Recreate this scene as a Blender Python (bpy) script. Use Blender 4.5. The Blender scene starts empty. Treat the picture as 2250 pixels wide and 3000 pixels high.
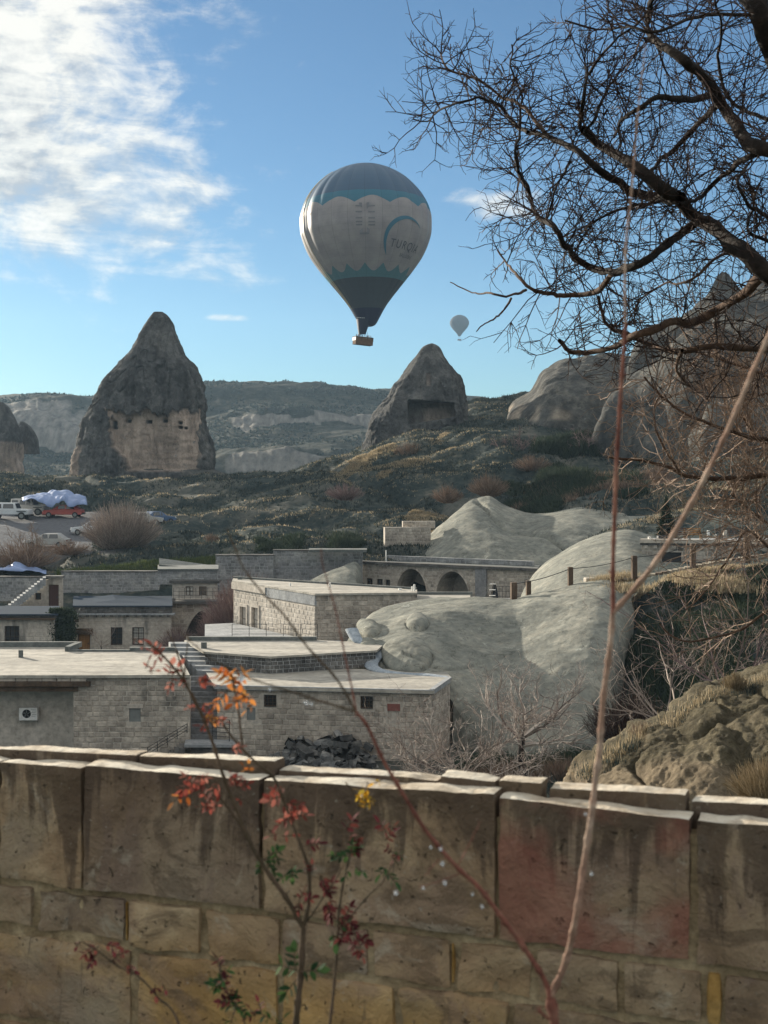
import bpy, math, random
import numpy as np
from mathutils import Vector, Matrix

# ------------------------------------------------------------------ camera, world, sun, exposure
SC = bpy.context.scene
COL = SC.collection
F, CX, HY = 4010.0, 1125.0, 1400.0        # focal length and horizon in photograph pixels (2250 x 3000)
rad = math.radians
EXPOSURE = 1.30
SKY_STRENGTH = 0.05
SUN_EL, SUN_AZ = rad(12.5), rad(41)          # the sun stands behind and to the left

cam = bpy.data.cameras.new('camera')
cam_ob = bpy.data.objects.new('camera', cam)
COL.objects.link(cam_ob)
cam_ob.location = (0, 0, 0)
cam_ob.rotation_euler = (rad(90), 0, 0)
cam.sensor_fit = 'VERTICAL'
cam.sensor_height = 36.0
cam.lens = F / 3000.0 * 36.0
cam.shift_y = -100.0 / 3000.0
cam.clip_start = 0.05
cam.clip_end = 20000
cam.dof.use_dof = True
cam.dof.focus_distance = 55.0
cam.dof.aperture_fstop = 9.0
SC.camera = cam_ob
SC.render.resolution_x, SC.render.resolution_y = 768, 1024
SC.view_settings.view_transform = 'Standard'
SC.view_settings.look = 'None'
SC.view_settings.gamma = 1
SC.view_settings.use_curve_mapping = False
SC.view_settings.exposure = EXPOSURE
SC.render.engine = 'CYCLES'
SC.cycles.max_bounces = 6
SC.cycles.diffuse_bounces = 3
SC.cycles.glossy_bounces = 2
SC.cycles.volume_bounces = 0
SC.cycles.transparent_max_bounces = 6
SC.cycles.use_denoising = True


class NT:
    """small helper round a node tree"""
    def __init__(s, tree):
        s.t = tree; s.n = tree.nodes; s.l = tree.links
        s.n.clear()
    def new(s, typ, **kw):
        n = s.n.new(typ)
        for k, v in kw.items():
            setattr(n, k, v)
        return n
    def put(s, sock, v):
        if isinstance(v, bpy.types.NodeSocket):
            s.l.new(v, sock)
        elif v is not None:
            if isinstance(v, (tuple, list)) and len(v) == 3 and sock.type == 'RGBA':
                v = (*v, 1)
            sock.default_value = v
    def math(s, op, a, b=None, c=None, clamp=False):
        n = s.new('ShaderNodeMath', operation=op, use_clamp=clamp)
        for i, v in enumerate((a, b, c)):
            if v is not None: s.put(n.inputs[i], v)
        return n.outputs[0]
    def vmul(s, v, k):
        n = s.new('ShaderNodeVectorMath', operation='MULTIPLY')
        s.put(n.inputs[0], v); n.inputs[1].default_value = k
        return n.outputs[0]
    def noise(s, vec, scale, detail=4, rough=0.55, dist=0.0):
        n = s.new('ShaderNodeTexNoise')
        if vec is not None: s.put(n.inputs['Vector'], vec)
        n.inputs['Scale'].default_value = scale
        n.inputs['Detail'].default_value = detail
        n.inputs['Roughness'].default_value = rough
        n.inputs['Distortion'].default_value = dist
        return n.outputs[0]
    def ramp(s, fac, stops, interp='LINEAR'):
        n = s.new('ShaderNodeValToRGB')
        cr = n.color_ramp; cr.interpolation = interp
        while len(cr.elements) < len(stops): cr.elements.new(0.5)
        for e, (p, c) in zip(cr.elements, stops):
            e.position = p
            e.color = (*c, 1) if isinstance(c, (tuple, list)) else (c, c, c, 1)
        s.put(n.inputs[0], fac)
        return n.outputs[0]
    def mix(s, fac, a, b, blend='MIX'):
        n = s.new('ShaderNodeMix', data_type='RGBA', blend_type=blend)
        s.put(n.inputs[0], fac); s.put(n.inputs[6], a); s.put(n.inputs[7], b)
        return n.outputs[2]
    def remap(s, v, a, b, c=0.0, d=1.0, smooth=True):
        n = s.new('ShaderNodeMapRange', interpolation_type='SMOOTHSTEP' if smooth else 'LINEAR')
        s.put(n.inputs[0], v)
        for i, q in enumerate((a, b, c, d)): n.inputs[1 + i].default_value = q
        return n.outputs[0]
    def sep(s, v):
        n = s.new('ShaderNodeSeparateXYZ'); s.put(n.inputs[0], v)
        return n.outputs
    def comb(s, x, y, z):
        n = s.new('ShaderNodeCombineXYZ')
        for i, v in enumerate((x, y, z)): s.put(n.inputs[i], v)
        return n.outputs[0]


# ---- world: Nishita sky with clouds drawn by direction
world = bpy.data.worlds.new('World')
SC.world = world
world.use_nodes = True
w = NT(world.node_tree)
sky = w.new('ShaderNodeTexSky', sky_type='NISHITA')
sky.sun_disc = False
sky.sun_elevation = SUN_EL
sky.sun_rotation = -SUN_AZ
sky.altitude = 1200
sky.air_density = 1.0
sky.dust_density = 0.6
sky.ozone_density = 1.6
tc = w.new('ShaderNodeTexCoord').outputs['Generated']
dx, dy, dz = w.sep(tc)
az = w.math('ARCTAN2', dx, dy)
el = w.math('ARCSINE', dz)
vec = w.comb(az, w.math('MULTIPLY', el, 1.45), 0.0)
n1 = w.noise(vec, 12.0, 14, 0.62, 0.25)
vec2 = w.comb(w.math('ADD', az, w.math('MULTIPLY', el, 0.5)), w.math('MULTIPLY', el, 4.0), 3.0)
n2 = w.noise(vec2, 16.0, 8, 0.6, 0.5)
n3 = w.noise(vec, 5.0, 4, 0.5)
# cloud bank at the left; unseen cloud added behind and overhead as fill light
side = w.math('MAXIMUM', w.math('SUBTRACT', -0.125, az), w.math('SUBTRACT', w.math('ABSOLUTE', az), 0.9))
side = w.math('MAXIMUM', side, w.math('MULTIPLY', w.math('SUBTRACT', el, 0.55), 0.8))
bank = w.math('MINIMUM', w.math('MULTIPLY', side, 6.0), w.math('MULTIPLY', w.math('SUBTRACT', el, 0.140), 13.0))
bank = w.math('MAXIMUM', w.math('MINIMUM', bank, 0.86), -1.2)
def blob(a0, e0, sa, se, k):
    qa = w.math('POWER', w.math('DIVIDE', w.math('SUBTRACT', az, a0), sa), 2.0)
    qe = w.math('POWER', w.math('DIVIDE', w.math('SUBTRACT', el, e0), se), 2.0)
    g = w.math('EXPONENT', w.math('MULTIPLY', w.math('ADD', qa, qe), -1.0))
    return w.math('MULTIPLY_ADD', g, 1.2 * k, -1.2)
for args in ((0.075, 0.197, 0.060, 0.020, 1.35), (-0.114, 0.1155, 0.030, 0.0055, 1.30), (-0.047, 0.120, 0.012, 0.002, 0.95),
             (-0.115, 0.345, 0.02, 0.03, 0.85), (0.09, 0.125, 0.05, 0.006, 0.75), (-0.155, 0.232, 0.05, 0.008, 1.02)):
    bank = w.math('MAXIMUM', bank, blob(*args))
dens = w.math('ADD', bank, w.math('MULTIPLY', w.math('SUBTRACT', n1, 0.5), 2.6))
dens = w.math('ADD', dens, w.math('MULTIPLY', w.math('SUBTRACT', n2, 0.5), 0.9))
alpha = w.remap(dens, -0.12, 0.72)
vec3 = w.comb(az, w.math('MULTIPLY_ADD', el, 1.45, 0.018), 0.0)
relief = w.math('SUBTRACT', w.noise(vec3, 12.0, 14, 0.62, 0.25), n1)      # sun-side edges of the puffs lighter
lum = w.math('ADD', w.math('ADD', w.math('MULTIPLY', n2, 0.65), w.math('MULTIPLY', n3, 0.55)), w.math('MULTIPLY', relief, -0.9))
ccol = w.ramp(lum, [(0.44, (0.50, 0.53, 0.56)), (0.57, (0.78, 0.79, 0.77)), (0.68, (0.98, 0.96, 0.90))])
K = 1.0 / (2 ** EXPOSURE) / SKY_STRENGTH
ccol = w.vmul(ccol, (K, K, K))
skc = w.vmul(sky.outputs[0], (0.48, 0.71, 0.90))
skycol = w.mix(alpha, skc, ccol)
bg = w.new('ShaderNodeBackground')
w.put(bg.inputs[0], skycol); bg.inputs[1].default_value = SKY_STRENGTH
w.l.new(bg.outputs[0], w.new('ShaderNodeOutputWorld').inputs[0])

sunv = Vector((-math.sin(SUN_AZ) * math.cos(SUN_EL), math.cos(SUN_AZ) * math.cos(SUN_EL), math.sin(SUN_EL)))
sl = bpy.data.lights.new('sun', 'SUN')
sl.energy = 4.8
sl.angle = rad(0.6)
sl.color = (1.0, 0.90, 0.74)
sun_ob = bpy.data.objects.new('sun', sl)
sun_ob.rotation_euler = sunv.to_track_quat('Z', 'Y').to_euler()
sun_ob.location = (-40, 30, 60)
COL.objects.link(sun_ob)

# ------------------------------------------------------------------ helpers
def P(px, py, d):
    return Vector(((px - CX) / F * d, d, (HY - py) / F * d))

def Z(py, d):
    return (HY - py) / F * d

RNG = np.random.default_rng(7)
random.seed(7)

def _hash(ix, iy, iz):
    h = (ix * 374761393 + iy * 668265263 + iz * 2147483647 + 974711) & 0xffffffff
    h = ((h ^ (h >> 13)) * 1274126177) & 0xffffffff
    h = ((h ^ (h >> 16)) * 2246822519) & 0xffffffff
    return ((h ^ (h >> 15)) & 0xffff) / 65535.0

def vnoise(p):
    p = np.asarray(p, dtype=np.float64)
    i = np.floor(p).astype(np.int64); f = p - i
    f = f * f * f * (f * (f * 6 - 15) + 10)
    r = 0
    for a in (0, 1):
        for b in (0, 1):
            for c in (0, 1):
                wgt = (f[:, 0] if a else 1 - f[:, 0]) * (f[:, 1] if b else 1 - f[:, 1]) * (f[:, 2] if c else 1 - f[:, 2])
                r = r + wgt * _hash(i[:, 0] + a, i[:, 1] + b, i[:, 2] + c)
    return r * 2 - 1

def fbm(p, octv=4, gain=0.5, lac=2.03):
    p = np.asarray(p, dtype=np.float64)
    s, a = 0, 1.0
    for k in range(octv):
        s = s + a * vnoise(p + 17.3 * k); p = p * lac; a *= gain
    return s

def sstep(x, a, b):
    t = np.clip((x - a) / (b - a), 0, 1)
    return t * t * (3 - 2 * t)

def wmat(o):
    m = o.matrix_basis.copy()
    return m if o.parent is None else wmat(o.parent) @ o.matrix_parent_inverse @ m

def link(o, parent=None):
    """link an object; its mesh stays where it is in the world when it gets a parent"""
    COL.objects.link(o)
    if parent is not None:
        o.parent = parent; o.matrix_parent_inverse = wmat(parent).inverted()
    return o

def tag(o, label=None, cat=None, group=None, kind=None):
    if label: o['label'] = label
    if cat: o['category'] = cat
    if group: o['group'] = group
    if kind: o['kind'] = kind
    return o

def mesh_np(name, V, faces, mat, parent=None, smooth=False, attrs=None, uv=None):
    """faces: list of int arrays (M,k)"""
    me = bpy.data.meshes.new(name)
    V = np.asarray(V, dtype=np.float32)
    if isinstance(faces, np.ndarray): faces = [faces]
    faces = [np.asarray(f) for f in faces if len(f)]
    tot = np.concatenate([np.full(len(f), f.shape[1]) for f in faces])
    loops = np.concatenate([f.reshape(-1) for f in faces]).astype(np.int32)
    starts = np.concatenate([[0], np.cumsum(tot)[:-1]]).astype(np.int32)
    me.vertices.add(len(V)); me.vertices.foreach_set('co', V.reshape(-1))
    me.loops.add(len(loops)); me.loops.foreach_set('vertex_index', loops)
    me.polygons.add(len(tot)); me.polygons.foreach_set('loop_start', starts)
    me.polygons.foreach_set('loop_total', tot.astype(np.int32))
    me.update(calc_edges=True)
    me.polygons.foreach_set('use_smooth', np.full(len(tot), bool(smooth)))
    for k, a in (attrs or {}).items():
        at = me.attributes.new(k, 'FLOAT', 'POINT')
        at.data.foreach_set('value', np.asarray(a, dtype=np.float32))
    if mat is not None:
        for m in (mat if isinstance(mat, (list, tuple)) else [mat]): me.materials.append(m)
    o = bpy.data.objects.new(name, me)
    return link(o, parent)

class MB:
    """collects simple solids into one mesh"""
    def __init__(s): s.v = []; s.f = []
    def add(s, verts, faces):
        n = len(s.v); s.v += [tuple(v) for v in verts]; s.f += [tuple(i + n for i in f) for f in faces]
        return s
    def box(s, c, sz, rot=0.0, tilt=None):
        hx, hy, hz = sz[0] / 2, sz[1] / 2, sz[2] / 2
        m = Matrix.Rotation(rot, 3, 'Z')
        if tilt is not None: m = m @ tilt
        vs = [Vector(c) + m @ Vector((x * hx, y * hy, z * hz)) for x in (-1, 1) for y in (-1, 1) for z in (-1, 1)]
        return s.add(vs, [(0, 1, 3, 2), (4, 6, 7, 5), (0, 4, 5, 1), (2, 3, 7, 6), (0, 2, 6, 4), (1, 5, 7, 3)])
    def prism(s, poly, z0, z1):
        """poly: xy points counter-clockwise; z0, z1 numbers or lists"""
        n = len(poly)
        a = z0 if isinstance(z0, (list, tuple)) else [z0] * n
        b = z1 if isinstance(z1, (list, tuple)) else [z1] * n
        vs = [(p[0], p[1], a[i]) for i, p in enumerate(poly)] + [(p[0], p[1], b[i]) for i, p in enumerate(poly)]
        fs = [tuple(range(n - 1, -1, -1)), tuple(range(n, 2 * n))] + [(i, (i + 1) % n, n + (i + 1) % n, n + i) for i in range(n)]
        return s.add(vs, fs)
    def bar(s, a, b, r, n=4):
        a, b = Vector(a), Vector(b); t = (b - a)
        if t.length < 1e-6: return s
        t.normalize(); u = t.cross(Vector((0, 0, 1)))
        if u.length < 1e-3: u = Vector((1, 0, 0))
        u.normalize(); v = t.cross(u)
        ra, rb = (r if isinstance(r, tuple) else (r, r))
        vs = [a + (u * math.cos(k * 2 * math.pi / n + .785) + v * math.sin(k * 2 * math.pi / n + .785)) * ra for k in range(n)]
        vs += [b + (u * math.cos(k * 2 * math.pi / n + .785) + v * math.sin(k * 2 * math.pi / n + .785)) * rb for k in range(n)]
        fs = [(k, (k + 1) % n, n + (k + 1) % n, n + k) for k in range(n)] + [tuple(range(n - 1, -1, -1)), tuple(range(n, 2 * n))]
        return s.add(vs, fs)
    def build(s, name, mat, parent=None, smooth=False, bevel=0):
        me = bpy.data.meshes.new(name)
        me.from_pydata(s.v, [], s.f)
        me.materials.append(mat)
        if smooth: me.polygons.foreach_set('use_smooth', [True] * len(me.polygons))
        o = bpy.data.objects.new(name, me)
        link(o, parent)
        if bevel:
            b = o.modifiers.new('bevel', 'BEVEL'); b.width = bevel; b.segments = 1; b.limit_method = 'ANGLE'
        return o

def empty(name, loc=(0, 0, 0), rz=0.0):
    """root of a thing; meshes under it are written in world coordinates and re-based"""
    o = bpy.data.objects.new(name, None)
    o.empty_display_size = 0.3
    o.location = loc; o.rotation_euler = (0, 0, rz)
    return link(o)

def adopt(child, root):
    """parent a world-space mesh under root without moving it"""
    child.parent = root
    child.matrix_parent_inverse = wmat(root).inverted()
    return child

def tubes(polys, radii, sides=3):
    """polys: list of (n,3) arrays; radii: list of (n,) arrays -> V, F"""
    Vs, Fs, n0 = [], [], 0
    ang = np.arange(sides) * 2 * np.pi / sides
    ca, sa = np.cos(ang), np.sin(ang)
    for p, r in zip(polys, radii):
        p = np.asarray(p, float); r = np.asarray(r, float)
        t = np.gradient(p, axis=0)
        t /= (np.linalg.norm(t, axis=1, keepdims=True) + 1e-9)
        ref = np.array([0.13, 0.21, 1.0]) if abs(t[0, 2]) < 0.9 else np.array([1.0, 0.1, 0.1])
        u = np.cross(t, ref); u /= (np.linalg.norm(u, axis=1, keepdims=True) + 1e-9)
        v = np.cross(t, u)
        ring = p[:, None, :] + r[:, None, None] * (u[:, None, :] * ca[None, :, None] + v[:, None, :] * sa[None, :, None])
        n = len(p)
        Vs.append(ring.reshape(-1, 3))
        i = np.arange(n - 1)[:, None] * sides; k = np.arange(sides)[None, :]; k2 = (k + 1) % sides
        Fs.append(np.stack([i + k, i + k2, i + sides + k2, i + sides + k], -1).reshape(-1, 4) + n0)
        n0 += n * sides
    return np.concatenate(Vs), np.concatenate(Fs)

def smoothline(pts, n):
    """Catmull-Rom resample of an (m,k) polyline to n points"""
    pts = np.asarray(pts, float); m = len(pts)
    if m < 3:
        t = np.linspace(0, 1, n)[:, None]; return pts[0] * (1 - t) + pts[-1] * t
    seg = np.linalg.norm(np.diff(pts[:, :3], axis=0), axis=1); s = np.concatenate([[0], np.cumsum(seg)])
    q = np.linspace(0, s[-1], n); i = np.clip(np.searchsorted(s, q, 'right') - 1, 0, m - 2)
    f = ((q - s[i]) / (s[i + 1] - s[i] + 1e-9))[:, None]
    p0 = pts[np.maximum(i - 1, 0)]; p1 = pts[i]; p2 = pts[i + 1]; p3 = pts[np.minimum(i + 2, m - 1)]
    return .5 * (2 * p1 + (p2 - p0) * f + (2 * p0 - 5 * p1 + 4 * p2 - p3) * f ** 2 + (3 * p1 - 3 * p2 + p3 - p0) * f ** 3)

# ------------------------------------------------------------------ materials
def mat_new(name):
    m = bpy.data.materials.new(name); m.use_nodes = True
    return m, NT(m.node_tree)

def finish(nt, col, rough=0.9, bump=None, metal=0.0, spec=0.25, bdist=0.1, bstr=1.0, trans=0.0, alpha=None):
    b = nt.new('ShaderNodeBsdfPrincipled')
    nt.put(b.inputs['Base Color'], col); nt.put(b.inputs['Roughness'], rough)
    b.inputs['Metallic'].default_value = metal
    b.inputs['Specular IOR Level'].default_value = spec
    if trans: b.inputs['Transmission Weight'].default_value = trans
    if bump is not None:
        bn = nt.new('ShaderNodeBump'); bn.inputs['Strength'].default_value = bstr; bn.inputs['Distance'].default_value = bdist
        nt.put(bn.inputs['Height'], bump); nt.l.new(bn.outputs[0], b.inputs['Normal'])
    nt.l.new(b.outputs[0], nt.new('ShaderNodeOutputMaterial').inputs[0])
    return b

def earth(name, cols, scale=0.5, fine=6.0, bdist=0.1, rough=0.95, stretch=(1, 1, 1), rnd=0.0, stain=None, contrast=1.0):
    """mottled mineral surface: cols = list of 3 colours; rnd = brightness change from piece to piece"""
    m, t = mat_new(name)
    pos = t.new('ShaderNodeNewGeometry').outputs['Position']
    v = t.vmul(pos, stretch)
    a = t.noise(v, scale, 6, 0.6, 0.3)
    lo, hi = 0.5 - 0.2 / contrast, 0.5 + 0.2 / contrast
    col = t.ramp(a, [(lo, cols[0]), (0.5, cols[1]), (hi, cols[2])])
    b = t.noise(pos, scale * fine, 5, 0.65)
    col = t.mix(1.0, col, t.ramp(b, [(0.25, 0.62), (0.75, 1.30)]), 'MULTIPLY')
    if stain:
        c = t.noise(t.vmul(pos, stain[2]), stain[1], 5, 0.6, 0.6)
        col = t.mix(t.remap(c, stain[3], stain[3] + 0.16), col, stain[0])
    if rnd:
        r1 = t.new('ShaderNodeObjectInfo').outputs['Random']
        r2 = t.new('ShaderNodeNewGeometry').outputs['Random Per Island']
        r = t.math('FRACT', t.math('ADD', r1, r2))
        col = t.mix(1.0, col, t.ramp(r, [(0.0, 1 - rnd), (1.0, 1 + rnd)]), 'MULTIPLY')
    h = t.math('ADD', a, t.math('MULTIPLY', b, 0.5))
    finish(t, col, rough, h, bdist=bdist)
    return m

def plain(name, c, rough=0.6, metal=0.0, spec=0.4, var=0.15, scale=8.0):
    m, t = mat_new(name)
    pos = t.new('ShaderNodeNewGeometry').outputs['Position']
    n = t.noise(pos, scale, 4, 0.6)
    col = t.mix(1.0, c, t.ramp(n, [(0.3, 1 - var), (0.7, 1 + var)]), 'MULTIPLY')
    finish(t, col, rough, None, metal, spec)
    return m
# ------------------------------------------------------------------ land: ground, hills
MAT = {}
def ground_material():
    m, t = mat_new('scrub_ground')
    pos = t.new('ShaderNodeNewGeometry').outputs['Position']
    at = t.new('ShaderNodeAttribute'); at.attribute_name = 'pale'
    ag = t.new('ShaderNodeAttribute'); ag.attribute_name = 'gravel'
    a = t.noise(t.vmul(pos, (1, 1, 1.6)), 0.16, 8, 0.62, 0.5)
    b = t.noise(pos, 1.3, 8, 0.7, 0.3)
    s = t.math('ADD', t.math('MULTIPLY', a, 0.55), t.math('MULTIPLY', b, 0.45))
    col = t.ramp(s, [(0.38, (0.016, 0.026, 0.027)), (0.47, (0.034, 0.048, 0.048)), (0.56, (0.070, 0.080, 0.072)), (0.66, (0.18, 0.165, 0.13))])
    pal = t.ramp(b, [(0.3, (0.105, 0.105, 0.092)), (0.7, (0.21, 0.20, 0.17))])
    col = t.mix(at.outputs['Fac'], col, pal)
    gr = t.ramp(t.noise(pos, 3.0, 6, 0.7), [(0.3, (0.10, 0.105, 0.12)), (0.7, (0.19, 0.195, 0.21))])
    col = t.mix(ag.outputs['Fac'], col, gr)
    fine = t.noise(pos, 5.0, 6, 0.75)
    finish(t, col, 0.97, t.math('ADD', b, t.math('MULTIPLY', fine, 0.6)), bdist=0.35, spec=0.1)
    return m
MAT['ground'] = ground_material()

_cols = np.array([-500, -100, 250, 500, 750, 1000, 1250, 1500, 1750, 2000, 2250, 2700], float)
# rows: depth, then world height at each column for near rows
_rows_z = [
    (0.3,  [-1.65] * 12),
    (2.9,  [-1.68] * 12),
    (3.9,  [-1.9] * 12),
    (6,    [-4.2, -4.2, -4.2, -4.2, -4.2, -4.0, -3.8, -3.4, -3.0, -2.7, -2.5, -2.2]),
    (12,   [-8, -8, -8, -8, -7.6, -7.0, -6.2, -5.4, -4.6, -4.0, -3.3, -2.7]),
    (20,   [-10, -10, -10, -10, -9.8, -9, -8, -7.2, -6.6, -6.1, -5.6, -4.6]),
    (30,   [-11.2] * 5 + [-10.8, -10.2, -9.6, -9.0, -8.2, -7.6, -6.4]),
    (45,   [-12.2] * 6 + [-12.0, -11.8, -11.2, -10.4, -9.0, -7.4]),
    (56,   [-12.5] * 7 + [-12.4, -12.2, -11.4, -9.6, -7.4]),
    (64,   [-12.6] * 7 + [-12.6, -12.4, -10.0, -8.2, -6.2]),
    (70,   [-12.6] * 7 + [-12.6, -11.2, -8.0, -6.6, -5.6]),
    (76,   [-12.6] * 7 + [-12.0, -9.5, -6.35, -5.35, -4.8]),
    (82,   [-12.6] * 6 + [-12.4, -11.0, -8.2, -5.75, -4.95, -4.6]),
    (92,   [-12.6] * 5 + [-12.4, -12, -10.5, -7.2, -5.7, -5.2, -4.6]),
    (103,  [-12.6] * 4 + [-12.2, -11.4, -11.0, -10.0, -7.0, -5.6, -5.2, -4.6]),
    (115,  [-10.9] * 4 + [-10.8, -10.6, -10.0, -9.0, -6.2, -4.6, -3.6, -3.0]),
]
_rows_py = [
    (121.5, [1655, 1655, 1672, 1650, 1628, 1618, 1640, 1620, 1560, 1500, 1470, 1450]),
    (130,   [1610, 1612, 1618, 1612, 1600, 1600, 1590, 1560, 1510, 1465, 1430, 1400]),
    (140,   [1548, 1560, 1572, 1580, 1560, 1545, 1525, 1490, 1450, 1420, 1385, 1350]),
    (150,   [1520, 1522, 1522, 1530, 1520, 1500, 1470, 1430, 1405, 1385, 1340, 1310]),
    (160,   [1492, 1494, 1485, 1475, 1465, 1450, 1415, 1370, 1360, 1340, 1300, 1270]),
    (168,   [1418, 1422, 1430, 1432, 1420, 1405, 1370, 1325, 1320, 1300, 1260, 1230]),
    (176,   [1405, 1408, 1403, 1400, 1388, 1372, 1318, 1285, 1280, 1260, 1220, 1190]),
    (188,   [1408, 1408, 1402, 1402, 1402, 1350, 1272, 1240, 1240, 1225, 1180, 1150]),
    (202,   [1420, 1420, 1400, 1402, 1425, 1345, 1240, 1200, 1200, 1190, 1150, 1120]),
    (220,   [1440, 1440, 1420, 1420, 1450, 1370, 1240, 1172, 1165, 1150, 1120, 1100]),
    (250,   [1470, 1470, 1460, 1460, 1480, 1430, 1300, 1190, 1165, 1150, 1120, 1100]),
    (330,   [1500] * 6 + [1420, 1330, 1260, 1230, 1210, 1200]),
    (470,   [1490] * 7 + [1440, 1400, 1380, 1360, 1350]),
]
_D = np.array([r[0] for r in _rows_z] + [r[0] for r in _rows_py], float)
_T = np.array([r[1] for r in _rows_z] + [[(HY - y) / F * r[0] for y in r[1]] for r in _rows_py], float)
_LD = np.log(_D)

def _pchip(x, y, q):
    """monotone cubic along axis 0 of y (n,m), queries q (k,) -> (k,m)"""
    h = np.diff(x)[:, None]; dl = np.diff(y, axis=0) / h
    m = np.zeros_like(y)
    a, b = dl[:-1], dl[1:]
    w1 = 2 * h[1:] + h[:-1]; w2 = h[1:] + 2 * h[:-1]
    ok = a * b > 0
    m[1:-1] = np.where(ok, (w1 + w2) / (w1 / np.where(ok, a, 1) + w2 / np.where(ok, b, 1)), 0)
    m[0], m[-1] = dl[0], dl[-1]
    i = np.clip(np.searchsorted(x, q, 'right') - 1, 0, len(x) - 2)
    t = ((q - x[i]) / (x[i + 1] - x[i]))[:, None]; hh = (x[i + 1] - x[i])[:, None]
    return ((1 + 2 * t) * (1 - t) ** 2 * y[i] + t * (1 - t) ** 2 * hh * m[i] + t * t * (3 - 2 * t) * y[i + 1] + t * t * (t - 1) * hh * m[i + 1])

NT_, ND_ = 450, 500
_tt = np.linspace(-0.42, 0.42, NT_)
_px = CX + _tt * F
_lo = np.exp(np.linspace(math.log(0.35), math.log(60), 90, endpoint=False))
_dd = np.concatenate([_lo, np.linspace(60, 112, 70, endpoint=False), np.linspace(112, 235, 300, endpoint=False), np.exp(np.linspace(math.log(235), math.log(470), 40))])
_Z1 = _pchip(_LD, _T, np.log(_dd))                       # (nd, ncols)
_ZZ = _pchip(_cols, _Z1.T, np.clip(_px, -500, 2700)).T   # (nd, nt)
_X = _dd[:, None] * _tt[None, :]; _Y = np.repeat(_dd[:, None], NT_, 1)
_pp = np.stack([_X, _Y, _ZZ * 0], -1).reshape(-1, 3)
_rug = sstep(_Y, 118, 128).reshape(-1)
_park = (sstep(_Y, 126, 131) * (1 - sstep(_Y, 156, 161)) * (1 - sstep(CX + _X / _Y * F, 250, 420))).reshape(-1)
_n = fbm(_pp * [1 / 11, 1 / 9, 1], 4) * 0.9 - 1.0 * np.exp(-(vnoise(_pp * [1 / 16, 1 / 26, 1] + [0, 0, 55] + _pp[:, [1, 0, 2]] * [1 / 30, 0, 0]) / .13) ** 2) + fbm(_pp * [1 / 13, 1 / 3.2, 1] + 31, 3) * 0.42 + fbm(_pp * [1 / 1.6, 1 / 1.3, 1] + 5, 3) * 0.16
_right = sstep(CX + _X / _Y * F, 1650, 1800).reshape(-1) * sstep(_Y, 14, 30).reshape(-1)
_n2 = fbm(_pp / 3.0 + 9, 4) * 0.35
_disp = _n * _rug * (1 - 0.93 * _park) + _n2 * (1 - _rug) * (0.25 + 0.75 * _right) * sstep(_Y, 5, 25).reshape(-1)
_ZZ = _ZZ + _disp.reshape(_ZZ.shape)
_V = np.stack([_X, _Y, _ZZ], -1).reshape(-1, 3)
_i = np.arange(len(_dd) - 1)[:, None] * NT_ + np.arange(NT_ - 1)[None, :]
_Fq = np.stack([_i, _i + 1, _i + NT_ + 1, _i + NT_], -1).reshape(-1, 4)
_pale = sstep(fbm(_pp / 7.0 + 77, 4) - 0.25 * _rug, 0.20, 0.50) * 0.6 * _rug
_yard = (1 - sstep(_Y, 106, 116)).reshape(-1) * (1 - _right)
_pale = np.clip(_pale + 0.45 * _yard, 0, 1)
ground = mesh_np('ground', _V, _Fq, MAT['ground'], smooth=True, attrs={'pale': _pale, 'gravel': _park})
tag(ground, kind='structure')

def zg(x, y):
    """height of the ground at world x, y (arrays)"""
    x = np.atleast_1d(np.asarray(x, float)); y = np.atleast_1d(np.asarray(y, float))
    t = x / y
    fi = np.interp(y, _dd, np.arange(len(_dd))); fj = (t + 0.42) / 0.84 * (NT_ - 1)
    fj = np.clip(fj, 0, NT_ - 1.001); i = np.minimum(fi.astype(int), len(_dd) - 2); j = fj.astype(int)
    a, b = fi - i, fj - j
    return (_ZZ[i, j] * (1 - a) * (1 - b) + _ZZ[i + 1, j] * a * (1 - b) + _ZZ[i, j + 1] * (1 - a) * b + _ZZ[i + 1, j + 1] * a * b)

# far plain under everything, out to the horizon
gp = MB(); gp.add([(-9000, -600, -34), (9000, -600, -34), (9000, 9000, -34), (-9000, 9000, -34)], [(0, 1, 2, 3)])
MAT['plain'] = earth('far_plain', [(0.05, 0.055, 0.035), (0.09, 0.085, 0.055), (0.15, 0.13, 0.09)], 0.01, 12, 1.0)
tag(gp.build('land', MAT['plain']), kind='structure')

# ---- the mesa behind, with bands of bare white tuff
def hills_material():
    m, t = mat_new('mesa_slope')
    pos = t.new('ShaderNodeNewGeometry').outputs['Position']
    at = t.new('ShaderNodeAttribute'); at.attribute_name = 'tuff'
    a = t.noise(t.vmul(pos, (1, 1, 2)), 0.035, 8, 0.65, 0.5)
    b = t.noise(pos, 0.22, 7, 0.75)
    s = t.math('ADD', t.math('MULTIPLY', a, 0.5), t.math('MULTIPLY', b, 0.5))
    col = t.ramp(s, [(0.38, (0.014, 0.018, 0.016)), (0.50, (0.034, 0.038, 0.030)), (0.60, (0.085, 0.080, 0.062))])
    fl = t.noise(t.vmul(pos, (1.0, 0.4, 0.12)), 0.35, 5, 0.6)
    tuf = t.ramp(fl, [(0.3, (0.085, 0.082, 0.078)), (0.7, (0.26, 0.24, 0.215))])
    mk = t.math('MULTIPLY', at.outputs['Fac'], t.remap(t.math('ADD', at.outputs['Fac'], t.math('MULTIPLY', a, 0.9)), 0.85, 1.0))
    col = t.mix(mk, col, tuf)
    finish(t, col, 0.97, t.math('ADD', b, fl), bdist=1.6, spec=0.1)
    return m
MAT['hills'] = hills_material()
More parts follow.
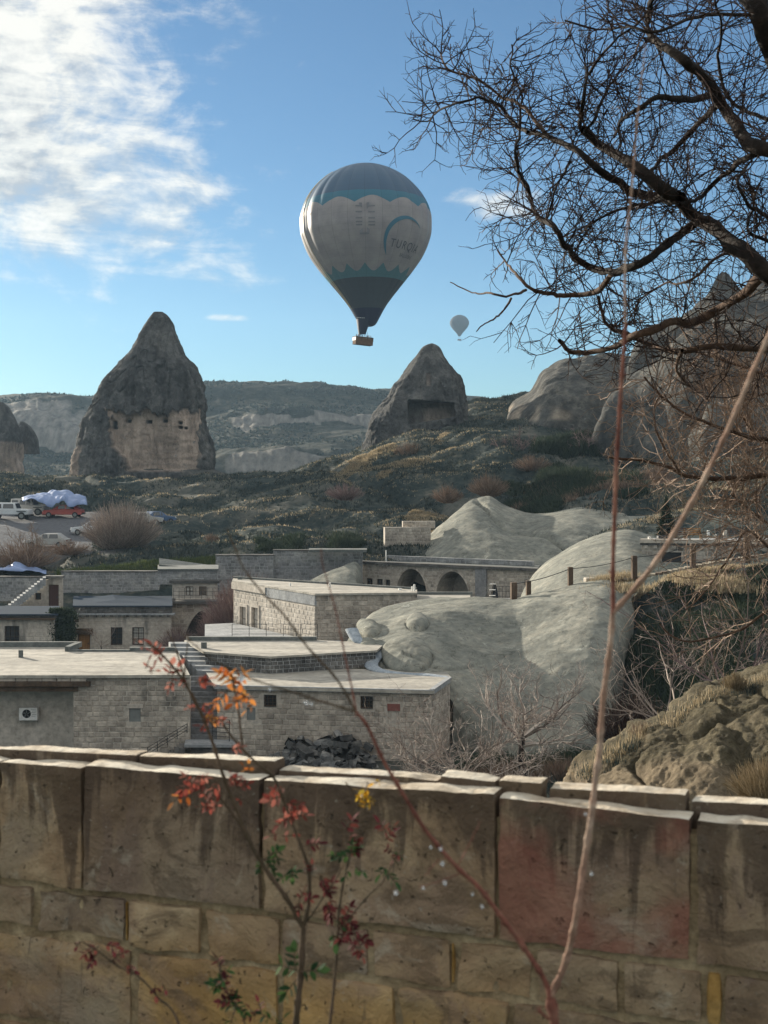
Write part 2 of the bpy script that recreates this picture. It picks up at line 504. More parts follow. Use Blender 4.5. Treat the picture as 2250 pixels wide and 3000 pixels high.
hc = np.array([-700, -300, 0, 100, 180, 280, 450, 600, 700, 850, 1000, 1150, 1380, 1560, 1800, 2300, 2900], float)
rows_h = [  # depth: py at each column
    (480, [1480] * 17),
    (520, [1420, 1420, 1410, 1415, 1420, 1420, 1410, 1400, 1395, 1390, 1385, 1375, 1370, 1370, 1360, 1350, 1340]),
    (540, [1360, 1370, 1380, 1385, 1390, 1380, 1370, 1350, 1345, 1335, 1325, 1320, 1330, 1330, 1320, 1310, 1300]),
    (600, [1330, 1340, 1345, 1350, 1350, 1335, 1320, 1300, 1285, 1280, 1275, 1270, 1275, 1280, 1280, 1270, 1260]),
    (650, [1300, 1310, 1320, 1325, 1320, 1290, 1275, 1262, 1255, 1258, 1255, 1250, 1250, 1255, 1250, 1240, 1240]),
    (662, [1240, 1245, 1250, 1250, 1262, 1262, 1240, 1240, 1228, 1215, 1212, 1215, 1225, 1230, 1230, 1225, 1220]),
    (700, [1195, 1195, 1198, 1192, 1195, 1230, 1215, 1190, 1185, 1185, 1188, 1190, 1200, 1210, 1210, 1205, 1200]),
    (730, [1172, 1172, 1168, 1160, 1162, 1175, 1160, 1130, 1128, 1133, 1138, 1148, 1166, 1178, 1180, 1175, 1170]),
    (760, [1165, 1165, 1162, 1157, 1160, 1160, 1142, 1122, 1122, 1126, 1132, 1142, 1162, 1175, 1178, 1172, 1168]),
    (1000, [1190, 1190, 1188, 1185, 1188, 1190, 1180, 1165, 1165, 1170, 1175, 1185, 1200, 1210, 1212, 1210, 1205]),
    (1400, [1300] * 17),
]
hD = np.array([r[0] for r in rows_h], float)
hT = np.array([[(HY - y) / F * r[0] for y in r[1]] for r in rows_h])
hpx = np.linspace(-400, 2600, 440); hd = np.concatenate([np.linspace(480, 780, 210, endpoint=False), np.linspace(780, 1400, 24)])
hz = _pchip(hc, _pchip(hD, hT, hd).T, hpx).T
hx = (hpx[None, :] - CX) / F * hd[:, None]; hy = np.repeat(hd[:, None], len(hpx), 1)
hp = np.stack([hx, hy, hz * 0], -1).reshape(-1, 3)
PXg = np.repeat(hpx[None, :], len(hd), 0)
PYg = HY - hz / hy * F
# bare tuff: right band of cliffs, lower fluted band, left cliffs
def band(x0, x1, y0, y1, wob=0):
    w_ = fbm(np.stack([PXg / 60, PXg * 0 + wob, PYg / 40], -1).reshape(-1, 3), 3).reshape(PXg.shape)
    return sstep(PXg, x0 - 15, x0 + 25) * (1 - sstep(PXg, x1 - 25, x1 + 15)) * sstep(PYg + 9 * w_, y0 - 5, y0 + 4) * (1 - sstep(PYg + 10 * w_, y1 - 5, y1 + 5))
tf = np.maximum.reduce([band(675, 860, 1226, 1262, 1), band(830, 945, 1232, 1254, 2), band(915, 1110, 1212, 1246, 3), band(735, 770, 1240, 1270, 4),
                        band(655, 1090, 1338, 1400, 5) * .8, band(10, 215, 1176, 1235, 6), band(60, 260, 1215, 1312, 7), band(620, 660, 1140, 1180, 8) * .5,
                        band(-600, 40, 1210, 1330, 9), band(870, 900, 1140, 1165, 10) * .6])
flute = np.abs(vnoise(np.stack([PXg / 14, PXg * 0, PYg / 90], -1).reshape(-1, 3))).reshape(PXg.shape)
hdisp = (fbm(hp / 45, 5) * 3.0 + fbm(hp / 9 + 8, 4) * 1.1).reshape(hz.shape) * sstep(hy, 490, 530)
hz2 = hz + hdisp * 0.7 + tf * (flute - 0.4) * 1.2
hy2 = hy - tf * flute * 2
iv = np.arange(len(hd) - 1)[:, None] * len(hpx) + np.arange(len(hpx) - 1)[None, :]
hills = mesh_np('hills', np.stack([hx, hy2, hz2], -1).reshape(-1, 3), np.stack([iv, iv + 1, iv + len(hpx) + 1, iv + len(hpx)], -1).reshape(-1, 4),
                MAT['hills'], smooth=True, attrs={'tuff': tf.reshape(-1)})
tag(hills, kind='structure')

# ------------------------------------------------------------------ rocks
def rock_material(name, dark, mid, light, carved, sc=0.25, bd=0.25, ba=1.0, vs=1.0):
    m, t = mat_new(name)
    pos = t.new('ShaderNodeNewGeometry').outputs['Position']
    at = t.new('ShaderNodeAttribute'); at.attribute_name = 'carved'
    a = t.noise(t.vmul(pos, (1, 1, 0.5)), sc, 8, 0.65, 0.6)
    b = t.noise(pos, sc * 7, 8, 0.72)
    st = t.noise(t.vmul(pos, (1, 1, 1.0 - 0.90 * vs)), sc * 5, 4, 0.6, 0.2)
    s = t.math('ADD', t.math('MULTIPLY', a, 0.45), t.math('ADD', t.math('MULTIPLY', b, 0.35), t.math('MULTIPLY', st, 0.20)))
    col = t.ramp(s, [(0.40, dark), (0.50, mid), (0.62, light)])
    car = t.ramp(t.math('ADD', t.math('MULTIPLY', a, 0.5), t.math('MULTIPLY', st, 0.5)), [(0.38, tuple(c * 0.72 for c in carved)), (0.58, carved)])
    col = t.mix(at.outputs['Fac'], col, car)
    pk = t.noise(pos, sc * 3.2, 5, 0.7)
    col = t.mix(t.remap(pk, 0.62, 0.70), col, tuple(min(1, c * 1.7 + .03) for c in mid))
    crk = t.math('ABSOLUTE', t.math('SUBTRACT', t.noise(t.vmul(pos, (1, 1, .7)), sc * 1.6, 6, .6, 1.2), 0.5))
    ck = t.remap(crk, 0.0, 0.010)
    col = t.mix(1.0, col, t.mix(ck, (0.55, 0.54, 0.52), (1, 1, 1)), 'MULTIPLY')
    bl = t.noise(t.vmul(pos, (1, 1, 1.2 - .75 * vs)), sc * 2.2, 7, .7, .5)
    col = t.mix(1.0, col, t.ramp(bl, [(0.40, 0.60 + .2 * (1 - vs)), (0.55, 1.0), (0.70, 1.22 - .12 * (1 - vs))]), 'MULTIPLY')
    finish(t, col, 0.97, t.math('ADD', t.math('ADD', b, t.math('MULTIPLY', t.noise(pos, sc * 25, 5, .75), .5)), t.math('MULTIPLY', a, ba)), bdist=bd, spec=0.08)
    return m
MAT['cap'] = rock_material('dark_tuff', (0.055, 0.057, 0.060), (0.10, 0.10, 0.10), (0.18, 0.175, 0.165), (0.47, 0.375, 0.31))
MAT['tuff'] = rock_material('pale_tuff', (0.14, 0.145, 0.13), (0.21, 0.213, 0.187), (0.33, 0.315, 0.265), (0.42, 0.34, 0.26), 0.35, 0.045, 0.3, 0.0)
MAT['greytuff'] = rock_material('grey_tuff', (0.055, 0.057, 0.058), (0.092, 0.092, 0.088), (0.17, 0.16, 0.14), (0.40, 0.34, 0.27), 0.2, 0.25)

def spire(name, rows, d, ratio, disp, mat, seg=300, rings=230, front=0.72, parent=None):
    """standing rock: rows (py, x_left, x_right); disp(px, py, th) -> (radial metres, carved 0..1) on the grid"""
    rows = np.array(rows, float)
    pys = np.linspace(rows[0, 0], rows[-1, 0], rings)
    xl = _pchip(rows[:, 0], rows[:, 1:2], pys)[:, 0]; xr = _pchip(rows[:, 0], rows[:, 2:3], pys)[:, 0]
    z = (HY - pys) / F * d
    cx = ((xl + xr) / 2 - CX) / F * d; hw = (xr - xl) / 2 / F * d
    nf = int(seg * front); nb = seg - nf
    th = np.concatenate([np.linspace(-math.pi, 0, nf, endpoint=False), np.linspace(0, math.pi, nb, endpoint=False)])   # -pi..0 faces the camera
    C, S = np.cos(th)[None, :], np.sin(th)[None, :]
    e = 0.86
    cxs = np.sign(C) * np.abs(C) ** e; sns = np.sign(S) * np.abs(S) ** e
    X = cx[:, None] + hw[:, None] * cxs; Y = d + hw[:, None] * ratio * sns; Zg = np.repeat(z[:, None], seg, 1)
    PX = cx[:, None] * 0 + CX + X / d * F; PY = np.repeat(pys[:, None], seg, 1)
    r, carved, push = disp(PX, PY, np.repeat(th[None, :], rings, 0), X, Y, Zg)
    r = r * np.minimum(1, hw[:, None] / 6.0)
    X = X + C * r; Y = Y + S * r + push
    V = np.stack([X, Y, Zg], -1).reshape(-1, 3)
    V = np.concatenate([V, [[cx[0], d, z[0] + 0.02]]])
    i = np.arange(rings - 1)[:, None] * seg; k = np.arange(seg)[None, :]; k2 = (k + 1) % seg
    Fq = np.stack([i + k, i + seg + k, i + seg + k2, i + k2], -1).reshape(-1, 4)
    top = np.stack([np.full(seg, rings * seg), np.arange(seg), (np.arange(seg) + 1) % seg], -1)
    return mesh_np(name, V, [Fq, top], mat, parent, smooth=True, attrs={'carved': np.concatenate([carved.reshape(-1), [0]])})

def hole(PX, PY, x0, x1, y0, y1, s=1.5):
    return sstep(PX, x0 - s, x0 + s) * (1 - sstep(PX, x1 - s, x1 + s)) * sstep(PY, y0 - s, y0 + s) * (1 - sstep(PY, y1 - s, y1 + s))

def disp_big(PX, PY, TH, X, Y, Zg):
    q = np.stack([X, Y, Zg], -1).reshape(-1, 3); sh = PX.shape
    rib = np.abs(vnoise(q * [0.55, 0.55, 0.07])).reshape(sh)
    n = fbm(q * [0.30, 0.30, 0.16] + 3, 5).reshape(sh) * 0.55 + fbm(q * 1.3, 4).reshape(sh) * 0.16
    low = sstep(PY, 1000, 1200)
    fis = np.exp(-(vnoise(q * [0.75, 0.75, 0.05] + 31).reshape(sh) / .055) ** 2) * sstep(PY, 960, 1060)
    r = n + (rib - 0.3) * 0.9 * low - .42 * fis + fbm(q * 3.2, 3).reshape(sh) * .05
    fr = (TH < 0)
    edge = 1217 + 9 * vnoise(q * [0.8, 0.8, 0]).reshape(sh) + 12 * fbm(q * [1.6, 1.6, .6] + 2, 4).reshape(sh) - 12 * np.exp(-((PX - 375) / 40) ** 2) + 6 * np.sin(PX / 19)
    left = 340 + 14 * vnoise(q * [0, 0, .7]).reshape(sh) + 62 * sstep(PY, 1305, 1345) + 10 * fbm(q * 1.2, 3).reshape(sh)
    c = sstep(PY, edge - 3, edge + 3) * (1 - sstep(PY, 1374, 1386)) * sstep(PX, left - 5, left + 5) * (1 - sstep(PX + 8 * fbm(q * 1.1 + 6, 3).reshape(sh), 588, 600)) * fr
    c2 = sstep(PY, 1300, 1330) * (1 - sstep(PX, 262, 285)) * fr * sstep(vnoise(q * [.8, .8, .12] + 4).reshape(sh), -0.35, 0.1)
    # carved face: flat wall set back under the dark cap
    yf = 200 - 6.2
    push = np.where(fr, c * (np.maximum(yf - Y, -0.3) * 0.82 + 0.5 + 0.10 * fbm(q * [.5, .5, 2.0], 3).reshape(sh)), 0)
    r = r * (1 - 0.85 * c)
    for h in ((353, 365, 1238, 1262), (394, 405, 1233, 1243), (449, 463, 1236, 1245), (497, 508, 1233, 1242), (540, 550, 1240, 1248), (541, 550, 1252, 1260), (556, 562, 1256, 1261)):
        hh = hole(PX, PY, h[0] - .5, h[1] + .5, h[2], h[3], 1.3) * fr
        push = push + hh * 1.5 * (0.5 + 0.5 * c); c = c * (1 - hh)  # hole insides keep the dark rock colour, painting in shade
    push = push + fr * c * (np.exp(-((PX - 410) / 3.0) ** 2) * .25 + np.exp(-((PX - 470 - (PY - 1270) * .1) / 3.0) ** 2) * .3)
    return r, np.clip(c + c2 * .8, 0, 1), push
chim = spire('rock', [(914, 450, 478), (922, 443, 490), (945, 428, 505), (970, 413, 514), (998, 397, 526), (1040, 369, 545), (1074, 340, 571), (1103, 316, 581), (1150, 287, 593),
                      (1200, 262, 602), (1250, 242, 606), (1290, 228, 612), (1335, 216, 620), (1360, 210, 620), (1390, 206, 616), (1450, 180, 650)],
             200, 0.82, disp_big, MAT['cap'])
r_ = empty('fairy_chimney', P(405, 1440, 200)); adopt(chim, r_)
tag(r_, 'tall dark cone rock at left with beige carved wall and small windows', 'rock', 'fairy chimneys')
def disp_skirt(PX, PY, TH, X, Y, Zg):
    q = np.stack([X, Y, Zg], -1).reshape(-1, 3)
    return (fbm(q * .5, 4) * .3).reshape(PX.shape), PX * 0, PX * 0
sk = spire('talus', [(1368, 330, 560), (1378, 290, 640), (1392, 270, 668), (1420, 230, 700), (1450, 200, 720)], 199, 0.62, disp_skirt, MAT['greytuff'], 160, 60)
adopt(sk, r_)

def disp_mid(PX, PY, TH, X, Y, Zg):
    q = np.stack([X, Y, Zg], -1).reshape(-1, 3); sh = PX.shape
    n = fbm(q * [0.3, 0.3, 0.2] + 13, 5).reshape(sh) * 0.5 + fbm(q * 1.4, 4).reshape(sh) * 0.15 + (np.abs(vnoise(q * [.6, .6, .08])).reshape(sh) - .3) * .6 * sstep(PY, 1080, 1180)
    fr = (TH < 0)
    ca = hole(PX, PY, 1196, 1326, 1178 + (PX - 1196) * 0.06, 1247 - (PX - 1196) * .18, 2.5) * fr
    nic = hole(PX, PY, 1247, 1258, 1098, 1136, 2) * fr
    push = ca * 3.6 + nic * .5 + hole(PX, PY, 1236, 1285, 1180, 1193, 2) * fr * 1.6
    c = np.clip(ca * (0.25 + 0.75 * sstep(PX, 1228, 1250)) + nic * .6, 0, 1)
    return n * (1 - ca), c * .6, push
ch2 = spire('rock', [(1006, 1262, 1268), (1009, 1252, 1276), (1014, 1242, 1284), (1022, 1234, 1291), (1042, 1220, 1302), (1065, 1200, 1318), (1090, 1180, 1336), (1110, 1164, 1352), (1130, 1150, 1356), (1160, 1134, 1360),
                     (1200, 1100, 1368), (1250, 1074, 1374), (1300, 1064, 1380), (1380, 1050, 1402)], 202, 0.8, disp_mid, MAT['cap'], 240, 170)
r_ = empty('fairy_chimney', P(1215, 1360, 202)); adopt(ch2, r_)
tag(r_, 'dark cone rock on the hill crest with one wide square cave mouth', 'rock', 'fairy chimneys')

def disp_far(PX, PY, TH, X, Y, Zg):
    q = np.stack([X, Y, Zg], -1).reshape(-1, 3); sh = PX.shape
    n = fbm(q * 0.22 + 23, 4).reshape(sh) * 0.8 + (np.abs(vnoise(q * [.4, .4, .06])).reshape(sh) - .3) * .8
    c = sstep(PY + 4 * vnoise(q * .5).reshape(sh), 1292, 1300)
    return n, c * .7, PX * 0
ch3 = spire('rock', [(1178, -30, 4), (1190, -50, 20), (1220, -75, 38), (1260, -95, 52), (1295, -105, 62), (1330, -110, 60), (1380, -120, 62), (1440, -150, 90)], 260, 0.8, disp_far, MAT['cap'], 120, 80)
r_ = empty('fairy_chimney', P(-20, 1420, 260)); adopt(ch3, r_)
tag(r_, 'grey rock tower with pale banded base cut off by left photo edge', 'rock', 'fairy chimneys')
ch4 = spire('rock', [(1235, 60, 70), (1250, 50, 90), (1275, 44, 105), (1300, 40, 113), (1330, 36, 116)], 268, 0.8, disp_skirt, MAT['cap'], 90, 50)
r_ = empty('rock_boulder', P(75, 1325, 268)); adopt(ch4, r_)
tag(r_, 'low round dark rock knob right beside the pale banded tower at far left', 'rock')

def ridge(name, cols, mat, nu=300, nv=120, back=0.8, pw=0.55, noise=None, amp=1.0, carve=None, parent=None, extra=None):
    """hump of rock: cols (px, py_crest, d_crest, py_base, d_base); rounded front, back slope behind"""
    c = np.array(cols, float)
    px = np.linspace(c[0, 0], c[-1, 0], nu)
    q = _pchip(c[:, 0], c[:, 1:], px)
    C_ = np.stack([(px - CX) / F * q[:, 1], q[:, 1], (HY - q[:, 0]) / F * q[:, 1]], -1)
    B_ = np.stack([(px - CX) / F * q[:, 3], q[:, 3], (HY - q[:, 2]) / F * q[:, 3]], -1)
    v = np.linspace(0, 1, nv)[None, :, None]
    h = 1 - np.cos(v * math.pi / 2); g = np.sin(v * math.pi / 2)
    h = h * (1 - pw) + v * pw; g = g * (1 - pw * .6) + v * pw * .6
    P_ = B_[:, None, :].copy() + 0 * v
    D_ = (C_ - B_)[:, None, :]
    front = np.concatenate([P_[..., :2] + D_[..., :2] * h, P_[..., 2:] + D_[..., 2:] * g], -1)
    nb = nv // 3
    vb = np.linspace(0, 1, nb + 1)[None, 1:, None]
    L = np.abs(D_[..., 1:2]) * back + 0.8
    dxy = np.concatenate([np.zeros_like(L), L], -1) * vb
    dz = -(D_[..., 2:] + 1.0) * (1 - np.cos(vb * math.pi / 2))
    bk = np.concatenate([C_[:, None, :2] + dxy, C_[:, None, 2:] + dz], -1)
    skirt = front[:, :1] + np.array([0, -0.4, -3.5])
    G = np.concatenate([skirt, front, bk], 1)
    PX, PY = CX + G[..., 0] / G[..., 1] * F, HY - G[..., 2] / G[..., 1] * F
    # outward normals by finite differences
    du = np.gradient(G, axis=0); dv = np.gradient(G, axis=1)
    N = np.cross(du, dv); N /= np.linalg.norm(N, axis=-1, keepdims=True) + 1e-9
    N = np.where(N[..., 2:3] < -0.2, -N, N)
    qn = G.reshape(-1, 3)
    n = fbm(qn / 7.0 + 3, 2, .35).reshape(G.shape[:2]) * 0.34 * amp + fbm(qn * 0.9, 5).reshape(G.shape[:2]) * 0.045 * amp
    if noise is not None: n = n + noise(PX, PY, G)
    fade = np.ones_like(PX)
    G = G + N * (n * fade)[..., None]
    car = carve(PX, PY, G) if carve is not None else PX * 0
    m = nv + nb + 1
    i = np.arange(nu - 1)[:, None] * m + np.arange(m - 1)[None, :]
    Fq = np.stack([i, i + m, i + m + 1, i + 1], -1).reshape(-1, 4)
    return mesh_np(name, G.reshape(-1, 3), Fq, mat, parent, smooth=True, attrs={'carved': car.reshape(-1)})

def rockthing(name, label, ob):
    tag(ob, label, 'rock', 'tuff rocks on the slope'); return ob

# right skyline: grey dome, then the big mass with its light rib behind the tree
def n_dome(PX, PY, G): return np.abs(vnoise(G.reshape(-1, 3) * [.3, .3, .05])).reshape(PX.shape) * 0.6
rockthing('rock_dome', 'dark rounded rock dome on the right skyline beyond the bare tree twigs',
    ridge('rock_dome', [(1470, 1262, 206, 1275, 204), (1500, 1190, 206, 1262, 190), (1540, 1160, 206, 1255, 187), (1562, 1140, 206, 1258, 185), (1600, 1085, 206, 1262, 183), (1650, 1060, 206, 1270, 182),
        (1720, 1046, 206, 1275, 182), (1800, 1042, 206, 1290, 182), (1870, 1048, 206, 1300, 182), (1960, 1060, 206, 1310, 182), (2060, 1090, 206, 1310, 182)], MAT['greytuff'], 180, 80, .8, .35, n_dome, 1.2,
        carve=lambda PX, PY, G: .8 * sstep(PY, 1180, 1200) * (1 - sstep(PY, 1225, 1240)) * (1 - sstep(PX, 1650, 1690)) * sstep(vnoise(G.reshape(-1, 3) * [.6, .6, .2]).reshape(PX.shape), -.5, .2)))
rockthing('rock_mass', 'large grey rock mass with a pale diagonal rib rising behind the tree at right',
    ridge('rock_mass', [(1815, 1310, 172, 1330, 170), (1845, 1230, 176, 1320, 166), (1880, 1150, 178, 1315, 164), (1930, 1050, 180, 1310, 162), (1980, 975, 182, 1300, 160), (2030, 915, 184, 1295, 158), (2070, 885, 184, 1290, 157),
        (2100, 868, 184, 1285, 156), (2160, 872, 184, 1280, 155), (2230, 850, 184, 1275, 154), (2330, 820, 184, 1270, 153), (2500, 850, 184, 1270, 152)], MAT['greytuff'], 220, 100, .8, .5,
        lambda PX, PY, G: np.abs(vnoise(G.reshape(-1, 3) * [.16, .16, .02] + 7)).reshape(PX.shape) * 2.2 + 2.2 * np.exp(-((PX - 1935 + (PY - 1050) * .42) / 16) ** 2) + fbm(G.reshape(-1, 3) * .5, 4).reshape(PX.shape) * .22, .5))
pk = spire('rock_peak', [(798, 2112, 2128), (812, 2100, 2140), (840, 2086, 2160), (870, 2070, 2190), (920, 2050, 2215), (980, 2030, 2240)], 192, .8, disp_skirt, MAT['greytuff'], 120, 80)
rockthing('rock_peak', 'small pointed rock peak topping the right rock mass behind thick branches', pk)

# smooth pale slopes above the arcade
def n_channel(PX, PY, G):
    path = np.array([(1395, 1462), (1440, 1500), (1480, 1535), (1540, 1552), (1600, 1565), (1660, 1598)], float)
    dist = np.full(PX.shape, 1e9)
    for a, b in zip(path[:-1], path[1:]):
        ab = b - a; t = np.clip(((PX - a[0]) * ab[0] + (PY - a[1]) * ab[1]) / (ab @ ab), 0, 1)
        dist = np.minimum(dist, np.hypot(PX - a[0] - t * ab[0], PY - a[1] - t * ab[1]))
    return -0.55 * np.exp(-(dist / 5.0) ** 2) + 0.35 * vnoise(G.reshape(-1, 3) * [.25, .12, .25]).reshape(PX.shape)
rockthing('tuff_slope', 'broad smooth pale rock slope with a dark drainage groove above the arcade',
    ridge('tuff_slope', [(1150, 1650, 124, 1700, 121), (1200, 1615, 126, 1690, 119), (1250, 1572, 128, 1690, 118), (1300, 1525, 130, 1695, 117), (1345, 1480, 132, 1700, 116), (1390, 1455, 134, 1700, 115), (1430, 1450, 135, 1700, 114),
        (1480, 1480, 134, 1700, 113), (1560, 1500, 133, 1700, 112), (1700, 1490, 132, 1700, 111), (1850, 1500, 130, 1700, 110), (2000, 1490, 128, 1690, 108), (2300, 1470, 126, 1680, 106)], MAT['tuff'], 240, 90, .6, .75, n_channel, .8))
rockthing('tuff_dome', 'long pale rock hump rising right behind the wooden stair posts',
    ridge('tuff_dome', [(1500, 1790, 96, 1795, 94), (1530, 1745, 97, 1790, 91), (1560, 1702, 99, 1785, 89), (1600, 1660, 101, 1780, 88), (1650, 1625, 102, 1770, 87), (1710, 1592, 103, 1760, 86), (1780, 1562, 104, 1755, 86),
        (1840, 1552, 104, 1745, 86), (1900, 1568, 104, 1740, 86), (1950, 1600, 103, 1735, 87), (2010, 1640, 102, 1730, 88)], MAT['tuff'], 180, 80, .6, .45, None, .7))

# the big whale-backed rock in the middle
boulders = [(1078, 1835, 34, .8, .12), (1222, 1820, 34, .7, .16), (1190, 1915, 78, .6, .16), (1075, 1880, 26, .4, .05)]
def n_mound(PX, PY, G):
    n = .05 * fbm(G.reshape(-1, 3) * .4, 2).reshape(PX.shape)
    for bx, by, r, h, gv in boulders:
        e = np.hypot((PX - bx) / r, (PY - by) / (r * .72))
        n = n + h * np.sqrt(np.clip(1 - e * e, 0, 1)) * .55 - gv * np.exp(-((e - 1.0) / .05) ** 2) * (PY > by - r * .1)
    n = n - 0.16 * np.exp(-((PY - 1925 - 30 * np.sin((PX - 1200) / 80)) / 4) ** 2) * (PX > 1180) * (PX < 1480)
    return n
rockthing('rock_mound', 'huge smooth pale whale-backed rock between the stone house roofs and the dark gully',
    ridge('rock_mound', [(1010, 1880, 74, 1905, 71), (1030, 1850, 76, 1910, 70), (1055, 1818, 77, 1925, 69), (1090, 1792, 78, 1960, 68), (1140, 1774, 79, 1985, 66.5), (1220, 1760, 79, 2000, 65.5), (1300, 1757, 79, 2030, 65), (1360, 1760, 79, 2110, 64),
        (1430, 1766, 79, 2180, 63), (1500, 1768, 79, 2230, 62), (1560, 1752, 79, 2240, 61.5), (1640, 1732, 79, 2240, 61), (1720, 1712, 79, 2235, 61), (1780, 1703, 79, 2180, 63), (1815, 1712, 79, 2000, 68), (1850, 1722, 79, 1800, 74)],
        MAT['tuff'], 300, 140, .8, .30, n_mound, 1.0))

# near earth bank at right
def n_bank(PX, PY, G):
    q = G.reshape(-1, 3)
    return fbm(q * [1.0, .5, 1.3], 5, .55).reshape(PX.shape) * .10 + fbm(q * 4, 4, .6).reshape(PX.shape) * .035 - .14 * np.exp(-(vnoise(q * [1.1, .4, .8] + 3).reshape(PX.shape) / .07) ** 2)
bankm = rock_material('earth_bank', (0.075, 0.065, 0.04), (0.14, 0.12, 0.08), (0.25, 0.21, 0.145), (0.30, 0.24, 0.165), 1.1, 0.14, .6)
eb = ridge('earth_bank', [(1660, 2330, 24.5, 2420, 23), (1740, 2258, 24.5, 2420, 21.6), (1800, 2212, 24.5, 2420, 21.2), (1850, 2185, 24.5, 2430, 21), (1885, 2160, 24.5, 2430, 20.8), (1905, 2138, 24.6, 2430, 20.8), (1950, 2130, 24.7, 2430, 20.8), (1990, 2120, 24.8, 2430, 20.6),
    (2030, 2082, 25, 2430, 20.6), (2070, 2062, 25, 2430, 20.5), (2110, 2030, 25.2, 2430, 20.4), (2180, 2018, 25.4, 2430, 20.3), (2250, 1985, 25.5, 2430, 20.2), (2350, 1950, 25.6, 2430, 20.2), (2600, 1900, 25.6, 2430, 20)], bankm, 280, 110, 1.2, .25, n_bank, .35,
    carve=lambda PX, PY, G: .9 * sstep(PY + 14 * vnoise(G.reshape(-1, 3) * 1.4).reshape(PX.shape), 2215, 2250))
tag(eb, 'crumbling brown earth bank with a grassy crest rising to the right just beyond the wall', 'bank')
# ------------------------------------------------------------------ buildings
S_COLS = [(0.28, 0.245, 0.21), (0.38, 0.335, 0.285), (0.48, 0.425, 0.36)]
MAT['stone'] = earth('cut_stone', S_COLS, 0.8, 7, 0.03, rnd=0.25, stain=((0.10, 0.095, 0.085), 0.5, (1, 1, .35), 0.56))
MAT['mortar'] = earth('mortar', [(0.37, 0.33, 0.285), (0.44, 0.395, 0.34), (0.51, 0.465, 0.405)], 0.9, 8, 0.02)
MAT['plaster'] = earth('lime_plaster', [(0.37, 0.33, 0.285), (0.46, 0.415, 0.36), (0.55, 0.50, 0.44)], 0.6, 7, 0.02, stain=((0.17, 0.16, 0.145), 0.7, (1, 1, .25), 0.56))
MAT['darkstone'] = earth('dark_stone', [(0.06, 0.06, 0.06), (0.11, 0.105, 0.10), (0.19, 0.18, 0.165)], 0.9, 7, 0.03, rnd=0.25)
MAT['bluestone'] = earth('grey_stone', [(0.17, 0.175, 0.18), (0.25, 0.25, 0.255), (0.33, 0.325, 0.31)], 0.8, 7, 0.03, rnd=0.25)
MAT['greymortar'] = earth('grey_mortar', [(0.28, 0.285, 0.285), (0.35, 0.35, 0.345), (0.42, 0.415, 0.40)], 0.9, 8, 0.02)
MAT['roof'] = earth('roof_screed', [(0.24, 0.225, 0.20), (0.37, 0.345, 0.30), (0.48, 0.445, 0.385)], 0.55, 5, 0.06, stretch=(0.35, 1.6, 1), stain=((0.24, 0.225, 0.20), 0.5, (.4, 1.5, 1), 0.56))
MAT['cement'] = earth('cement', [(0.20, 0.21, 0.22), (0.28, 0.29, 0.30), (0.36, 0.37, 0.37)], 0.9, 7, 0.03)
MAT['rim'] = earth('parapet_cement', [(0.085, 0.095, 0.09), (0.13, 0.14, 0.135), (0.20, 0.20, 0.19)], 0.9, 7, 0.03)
MAT['wood'] = earth('old_wood', [(0.05, 0.035, 0.025), (0.09, 0.06, 0.04), (0.14, 0.10, 0.07)], 2.5, 5, 0.01, stretch=(1, 1, .3))
MAT['door'] = earth('orange_wood', [(0.22, 0.11, 0.04), (0.32, 0.17, 0.065), (0.40, 0.22, 0.09)], 3, 5, 0.01, stretch=(2, 2, .4))
MAT['brown'] = plain('brown_paint', (0.075, 0.032, 0.028), 0.6)
MAT['iron'] = plain('iron', (0.035, 0.035, 0.038), 0.5, 0.3)
MAT['white'] = plain('white_paint', (0.72, 0.71, 0.68), 0.5)
MAT['grey'] = plain('grey_panel', (0.17, 0.18, 0.175), 0.7)
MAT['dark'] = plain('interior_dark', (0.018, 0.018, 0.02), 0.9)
MAT['red'] = plain('faded_red', (0.20, 0.075, 0.06), 0.8)
def glass_mat():
    m, t = mat_new('window_glass')
    b = finish(t, (0.03, 0.035, 0.04), 0.08, None, 0, 0.9)
    return m
MAT['glass'] = glass_mat()
MAT['curtain'] = plain('curtain', (0.55, 0.53, 0.48), 0.8)

MAT['tarpblue'] = plain('blue_grey_sheet', (0.035, 0.050, 0.072), 0.97, spec=0.03)
# unit stone: front (towards -y) slightly smaller than the back, corners uneven
STONES = {}
def stone_mesh(k, mat):
    key = (k, mat.name)
    if key not in STONES:
        r = random.Random(k)
        j = lambda a: a + r.uniform(-.035, .035)
        V = [(-.5, .5, -.5), (.5, .5, -.5), (.5, .5, .5), (-.5, .5, .5)]
        V += [(j(-.49), -.15, j(-.48)), (j(.49), -.15, j(-.48)), (j(.49), -.15, j(.48)), (j(-.49), -.15, j(.48))]
        V += [(j(-.40), j(-.5), j(-.38)), (j(.40), j(-.5), j(-.38)), (j(.40), j(-.5), j(.38)), (j(-.40), j(-.5), j(.38))]
        Fc = [(8, 9, 10, 11)]
        for q in range(4):
            p = (q + 1) % 4
            Fc += [(q, p, 4 + p, 4 + q), (4 + q, 4 + p, 8 + p, 8 + q)]
        me = bpy.data.meshes.new('stone'); me.from_pydata(V, [], Fc); me.materials.append(mat)
        STONES[key] = (me, V, Fc)
    return STONES[key]

